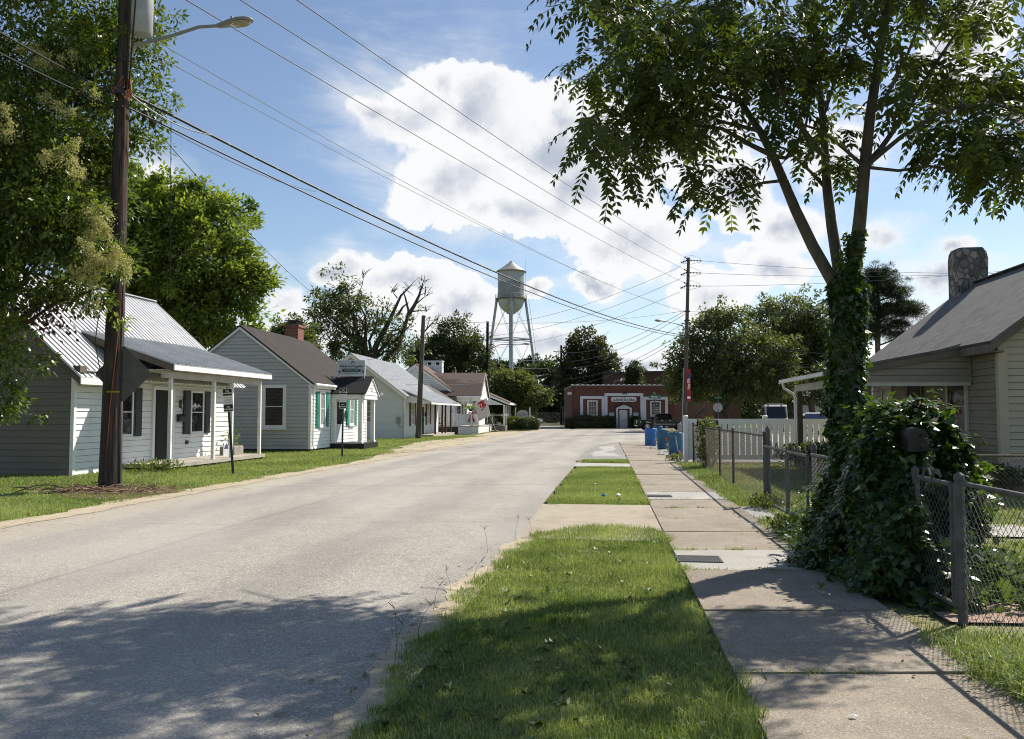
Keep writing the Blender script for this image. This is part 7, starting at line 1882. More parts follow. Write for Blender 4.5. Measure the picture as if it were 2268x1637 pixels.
# white saloon by the hedge, nose to the right
cy = 131.0
cr = thing('parked_car', 'white car parked behind the clipped hedge', 'car', (PX(1201.6, 930, cy).x, cy, 0), R(180))
prof = [(.0, .40), (-.02, .62), (.12, .80), (1.05, .96), (1.30, .98), (4.3, 1.0), (4.45, .85), (4.45, .40)] + arc(3.55, .33, .38, 0, 180) + arc(.85, .33, .38, 0, 180)
b = MB(); side_prism(b, prof, -.88, .88); b.build('body', M['white_paint'], cr, bevel=.05)
S = 1.0
b = MB(); loft(b, [(1.1, .97), (1.85, 1.36), (2.15, 1.42), (3.1, 1.40), (3.6, 1.28), (4.15, 1.0)], .86, .62, .97, 1.42); b.build('cab', M['white_paint'], cr, bevel=.03)
b = MB(); loft(b, [(1.45, 1.02), (1.95, 1.32), (2.55, 1.36), (2.58, 1.01)], .868, .628, .97, 1.42); loft(b, [(2.66, 1.01), (2.64, 1.36), (3.1, 1.35), (3.6, 1.16), (3.7, 1.02)], .868, .628, .97, 1.42); b.build('side_window', M['glass'], cr)
b = MB(); b.face([(1.16, -.7, 1.0), (1.16, .7, 1.0), (1.83, .58, 1.34), (1.83, -.58, 1.34)]); b.build('windscreen', M['glass'], cr)
for x in (.85, 3.55):
    for y in (-.80, .80): wheel(cr, x, y, .32, .2)
for y in (-.62, .62):
    b = MB(); b.box(-.035, .06, y - .18, y + .18, .58, .72); b.build('headlight', M['lens'], cr)
    b = MB(); b.bbox(1.45, 1.6, y * 1.42 - .09, y * 1.42 + .09, .98, 1.1, .02); b.build('mirror', M['white_paint'], cr)
# ---------------------------------------------------------------- trees and shrubs
def ell_points(r, blobs, n, shell=0.55):
    """n points through a set of ellipsoids (cx,cy,cz,rx,ry,rz), denser near the surface"""
    wts = np.array([(b[3] * b[4] * b[5]) ** 0.75 for b in blobs]); wts /= wts.sum()
    idx = r.choice(len(blobs), n, p=wts); B = np.array(blobs)[idx]
    u = unit(r.normal(0, 1, (n, 3))); rad = shell + (1 - shell) * r.uniform(0, 1, n) ** 0.7
    return B[:, :3] + u * B[:, 3:6] * rad[:, None], u
def crown(name, parent, blobs, mat, seed, clumps, per, rc, ll, lw, droop=0.25, shell=0.5, flat=0.7, zmin=None, ragged=0.16, tshift=0.0, gap=-0.34):
    r = np.random.default_rng(seed)
    C, U = ell_points(r, blobs, clumps, shell)
    cr = rc * r.uniform(0.5, 1.45, clumps)
    bs = np.mean([min(b[3], b[5]) for b in blobs])
    gp = vnoise(C[:, 0] + .7 * C[:, 1], C[:, 2] - .4 * C[:, 1], 2.2 / max(bs, .3), seed + 7)      # open gaps between boughs
    k = gp > gap
    C, U, cr = C[k], U[k], cr[k]; clumps = len(C)
    out = r.uniform(0, 1, clumps) < ragged
    C = np.where(out[:, None], C + U * (cr * r.uniform(.6, 1.5, clumps))[:, None], C); cr = np.where(out, cr * .5, cr)      # sprays standing proud of the outline
    n = clumps * per
    ci = np.repeat(np.arange(clumps), per)
    d = unit(r.normal(0, 1, (n, 3))); rad = r.uniform(0, 1, n) ** 0.5
    P = C[ci] + d * rad[:, None] * cr[ci][:, None] * np.array([1, 1, flat])
    D = d * 0.8 + U[ci] * 0.5 + r.normal(0, 0.5, (n, 3)) - np.array([0, 0, droop])
    N = r.normal(0, 0.6, (n, 3)) + np.array([0, 0, 1.0])
    L = ll * r.uniform(0.6, 1.35, n); W_ = lw * r.uniform(0.6, 1.3, n)
    t = np.clip(r.normal(0.42, 0.22, clumps)[ci] + r.normal(0, 0.18, n) + tshift, 0, 1)
    if zmin is not None:
        k = P[:, 2] > zmin; P, D, N, L, W_, t = P[k], D[k], N[k], L[k], W_[k], t[k]
    return mesh_np(name, leaf_verts(P, D, N, L, W_), 4, M[mat], parent, t)
def limbs(parent, base, fork, targets, r0, mat, seed, name='trunk', sub=2, r1=0.03, n=8, lean=0.0):
    rr = random.Random(seed); b = MB()
    base, fork = Vector(base), Vector(fork)
    mid = base.lerp(fork, .5) + Vector((rr.uniform(-.1, .1), rr.uniform(-.1, .1), 0)) * r0 * 4
    b.tube([base - Z_ * .2, base + (fork - base) * .08, mid, fork], [r0 * 1.35, r0 * 1.05, r0 * .9, r0 * .75], 12)
    for t in targets:
        t = Vector(t); L_ = (t - fork).length
        pts = [fork.copy()]; rad = [r0 * .55]
        for k in range(1, 6):
            q = fork.lerp(t, k / 5) + Vector((rr.uniform(-1, 1), rr.uniform(-1, 1), rr.uniform(-.4, 1))) * L_ * .055
            pts.append(q); rad.append(r0 * .55 * (1 - k / 5) + r1)
        b.tube(pts, rad, n)
        for s in range(sub * 2):
            k = rr.randint(2, 4); q = pts[k]
            e = q + Vector((rr.uniform(-1, 1), rr.uniform(-1, 1), rr.uniform(-.1, .9))).normalized() * L_ * rr.uniform(.25, .45)
            m_ = q.lerp(e, .5) + Vector((rr.uniform(-1, 1), rr.uniform(-1, 1), rr.uniform(0, 1))) * L_ * .04
            b.tube([q, m_, e], [rad[k] * .6, rad[k] * .42, r1 * .5], 6)
    return b.build(name, M[mat], parent, smooth=True)
def blob_px(px, py, rx, ry, Y, depth=None):
    """an ellipsoid whose centre is seen at (px, py) at distance Y, radii given on the photo grid"""
    c = PX(px, py, Y); s = Y / F_PX
    return (c.x, c.y, c.z, rx * s, (depth if depth else 0.8 * (rx + ry) / 2 * s), ry * s)
def tree(name, label, blobs, mat, seed, clumps, per, rc, ll, lw, base, fork_z, r0, bark='bark', cat='tree', droop=.25, shell=.5, group=None, tgt=7, zmin=None, sub=2, tshift=0.0, flat=.7, gap=-.34):
    base = Vector(base); o = thing(name, label, cat, base, 0, group)
    B = [(b[0] - base.x, b[1] - base.y, b[2] - base.z, *b[3:]) for b in blobs]
    rr = random.Random(seed)
    T = []
    for b in B: T.append((b[0] + rr.uniform(-.3, .3) * b[3], b[1] + rr.uniform(-.3, .3) * b[4], b[2] + rr.uniform(-.2, .4) * b[5]))
    limbs(o, (0, 0, 0), (rr.uniform(-.2, .2), rr.uniform(-.2, .2), fork_z), T[:max(tgt, 1)], r0, bark, seed, sub=sub)
    crown('crown', o, B, mat, seed, clumps, per, rc, ll, lw, droop, shell, flat, zmin, tshift=tshift, gap=gap)
    return o

# --- the tree of heaven on the garden line: three stems, long drooping compound leaves
TYP = 9.2
tb0 = Vector((PX(1884, 900, TYP).x, TYP, 0))
at = thing('ailanthus_tree', 'three-stemmed tree of heaven with ivy-clad trunk and long drooping leaves', 'tree', tb0)
T_ = lambda px, py, Y=TYP: PX(px, py, Y) - tb0
b = MB()
def stem(pts, r0, r1, n=10, b_=None):
    m_ = len(pts); (b_ or b).tube(pts, [r0 + (r1 - r0) * i / (m_ - 1) for i in range(m_)], n)
stem([Vector((0, 0, -.1)), T_(1880, 1000), T_(1876, 800), T_(1874, 680), T_(1876, 640)], .17, .145, 14)
stemL = [T_(1872, 660), T_(1845, 625), T_(1800, 545), T_(1762, 465), T_(1735, 400), T_(1712, 345), T_(1683, 290, 9.4), T_(1640, 225, 9.6), T_(1600, 170, 9.8), T_(1540, 95, 10.1)]
stemM = [T_(1876, 660), T_(1858, 600, 9.3), T_(1842, 500, 9.35), T_(1832, 420, 9.4), T_(1828, 350, 9.5), T_(1822, 260, 9.6), T_(1810, 150, 9.9), T_(1800, 0, 10.2), T_(1790, -160, 10.5)]
stemR = [T_(1880, 665), T_(1893, 590, 9.1), T_(1905, 480, 9.0), T_(1915, 370, 8.9), T_(1928, 250, 8.8), T_(1950, 110, 8.7), T_(1970, -20, 8.6), T_(1985, -200, 8.6), T_(1990, -420, 8.6)]
stem(stemL, .075, .022); stem(stemM, .072, .02); stem(stemR, .085, .02)
br = [([stemL[5], T_(1740, 350), T_(1780, 300, 9.0), T_(1800, 200, 8.8)], .03), ([stemL[5], T_(1665, 322, 9.0), T_(1600, 285, 8.9), T_(1540, 278, 8.8), T_(1480, 260, 8.7)], .032),
      ([stemL[4], T_(1690, 405, 8.9), T_(1640, 418, 8.7), T_(1590, 440, 8.6)], .02), ([stemL[7], T_(1580, 210, 9.4), T_(1500, 190, 9.3), T_(1400, 170, 9.2)], .026),
      ([stemL[8], T_(1560, 120, 9.5), T_(1480, 60, 9.4), T_(1380, 10, 9.2)], .024), ([stemL[6], T_(1600, 270, 10.2), T_(1500, 230, 10.8), T_(1420, 250, 11.2)], .026),
      ([stemM[4], T_(1790, 300, 9.0), T_(1740, 230, 8.6), T_(1700, 120, 8.2)], .03), ([stemM[5], T_(1850, 180, 9.9), T_(1880, 80, 10.3)], .026), ([stemM[3], T_(1795, 380, 9.9), T_(1740, 330, 10.5), T_(1650, 300, 11.1)], .026),
      ([stemR[3], T_(1950, 330, 9.0), T_(2000, 260, 9.1), T_(2060, 160, 9.2), T_(2120, 70, 9.3), T_(2160, 0, 9.4)], .036), ([stemR[3], T_(1990, 378, 8.8), T_(2060, 368, 8.7), T_(2140, 380, 8.6)], .020),
      ([stemR[4], T_(1960, 220, 8.3), T_(2010, 120, 8.0), T_(2050, 20, 7.8)], .026), ([stemR[5], T_(1900, 60, 8.4), T_(1860, -40, 8.2)], .024), ([stemR[4], T_(1990, 215, 9.3), T_(2080, 180, 9.8), T_(2180, 130, 10.3)], .026),
      ([stemR[3], T_(1870, 330, 8.7), T_(1820, 290, 8.4), T_(1760, 270, 8.1)], .022), ([stemR[3], T_(2000, 300, 8.6), T_(2100, 240, 8.3), T_(2200, 230, 8.0), T_(2290, 260, 7.8)], .028),
      ([stemR[6], T_(2040, -90, 8.6), T_(2130, -170, 8.6)], .024), ([stemR[7], T_(1900, -290, 8.6), T_(1800, -360, 8.8)], .022), ([stemM[7], T_(1700, -80, 10.3), T_(1600, -150, 10.4)], .024), ([stemM[8], T_(1850, -270, 10.6), T_(1900, -360, 10.7)], .02),
      ([stemL[9], T_(1460, 20, 10.3), T_(1380, -70, 10.5)], .02), ([stemL[9], T_(1600, -20, 10.4), T_(1560, -150, 10.6)], .02)]
for pts, r0 in br: stem(pts, r0, .010, 7)
b.build('trunk', M['bark_grey'], at, smooth=True)
# leaf tips through the crown
r = np.random.default_rng(77)
zones = [(1400, 290, 90, 50, 9.2, 1.1, 13), (1480, 250, 80, 50, 9.2, 1.0, 10), (2150, 330, 70, 40, 8.7, .8, 9), (2250, 330, 70, 60, 8.6, 1.0, 12), (1450, 120, 150, 80, 9.3, 1.4, 30), (1380, 170, 80, 60, 9.2, 1.2, 15), (1420, 0, 150, 50, 9.4, 1.4, 18), (1600, 60, 130, 80, 9.2, 1.5, 26), (1750, 20, 150, 70, 9.4, 1.6, 26), (1560, 345, 50, 25, 8.8, .4, 5), (1590, 400, 40, 20, 8.7, .3, 3),
         (1560, 230, 70, 40, 8.9, .8, 7), (1820, 150, 120, 70, 9.3, 1.3, 16), (1960, 130, 110, 70, 8.9, 1.3, 12), (2100, 190, 100, 60, 8.9, 1.4, 20), (2210, 60, 90, 100, 8.9, 1.3, 24), (2170, 290, 60, 30, 8.7, .7, 8), (2290, 200, 90, 80, 8.6, 1.2, 16),
         (2060, 0, 100, 50, 8.8, 1.3, 10), (1700, 180, 80, 40, 8.9, 1.0, 9), (1900, -50, 140, 40, 9.2, 1.5, 12), (1790, 270, 70, 30, 9.0, .8, 5), (1850, 330, 60, 20, 9.2, .6, 3),
         (1650, -130, 330, 120, 9.7, 2.2, 50), (2050, -150, 260, 110, 8.9, 2.0, 36), (1860, -320, 330, 130, 9.4, 2.1, 52), (1480, -40, 190, 60, 9.9, 1.6, 20), (1640, -420, 300, 110, 9.8, 1.8, 34), (1980, -520, 250, 110, 9.0, 1.6, 24), (1560, -600, 260, 110, 10.0, 1.5, 22), (1800, -700, 230, 90, 9.4, 1.4, 16)]
LP, LD, LN, LL, LW, LT = [], [], [], [], [], []
rach = MB()
for (cx, cy, rx, ry, Y, dy, k) in zones:
    for i in range(max(2, int(round(k * (.40 if cy < -60 else .64))))):
        u = r.normal(0, 1, 2); u /= max(1, np.linalg.norm(u)); 
        px, py, yy_ = cx + u[0] * rx, cy + u[1] * ry, Y + r.uniform(-dy, dy)
        if cy > -60: py += 22
        tip = np.array(PX(px, py, yy_) - tb0)
        tint0 = np.clip(r.normal(.35, .2), 0, 1)
        nl = int(r.integers(6, 10))
        twd = r.normal(0, 1, 3) * [1, 1, .3]; twd /= np.linalg.norm(twd)
        for j in range(nl):
            az = r.uniform(0, 2 * np.pi); el = r.uniform(-.35, .55)
            d = np.array([np.cos(az) * np.cos(el), np.sin(az) * np.cos(el), np.sin(el)])
            L_ = r.uniform(.36, .62); S_ = 8
            p = tip + r.normal(0, .05, 3); pts = [p.copy()]; dd = d.copy()
            for s in range(S_):
                dd = dd + np.array([0, 0, -.10 - .025 * s]); dd /= np.linalg.norm(dd); p = p + dd * L_ / S_; pts.append(p.copy())
            if j < 5: rach.tube([Vector(pts[q]) for q in (0, 3, 6, S_)], .0035, 3, False)
            lt = np.clip(tint0 + r.normal(0, .08), 0, 1)
            for s in range(2, S_ + 1):
                ax_ = pts[s] - pts[s - 1]; ax_ /= np.linalg.norm(ax_)
                side = np.cross(ax_, [0, 0, 1.0]); 
                if np.linalg.norm(side) < .15: side = np.cross(ax_, d)
                side /= np.linalg.norm(side)
                nn = np.cross(side, ax_)
                sc_ = 1.0 - .45 * abs(s / S_ - .45)
                for sg in ((-1, 1) if s < S_ else (-1, 1, 0)):
                    dl = side * sg * .85 + ax_ * (.45 if sg else 1) + np.array([0, 0, -.35]) + r.normal(0, .12, 3)
                    LP.append(pts[s]); LD.append(dl); LN.append(nn + r.normal(0, .25, 3)); LL.append(.125 * sc_ * r.uniform(.8, 1.15)); LW.append(.050 * sc_ * r.uniform(.85, 1.15)); LT.append(lt)
mesh_np('crown', leaf_verts(np.array(LP), np.array(LD), np.array(LN), np.array(LL), np.array(LW)), 4, M['leaf_ailanthus'], at, np.array(LT))
rach.build('leaf_stalks', M['stem'], at)
# ivy leaves: five-pointed, built as two overlapping rhombs each
def ivy(name, parent, P, Nrm, size, seed, mat='leaf_ivy', tint=None, hang=.6):
    r = np.random.default_rng(seed); n = len(P)
    D = np.array([0, 0, -1.0]) * hang + r.normal(0, .45, (n, 3)) + Nrm * .25
    Nn = Nrm + r.normal(0, .35, (n, 3)) + np.array([0, 0, .45])
    s = size * np.exp(r.normal(-.12, .36, n))
    D = unit(D); S = unit(np.cross(D, Nn)); 
    a = leaf_verts(P, D, Nn, s, s * .62)
    b1 = leaf_verts(P, D * .55 + S, Nn, s * .72, s * .4); b2 = leaf_verts(P, D * .55 - S, Nn, s * .72, s * .4)
    if tint is None: tint = np.clip(r.normal(.38, .25, n), 0, 1)
    return mesh_np(name, np.concatenate([a, b1, b2]), 4, M[mat], parent, np.concatenate([tint] * 3))
r = np.random.default_rng(21)
n = 7600; z = r.uniform(0, 1, n) ** .9 * 3.05; a = r.uniform(0, 2 * np.pi, n)
rad = .135 + .035 * np.abs(r.normal(0, 1, n)) + .03 * np.sin(z * 3 + a) + .05 * np.exp(-z / .5)
cx = np.interp(z, [0, 1.2, 2.1, 2.75, 3.2], [0, T_(1880, 1000).x, T_(1876, 800).x, T_(1874, 690).x, T_(1876, 640).x])
Nn = np.stack([np.cos(a), np.sin(a), np.zeros(n)], 1)
P1v = np.stack([cx + np.cos(a) * rad, np.sin(a) * rad, z], 1)
n2 = 700; t = r.uniform(0, 1, n2) ** 1.6; a2 = r.uniform(0, 2 * np.pi, n2); SR_ = np.array([tuple(stemR[0]), tuple(stemR[1]), tuple(stemR[2])])
tt_ = t * 1.7; i0 = np.minimum(tt_.astype(int), 1); c2 = SR_[i0] + (SR_[i0 + 1] - SR_[i0]) * (tt_ - i0)[:, None]
N2 = np.stack([np.cos(a2) - .5, np.sin(a2), np.zeros(n2)], 1); P2v = c2 + N2 * (.07 + .05 * (1 - t) + .02 * np.abs(r.normal(0, 1, n2)))[:, None]
ivy('trunk_ivy', at, np.concatenate([P1v, P2v]), np.concatenate([Nn, N2]), .064, 22)

# --- ivy mound over the fence
mc = Vector((3.80, 8.45, 0))
im = thing('ivy_mound', 'big dark ivy mound swallowing the chain-link fence at the tree foot', 'shrub', mc)
r = np.random.default_rng(31)
def mound_pt(n):
    u = r.uniform(0, 1, n); a = r.uniform(0, 2 * np.pi, n); zz = 1.70 * u ** 1.1
    f = np.sqrt(np.clip(1 - (zz / 1.76) ** 1.9, 0, 1))
    flare = .22 * np.exp(-zz / .25)
    rx = .66 * f + flare * .6; ry = 1.22 * f + flare * .7
    k = 1 + .13 * np.sin(a * 3 + zz * 2.5) + .09 * np.sin(a * 7 - zz * 4) + .05 * np.sin(a * 13 + zz * 9) + r.normal(0, .06, n)
    x, y = np.cos(a) * rx * k, np.sin(a) * ry * k
    return np.stack([x + .12 * y + .10 * zz, y, zz + r.normal(0, .02, n)], 1), unit(np.stack([np.cos(a) / .66, np.sin(a) / 1.18, .5 + zz * .5], 1))
Pm, Nm = mound_pt(25000)
keep = ~((np.abs(Pm[:, 0] + mc.x - PX(2034, 980, 7.35).x) < .085) & (Pm[:, 1] + mc.y < 7.55) & (Pm[:, 2] > 1.26) & (Pm[:, 2] < 1.48))
o = ivy('foliage', im, Pm[keep], Nm[keep], .070, 33)
core = MB(); K = 16; vs = []; fs = []
for i, (zz, s) in enumerate(((0, 1.0), (.5, .90), (1.0, .68), (1.35, .42), (1.52, .18))):
    for k in range(K):
        an = 2 * math.pi * k / K; x, y = math.cos(an) * .52 * s, math.sin(an) * .98 * s; vs.append((x + .12 * y + .10 * zz, y, zz))
for i in range(4):
    for k in range(K): fs.append((i * K + k, i * K + (k + 1) % K, i * K + K + (k + 1) % K, i * K + K + k))
fs.append(tuple(range(4 * K, 5 * K))); core.add(vs, fs); core.build('stems', M['leaf_dark'], im, smooth=True)
n = 260; Pd, Nd = mound_pt(n)
mesh_np('dead_leaves', leaf_verts(Pd + Nd * .02, r.normal(0, .5, (n, 3)) + [0, 0, -.7], Nd + r.normal(0, .4, (n, 3)), r.uniform(.05, .09, n), r.uniform(.03, .05, n)), 4, M['grass_dry'], im, r.uniform(0, .35, n))
# trailing sprigs standing off the mound
b = MB(); SP, SN = [], []
Ps_, Ns_ = mound_pt(150)
for p_, n_ in zip(Ps_, Ns_):
    if p_[2] < .25: continue
    d_ = n_ * r.uniform(.5, 1) + np.array([r.normal(0, .3), r.normal(0, .3), r.uniform(-.1, .8)]); q = p_.copy(); pts_ = [Vector(q)]
    for s in range(7):
        d_ = d_ / np.linalg.norm(d_) + np.array([0, 0, -.22]); q = q + d_ * .036; pts_.append(Vector(q)); SP.append(q + r.normal(0, .02, 3)); SN.append(n_ + [0, 0, .6])
    b.tube(pts_, .003, 3, False)
b.build('trailing_stem', M['stem'], im)['kind'] = 'stuff'
ivy('trailing_leaves', im, np.array(SP), unit(np.array(SN)), .07, 37, tint=np.clip(r.normal(.65, .22, len(SP)), 0, 1), hang=.4)
# runners creeping on the pavement and along the fence foot
n = 900; t = r.uniform(0, 1, n); Y = 7.1 + t * 3.6
x = FX(Y) - .22 - .20 * np.abs(r.normal(0, 1, n)) * (1 - .6 * np.abs(t - .45)); Pg = np.stack([x - mc.x, Y - mc.y, .03 + .12 * np.abs(r.normal(0, 1, n))], 1)
n3 = 170; Yc = r.uniform(9.2, 11.4, n3); Pg2 = np.stack([FX(Yc) - .26 + r.normal(0, .14, n3) - mc.x, Yc - mc.y, .03 + .16 * np.abs(r.normal(0, 1, n3))], 1)
Pg = np.concatenate([Pg, Pg2]); ivy('runners', im, Pg, np.tile(np.array([[-.2, -.2, 1.0]]), (len(Pg), 1)), .085, 35, tint=np.clip(r.normal(.75, .2, len(Pg)), 0, 1), hang=.1)
# ivy spray inside the near gate
sp_ = thing('ivy_spray', 'paler ivy sprawling on the ground just inside the small gate', 'plant', Vector((4.25, 7.6, 0)))
n = 900; Ps = np.stack([r.normal(0, .34, n), r.normal(0, .5, n), np.abs(r.normal(.10, .14, n))], 1)
ivy('foliage', sp_, Ps, np.tile(np.array([[-.2, -.3, 1.0]]), (n, 1)), .085, 36, tint=np.clip(r.normal(.6, .25, n), 0, 1), hang=.3, mat='leaf_matte')

# --- privet in flower by the near pole
pv = Vector((-13.2, 17.4, 0))
B = [blob_px(60, 60, 200, 130, 17.6, 1.3), blob_px(200, 150, 150, 130, 19.3, 1.1), blob_px(300, 60, 75, 70, 19.3, .8), blob_px(60, 300, 140, 140, 17.4, 1.3), blob_px(190, 300, 130, 130, 19.2, 1.0), blob_px(330, 215, 55, 62, 19.1, .5), blob_px(325, 320, 36, 40, 19.1, .4),
     blob_px(60, 470, 160, 120, 17.0, 1.2), blob_px(190, 420, 90, 110, 18.8, .8), blob_px(175, 540, 80, 80, 17.7, .7), blob_px(60, 620, 95, 70, 16.6, .8), blob_px(255, 585, 38, 42, 16.95, .35), blob_px(150, 645, 70, 36, 17.0, .5), blob_px(205, 655, 42, 22, 17.0, .35),
     blob_px(10, 760, 50, 110, 16.2, .6), blob_px(15, 880, 38, 42, 16.2, .4), blob_px(-120, 300, 150, 330, 17.0, 1.5), blob_px(-80, 600, 120, 150, 16.4, 1.0), blob_px(100, -120, 260, 120, 17.6, 1.4), blob_px(240, 420, 60, 100, 19.2, .6), blob_px(120, 450, 80, 90, 17.3, .7)]
o = thing('privet_tree', 'large dark-leaved flowering tree towering behind the near pole', 'tree', pv)
Bl = [(q[0] - pv.x, q[1] - pv.y, q[2], *q[3:]) for q in B]
limbs(o, (0, 0, 0), (.3, .1, 2.2), [tuple(q[:3]) for q in Bl[:14]], .16, 'bark', 5, sub=1, r1=.012)
crown('crown', o, Bl, 'leaf_privet', 41, 1750, 46, .36, .135, .062, .35, .35, .75, gap=-.75)
r = np.random.default_rng(43); FP, FD = [], []
for (px, py, Y, k) in [(205, 460, 16.9, 3), (225, 500, 16.8, 4), (200, 540, 16.7, 3), (235, 540, 16.75, 4), (255, 585, 16.4, 4), (275, 595, 16.4, 4), (215, 590, 16.4, 5), (190, 585, 16.4, 4), (185, 625, 16.4, 4), (205, 640, 16.5, 2), (150, 340, 16.6, 4), (130, 370, 16.5, 4), (165, 400, 16.6, 3), (20, 300, 16.0, 3), (110, 225, 16.8, 3), (90, 150, 16.8, 4), (150, 250, 16.9, 2), (160, 460, 16.6, 1), (60, 130, 16.8, 2), (15, 250, 16.0, 2), (240, 480, 16.9, 2), (205, 210, 17.2, 2), (135, 130, 17.0, 3)]:
    for j in range(k):
        c = np.array(PX(px + r.normal(0, 12), py + r.normal(0, 12), Y) - pv); up = unit(r.normal(0, .5, (1, 3)) + [[.1, -.3, .7]])[0]
        for q in range(140):
            t = r.uniform(0, 1); w_ = .085 * (1 - t) + .012; FP.append(c + up * t * .26 + r.normal(0, 1, 3) * w_); FD.append(r.normal(0, 1, 3) + up)
FP, FD = np.array(FP), np.array(FD); n = len(FP)
mesh_np('blossom', leaf_verts(FP, FD, r.normal(0, 1, (n, 3)), r.uniform(.03, .06, n), r.uniform(.018, .034, n)), 4, M['blossom'], o, r.uniform(0, 1, n))
c = PX(95, 690, 16.6) - pv
n = 260; Pb = np.array(c) + r.normal(0, 1, (n, 3)) * [.32, .25, .26]
mesh_np('bronze_foliage', leaf_verts(Pb, r.normal(0, .6, (n, 3)) + [0, 0, -.7], r.normal(0, 1, (n, 3)), r.uniform(.08, .15, n), r.uniform(.05, .08, n)), 4, M['bronze_leaf'], o, r.uniform(0, 1, n))

# --- trees behind the houses and round the junction
Y = 46.0
tree('broadleaf_tree', 'bright sunlit yellow-green tree behind the metal roof', [blob_px(420, 560, 130, 130, Y), blob_px(340, 470, 90, 90, Y), blob_px(330, 600, 90, 130, Y), blob_px(500, 620, 75, 80, Y), blob_px(548, 610, 45, 48, Y), blob_px(460, 480, 70, 55, Y), blob_px(400, 430, 60, 45, Y), blob_px(470, 700, 110, 60, Y), blob_px(260, 560, 90, 150, Y)], 'leaf_bright', 51, 620, 110, .85, .28, .16, PX(420, 930, Y) * 1.0 - Z_ * PX(420, 930, Y).z, 3.6, .45, zmin=2.0, tshift=.12, shell=.72, gap=-.6)
tree('broadleaf_tree', 'taller green tree rising at the left behind the privet', [blob_px(120, 430, 140, 160, 52), blob_px(-40, 400, 160, 200, 52), blob_px(220, 480, 90, 120, 52)], 'leaf_mid', 52, 420, 50, .9, .32, .18, (PX(60, 900, 52).x, 52, 0), 4, .45)
Y = 66.0
tree('broadleaf_tree', 'small round olive tree between chimney and bright tree', [blob_px(640, 745, 48, 34, Y), blob_px(610, 755, 30, 25, Y), blob_px(672, 765, 30, 28, Y)], 'leaf_mid', 53, 230, 40, .55, .26, .15, (PX(640, 930, Y).x, Y, 0), 4.5, .25)
Y = 84.0
bt = Vector((PX(815, 930, Y).x, Y, 0))
BT = [blob_px(748, 632, 36, 34, Y), blob_px(765, 665, 45, 40, Y), blob_px(720, 680, 55, 38, Y), blob_px(700, 690, 38, 22, Y), blob_px(790, 690, 50, 45, Y), blob_px(835, 690, 40, 35, Y), blob_px(760, 725, 60, 40, Y), blob_px(870, 735, 55, 38, Y), blob_px(910, 722, 38, 35, Y), blob_px(900, 770, 55, 30, Y), blob_px(720, 745, 40, 30, Y), blob_px(800, 640, 18, 22, Y), blob_px(840, 770, 60, 35, Y), blob_px(770, 780, 60, 40, Y)]
tree('pecan_tree', 'tall thin-leaved tree with dead bare limbs above the paint shop', BT, 'leaf_mid', 54, 400, 28, 1.0, .36, .17, bt, PX(0, 800, Y).z, .34, tgt=12, droop=.5, shell=.45, sub=3)
po = [x for x in bpy.data.objects if x.name.startswith('pecan_tree')][0]
b = MB(); Q = lambda px, py: PX(px, py, Y) - bt
for pts, r0, r1 in (([(815, 810), (835, 762), (858, 720), (872, 690), (888, 655), (908, 635)], .36, .06), ([(880, 700), (892, 680), (905, 670)], .16, .04), ([(858, 720), (848, 705), (846, 690)], .2, .06), ([(850, 800), (885, 760), (900, 712), (905, 690), (898, 660), (893, 645)], .28, .04), ([(903, 700), (918, 676), (928, 655), (934, 635), (938, 622)], .24, .03), ([(918, 676), (935, 662), (948, 652)], .09, .02), ([(912, 690), (930, 688), (944, 688)], .09, .02), ([(928, 655), (940, 650), (945, 640)], .05, .02), ([(880, 660), (872, 650), (868, 640)], .07, .02), ([(896, 640), (908, 648), (915, 655)], .05, .02), ([(935, 740), (955, 718), (968, 706)], .10, .02), ([(955, 718), (972, 716)], .05, .02), ([(945, 728), (950, 712), (952, 700)], .05, .02)):
    q = [Q(*p) for p in pts]; m_ = len(q); b.tube(q, [r0 + (r1 - r0) * i / (m_ - 1) for i in range(m_)], 7)
rb = random.Random(8)
for (px, py) in ((934, 640), (944, 652), (938, 625), (905, 638), (965, 708), (942, 688), (870, 645), (800, 630), (803, 612)):
    for k in range(7):
        a = Q(px + rb.uniform(-4, 4), py + rb.uniform(-4, 4)); e = a + Vector((rb.uniform(-.7, .9), rb.uniform(-.3, .3), rb.uniform(.1, .9))); b.tube([a, a.lerp(e, .5) + Vector((0, 0, .1)), e], [.035, .025, .012], 4)
b.build('dead_limb', M['bark'], po, smooth=True)
r = np.random.default_rng(55)
MC = []
for (px, py) in ((722, 690), (738, 768), (775, 795), (760, 640), (745, 782)):
    c = np.array(Q(px, py)); n = 260; MC.append(c + unit(r.normal(0, 1, (n, 3))) * (r.uniform(0, 1, (n, 1)) ** .4) * .62)
MC = np.concatenate(MC); n = len(MC); mesh_np('mistletoe', leaf_verts(MC, r.normal(0, 1, (n, 3)), r.normal(0, 1, (n, 3)), r.uniform(.2, .32, n), r.uniform(.1, .16, n)), 4, M['leaf_dark'], po, r.uniform(0, .6, n))
Y = 96.0
tree('oak_tree', 'dark rounded oak behind the white chimney', [blob_px(1010, 750, 52, 42, Y), blob_px(960, 790, 55, 42, Y), blob_px(1040, 790, 45, 42, Y), blob_px(990, 790, 60, 45, Y), blob_px(1000, 722, 22, 16, Y), blob_px(930, 800, 30, 25, Y), blob_px(1060, 815, 28, 25, Y)], 'leaf_dark', 56, 520, 44, .85, .34, .17, (PX(1000, 930, Y).x, Y, 0), 3, .5, shell=.6, tshift=.15)
Y = 90.0
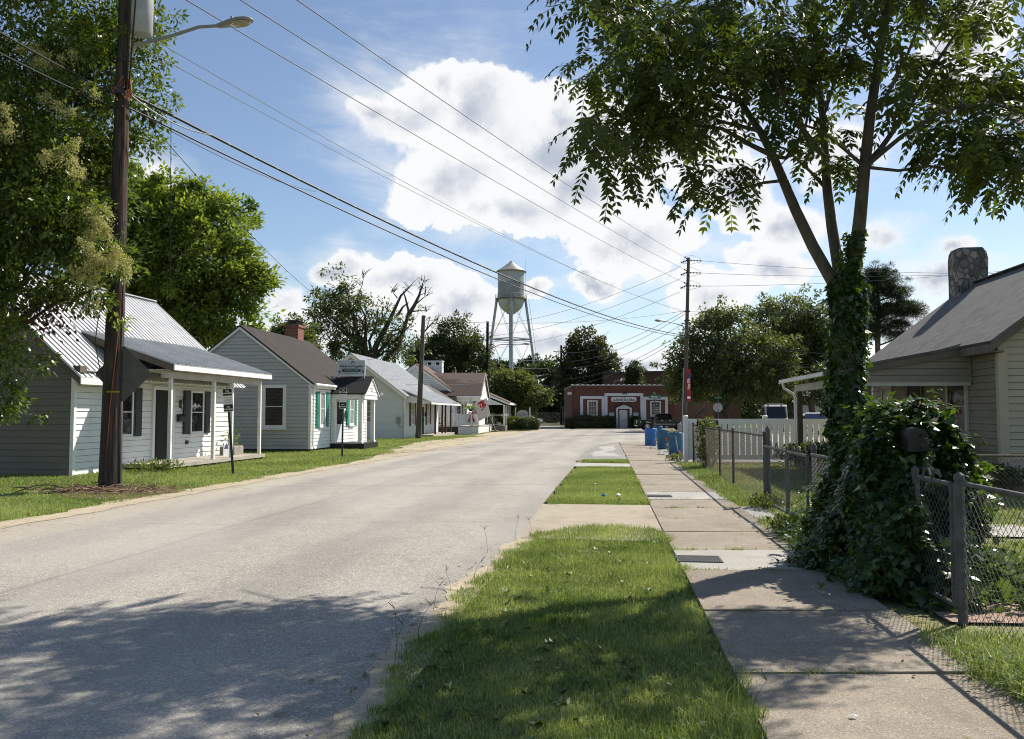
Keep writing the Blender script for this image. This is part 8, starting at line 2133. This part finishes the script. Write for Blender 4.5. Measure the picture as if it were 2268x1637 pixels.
tree('broadleaf_tree', 'low sunlit tree in front of the water tower legs', [blob_px(1130, 855, 58, 34, Y), blob_px(1095, 850, 35, 38, Y), blob_px(1170, 865, 40, 30, Y), blob_px(1140, 885, 55, 28, Y), blob_px(1195, 875, 28, 24, Y), blob_px(1110, 890, 45, 30, Y)], 'leaf_mid', 57, 420, 40, .7, .34, .18, (PX(1135, 940, Y).x, Y, 0), 1.6, .28, shell=.6, tshift=.12)
Y = 128.0
tree('magnolia_tree', 'dark glossy magnolia standing to the left of the brick office', [blob_px(1295, 775, 34, 42, Y), blob_px(1300, 748, 22, 20, Y), blob_px(1275, 800, 38, 38, Y), blob_px(1325, 800, 30, 36, Y), blob_px(1290, 840, 55, 40, Y), blob_px(1330, 840, 28, 30, Y), blob_px(1270, 870, 45, 40, Y), blob_px(1325, 775, 18, 25, Y)], 'leaf_magnolia', 58, 520, 40, 1.0, .5, .25, (PX(1295, 935, Y).x, Y, 0), 2, .5, shell=.62)
Y = 150.0
for k, (px, blobs, lb, mt_) in enumerate(((1215, [(1215, 830, 40, 30), (1190, 850, 40, 40), (1235, 860, 40, 45), (1205, 885, 60, 35)], 'dark tree right of the water tower legs', 'leaf_dark'), (1250, [(1245, 850, 30, 40), (1255, 890, 45, 35), (1225, 895, 40, 30)], 'dark tree filling the gap behind the magnolia', 'leaf_dark'), (1355, [(1352, 815, 14, 20), (1345, 835, 20, 22), (1350, 860, 22, 30)], 'dark slim tree between magnolia and mill', 'leaf_dark'))):
    tree('background_tree', lb, [blob_px(*q, Y) for q in blobs], mt_, 60 + k, 300, 40, 1.3, .6, .32, (PX(px, 930, Y).x, Y, 0), 2, .4, shell=.6)
tree('cedar_tree', 'slim conical cedar rising in front of the mill roof', [blob_px(1404, 815, 12, 12, 116), blob_px(1403, 832, 17, 14, 116), blob_px(1404, 850, 22, 16, 116)], 'leaf_dark', 65, 150, 40, .5, .34, .16, (PX(1404, 930, 116).x, 116, 0), 3, .2, shell=.5, tshift=.1)
Y = 260.0
for k, (px, blobs, lb) in enumerate(((1100, [(1105, 808, 18, 12), (1095, 820, 24, 16), (1118, 822, 22, 16)], 'distant pine left of the tower riser'), (1172, [(1178, 803, 16, 9), (1165, 815, 18, 10), (1190, 812, 18, 10)], 'distant pine between the tower legs'))):
    tree('pine_tree', lb, [blob_px(*q, Y) for q in blobs], 'leaf_pine', 70 + k, 200, 40, 1.4, .9, .35, (PX(px, 925, Y).x, Y, 0), PX(0, 850, Y).z, .5, shell=.3)
# dim belt of woodland closing the view beyond the fence
r = np.random.default_rng(81)
wb = [(x, 165 + r.uniform(-6, 10), r.uniform(2, 6.5), r.uniform(5, 9), 4, r.uniform(4, 6.5)) for x in np.arange(-95, 20, 4.5)] + [(x, 150 + r.uniform(-6, 10), r.uniform(2, 5.5), r.uniform(5, 9), 4, r.uniform(4, 5.5)) for x in np.arange(24, 150, 6)]
o = crown('far_woodland', None, wb, 'leaf_dark', 82, 2300, 34, 1.9, .8, .5, .2, .45)
tag(o, 'dark belt of far woodland closing the view behind the fence', 'woodland', kind='stuff')
b = MB(); b.box(-98, 22, 172, 173, -.1, 7.5); b.box(22, 152, 162, 163, -.1, 7.5); tag(b.build('woodland_backing', M['leaf_dark']), 'dark backing sheet for the unlit depth of the far woodland', 'woodland', kind='stuff')  # flat dark sheets standing in for the shade deep in the wood
# big trees right of the junction
Y = 78.0
tree('broadleaf_tree', 'broad dense tree behind the corner pole', [blob_px(1600, 745, 85, 62, Y), blob_px(1540, 800, 62, 55, Y), blob_px(1660, 790, 95, 60, Y), blob_px(1590, 840, 100, 50, Y), blob_px(1680, 845, 80, 40, Y), blob_px(1575, 712, 30, 18, Y), blob_px(1640, 712, 45, 25, Y), blob_px(1510, 830, 35, 40, Y), blob_px(1710, 800, 45, 55, Y)], 'leaf_mid', 91, 900, 46, .95, .36, .17, (PX(1612, 940, Y).x, Y + 1, 0), 3.0, .45, droop=.6, shell=.62, zmin=2.6, tshift=-.06)
Y = 92.0
tree('broadleaf_tree', 'taller lighter-topped tree rising behind the broad dense one', [blob_px(1750, 700, 85, 42, Y), blob_px(1700, 720, 62, 42, Y), blob_px(1800, 740, 70, 55, Y), blob_px(1760, 780, 85, 65, Y), blob_px(1820, 800, 50, 65, Y), blob_px(1790, 850, 60, 45, Y)], 'leaf_mid', 92, 720, 46, 1.05, .4, .19, (PX(1765, 940, Y).x, Y, 0), 4, .5, droop=.6, shell=.62, zmin=2.8, tshift=.05)
tree('broadleaf_tree', 'shadowy tree with hanging twigs left of the downspout', [blob_px(1830, 850, 40, 45, 80), blob_px(1745, 875, 30, 25, 80), blob_px(1860, 780, 50, 60, 88)], 'leaf_dark', 93, 260, 40, .8, .34, .17, (PX(1800, 940, 80).x, 80, 0), 3, .35, droop=.6, tshift=.1)
Y = 74.0
pn = Vector((PX(1946, 930, Y).x, Y, 0))
PB_ = [blob_px(1940, 608, 34, 18, Y), blob_px(1930, 640, 40, 20, Y), blob_px(1985, 648, 34, 16, Y), blob_px(1915, 672, 32, 16, Y), blob_px(2000, 682, 40, 13, Y), blob_px(1965, 690, 30, 12, Y), blob_px(1925, 705, 40, 14, Y), blob_px(2018, 690, 20, 10, Y), blob_px(1980, 720, 30, 10, Y), blob_px(1930, 735, 40, 14, Y), blob_px(1990, 745, 22, 10, Y), blob_px(1960, 625, 25, 18, Y)]
o = thing('pine_tree', 'dark flat-layered pine rising beside the ivy trunk', 'tree', pn)
Bl = [(q[0] - pn.x, q[1] - pn.y, q[2], q[3], 1.3, q[5]) for q in PB_]
b = MB(); b.tube([(0, 0, 0), PX(1944, 760, Y) - pn, PX(1946, 680, Y) - pn, PX(1942, 605, Y) - pn], [.32, .24, .17, .05], 9)
for q in Bl: b.tube([Vector((PX(1945, 900, Y).x - pn.x, 0, q[2] - .9)), Vector((q[0] * .6, q[1] * .6, q[2] - .45)), Vector(q[:3])], [.1, .07, .03], 6)
b.build('trunk', M['bark'], o, smooth=True)
crown('crown', o, Bl, 'leaf_pine', 95, 760, 80, .48, .34, .035, -.2, .3, .55)

# --- hedges and shrubs
def hedge(name, label, x0, x1, y0, y1, h, mat, seed, n, ll=.13, lw=.08, rot=0.0, pos=None, round_=.25):
    o = thing(name, label, 'hedge', pos or ((x0 + x1) / 2, (y0 + y1) / 2, 0), rot); hx, hy = (x1 - x0) / 2, (y1 - y0) / 2
    r = np.random.default_rng(seed)
    u = r.uniform(-1, 1, (n, 3)); k = r.integers(0, 5, n)
    P = u * [hx, hy, h / 2]
    P[k == 0, 2] = h / 2; P[k == 1, 0] = -hx; P[k == 2, 0] = hx; P[k == 3, 1] = -hy; P[k == 4, 1] = hy
    e = np.clip(np.abs(P) / [hx, hy, h / 2], 0, 1); sh = 1 - round_ * (np.sort(e, 1)[:, 1] ** 6)
    P = P * sh[:, None]; P[:, 2] += h / 2
    b_ = .09 * (np.sin(P[:, 0] * 3.1 + seed) + np.sin(P[:, 1] * 4.3 + P[:, 2] * 3 + seed)); P += unit(P - [0, 0, h / 2]) * (b_ + r.normal(0, .05, n))[:, None]
    P[:, 2] = np.maximum(P[:, 2], .03)
    D = r.normal(0, .7, (n, 3)) + unit(P - [0, 0, h / 2]) * .7; 
    mesh_np('foliage', leaf_verts(P, D, r.normal(0, 1, (n, 3)), ll * r.uniform(.6, 1.4, n), lw * r.uniform(.6, 1.3, n)), 4, M[mat], o, np.clip(r.normal(.4, .25, n), 0, 1))
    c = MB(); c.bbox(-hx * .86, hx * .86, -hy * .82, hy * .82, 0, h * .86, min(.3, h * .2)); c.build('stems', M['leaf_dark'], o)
    return o
hy_ = 84.0
hedge('hedge', 'clipped hedge with lime-tinged top beside the corner porch', PX(1112, 900, hy_).x, PX(1148, 900, hy_).x, hy_ - .2, hy_ + 1.3, 1.18, 'leaf_hedge_lime', 101, 3600)
hedge('hedge', 'darker clipped hedge under the arched town sign', PX(1146, 900, hy_).x, PX(1193, 900, hy_).x, hy_ - .3, hy_ + 1.2, 1.12, 'leaf_hedge', 102, 5000)
gy = 90.2
for (z0, z1, y0, y1, h, lb, sd, mm) in ((245, 705, 90.0, 91.3, 1.27, 'wide dark hedge under the left window of the brick office', 103, 'leaf_magnolia'), (700, 815, 90.5, 91.4, 1.25, 'dark shrub just left of the brick office door', 104, 'leaf_dark'), (998, 1100, 90.6, 91.5, 1.25, 'dark shrub just right of the brick office door', 105, 'leaf_dark')):
    xa, xb = PX(1210 + z0 * .18913, 900, 90.5).x, PX(1210 + z1 * .18913, 900, 90.5).x
    hedge('hedge', lb, xa, xb, y0, y1, h, mm, sd, 5200 if sd == 103 else 1800, .17, .1)
def shrub(name, label, pos, rx, ry, h, mat, seed, n, ll, lw, cat='shrub', stems=5):
    o = thing(name, label, cat, pos); r = np.random.default_rng(seed)
    P = unit(r.normal(0, 1, (n, 3))) * (r.uniform(.2, 1, (n, 1)) ** .5) * [rx, ry, h / 2] + [0, 0, h / 2]; P[:, 2] = np.maximum(P[:, 2], .02)
    mesh_np('foliage', leaf_verts(P, r.normal(0, .8, (n, 3)) + [0, 0, .5], r.normal(0, 1, (n, 3)), ll * r.uniform(.6, 1.4, n), lw * r.uniform(.6, 1.3, n)), 4, M[mat], o, np.clip(r.normal(.45, .25, n), 0, 1))
    b = MB(); rr = random.Random(seed)
    for k in range(stems): b.tube([(rr.uniform(-.1, .1) * rx, rr.uniform(-.1, .1) * ry, 0), (rr.uniform(-.5, .5) * rx, rr.uniform(-.5, .5) * ry, h * .8)], .012, 4)
    b.build('stem', M['stem'], o); return o
shrub('shrub', 'low dark shrub at the foot of the brown porch post', Vector((PX(1845, 900, 22.5).x, 22.5, 0)), .95, .7, .85, 'leaf_dark', 111, 1600, .11, .06)
shrub('shrub', 'low dark shrub against the picket fence behind the double gate', Vector((PX(1790, 900, 25.5).x, 25.5, 0)), 1.1, .5, .75, 'leaf_dark', 112, 1400, .11, .06)
shrub('shrub', 'dark foundation shrub below the tan house corner', Vector((9.7, 17.0, 0)), .9, .5, .6, 'leaf_dark', 113, 1200, .09, .05)
shrub('climbing_vine', 'ragged vine with a few pale flowers on the rusty corner post', fpt(24.2) + Vector((.1, -.1, 0)), .35, .45, 1.5, 'leaf_mid', 114, 900, .10, .07, 'vine')
shrub('weed_clump', 'weedy clump growing between the pavement and the first barrel', G(1462, 990), .18, .2, .5, 'leaf_bright', 115, 200, .13, .035, 'weeds')
shrub('weed_clump', 'leafy weed clump at the foot of the white fence post', G(1500, 1022), .42, .3, .24, 'leaf_mid', 116, 420, .10, .03, 'weeds')
shrub('weed_clump', 'leafy weed clump at the foot of the double gate', G(1700, 1128), .30, .45, .24, 'leaf_mid', 117, 520, .075, .03, 'weeds')
shrub('weed_clump', 'leafy weed clump at the near end of the double gate', G(1765, 1190), .36, .5, .26, 'leaf_mid', 118, 700, .075, .035, 'weeds')
shrub('weed_clump', 'sparse weeds along the dark porch skirt of the metal-roofed house', G(345, 1046), .9, .25, .35, 'leaf_bright', 119, 500, .10, .035, 'weeds')
shrub('weed_clump', 'small weeds beside the middle barrel', G(1484, 1000), .12, .3, .35, 'leaf_bright', 120, 160, .13, .03, 'weeds')
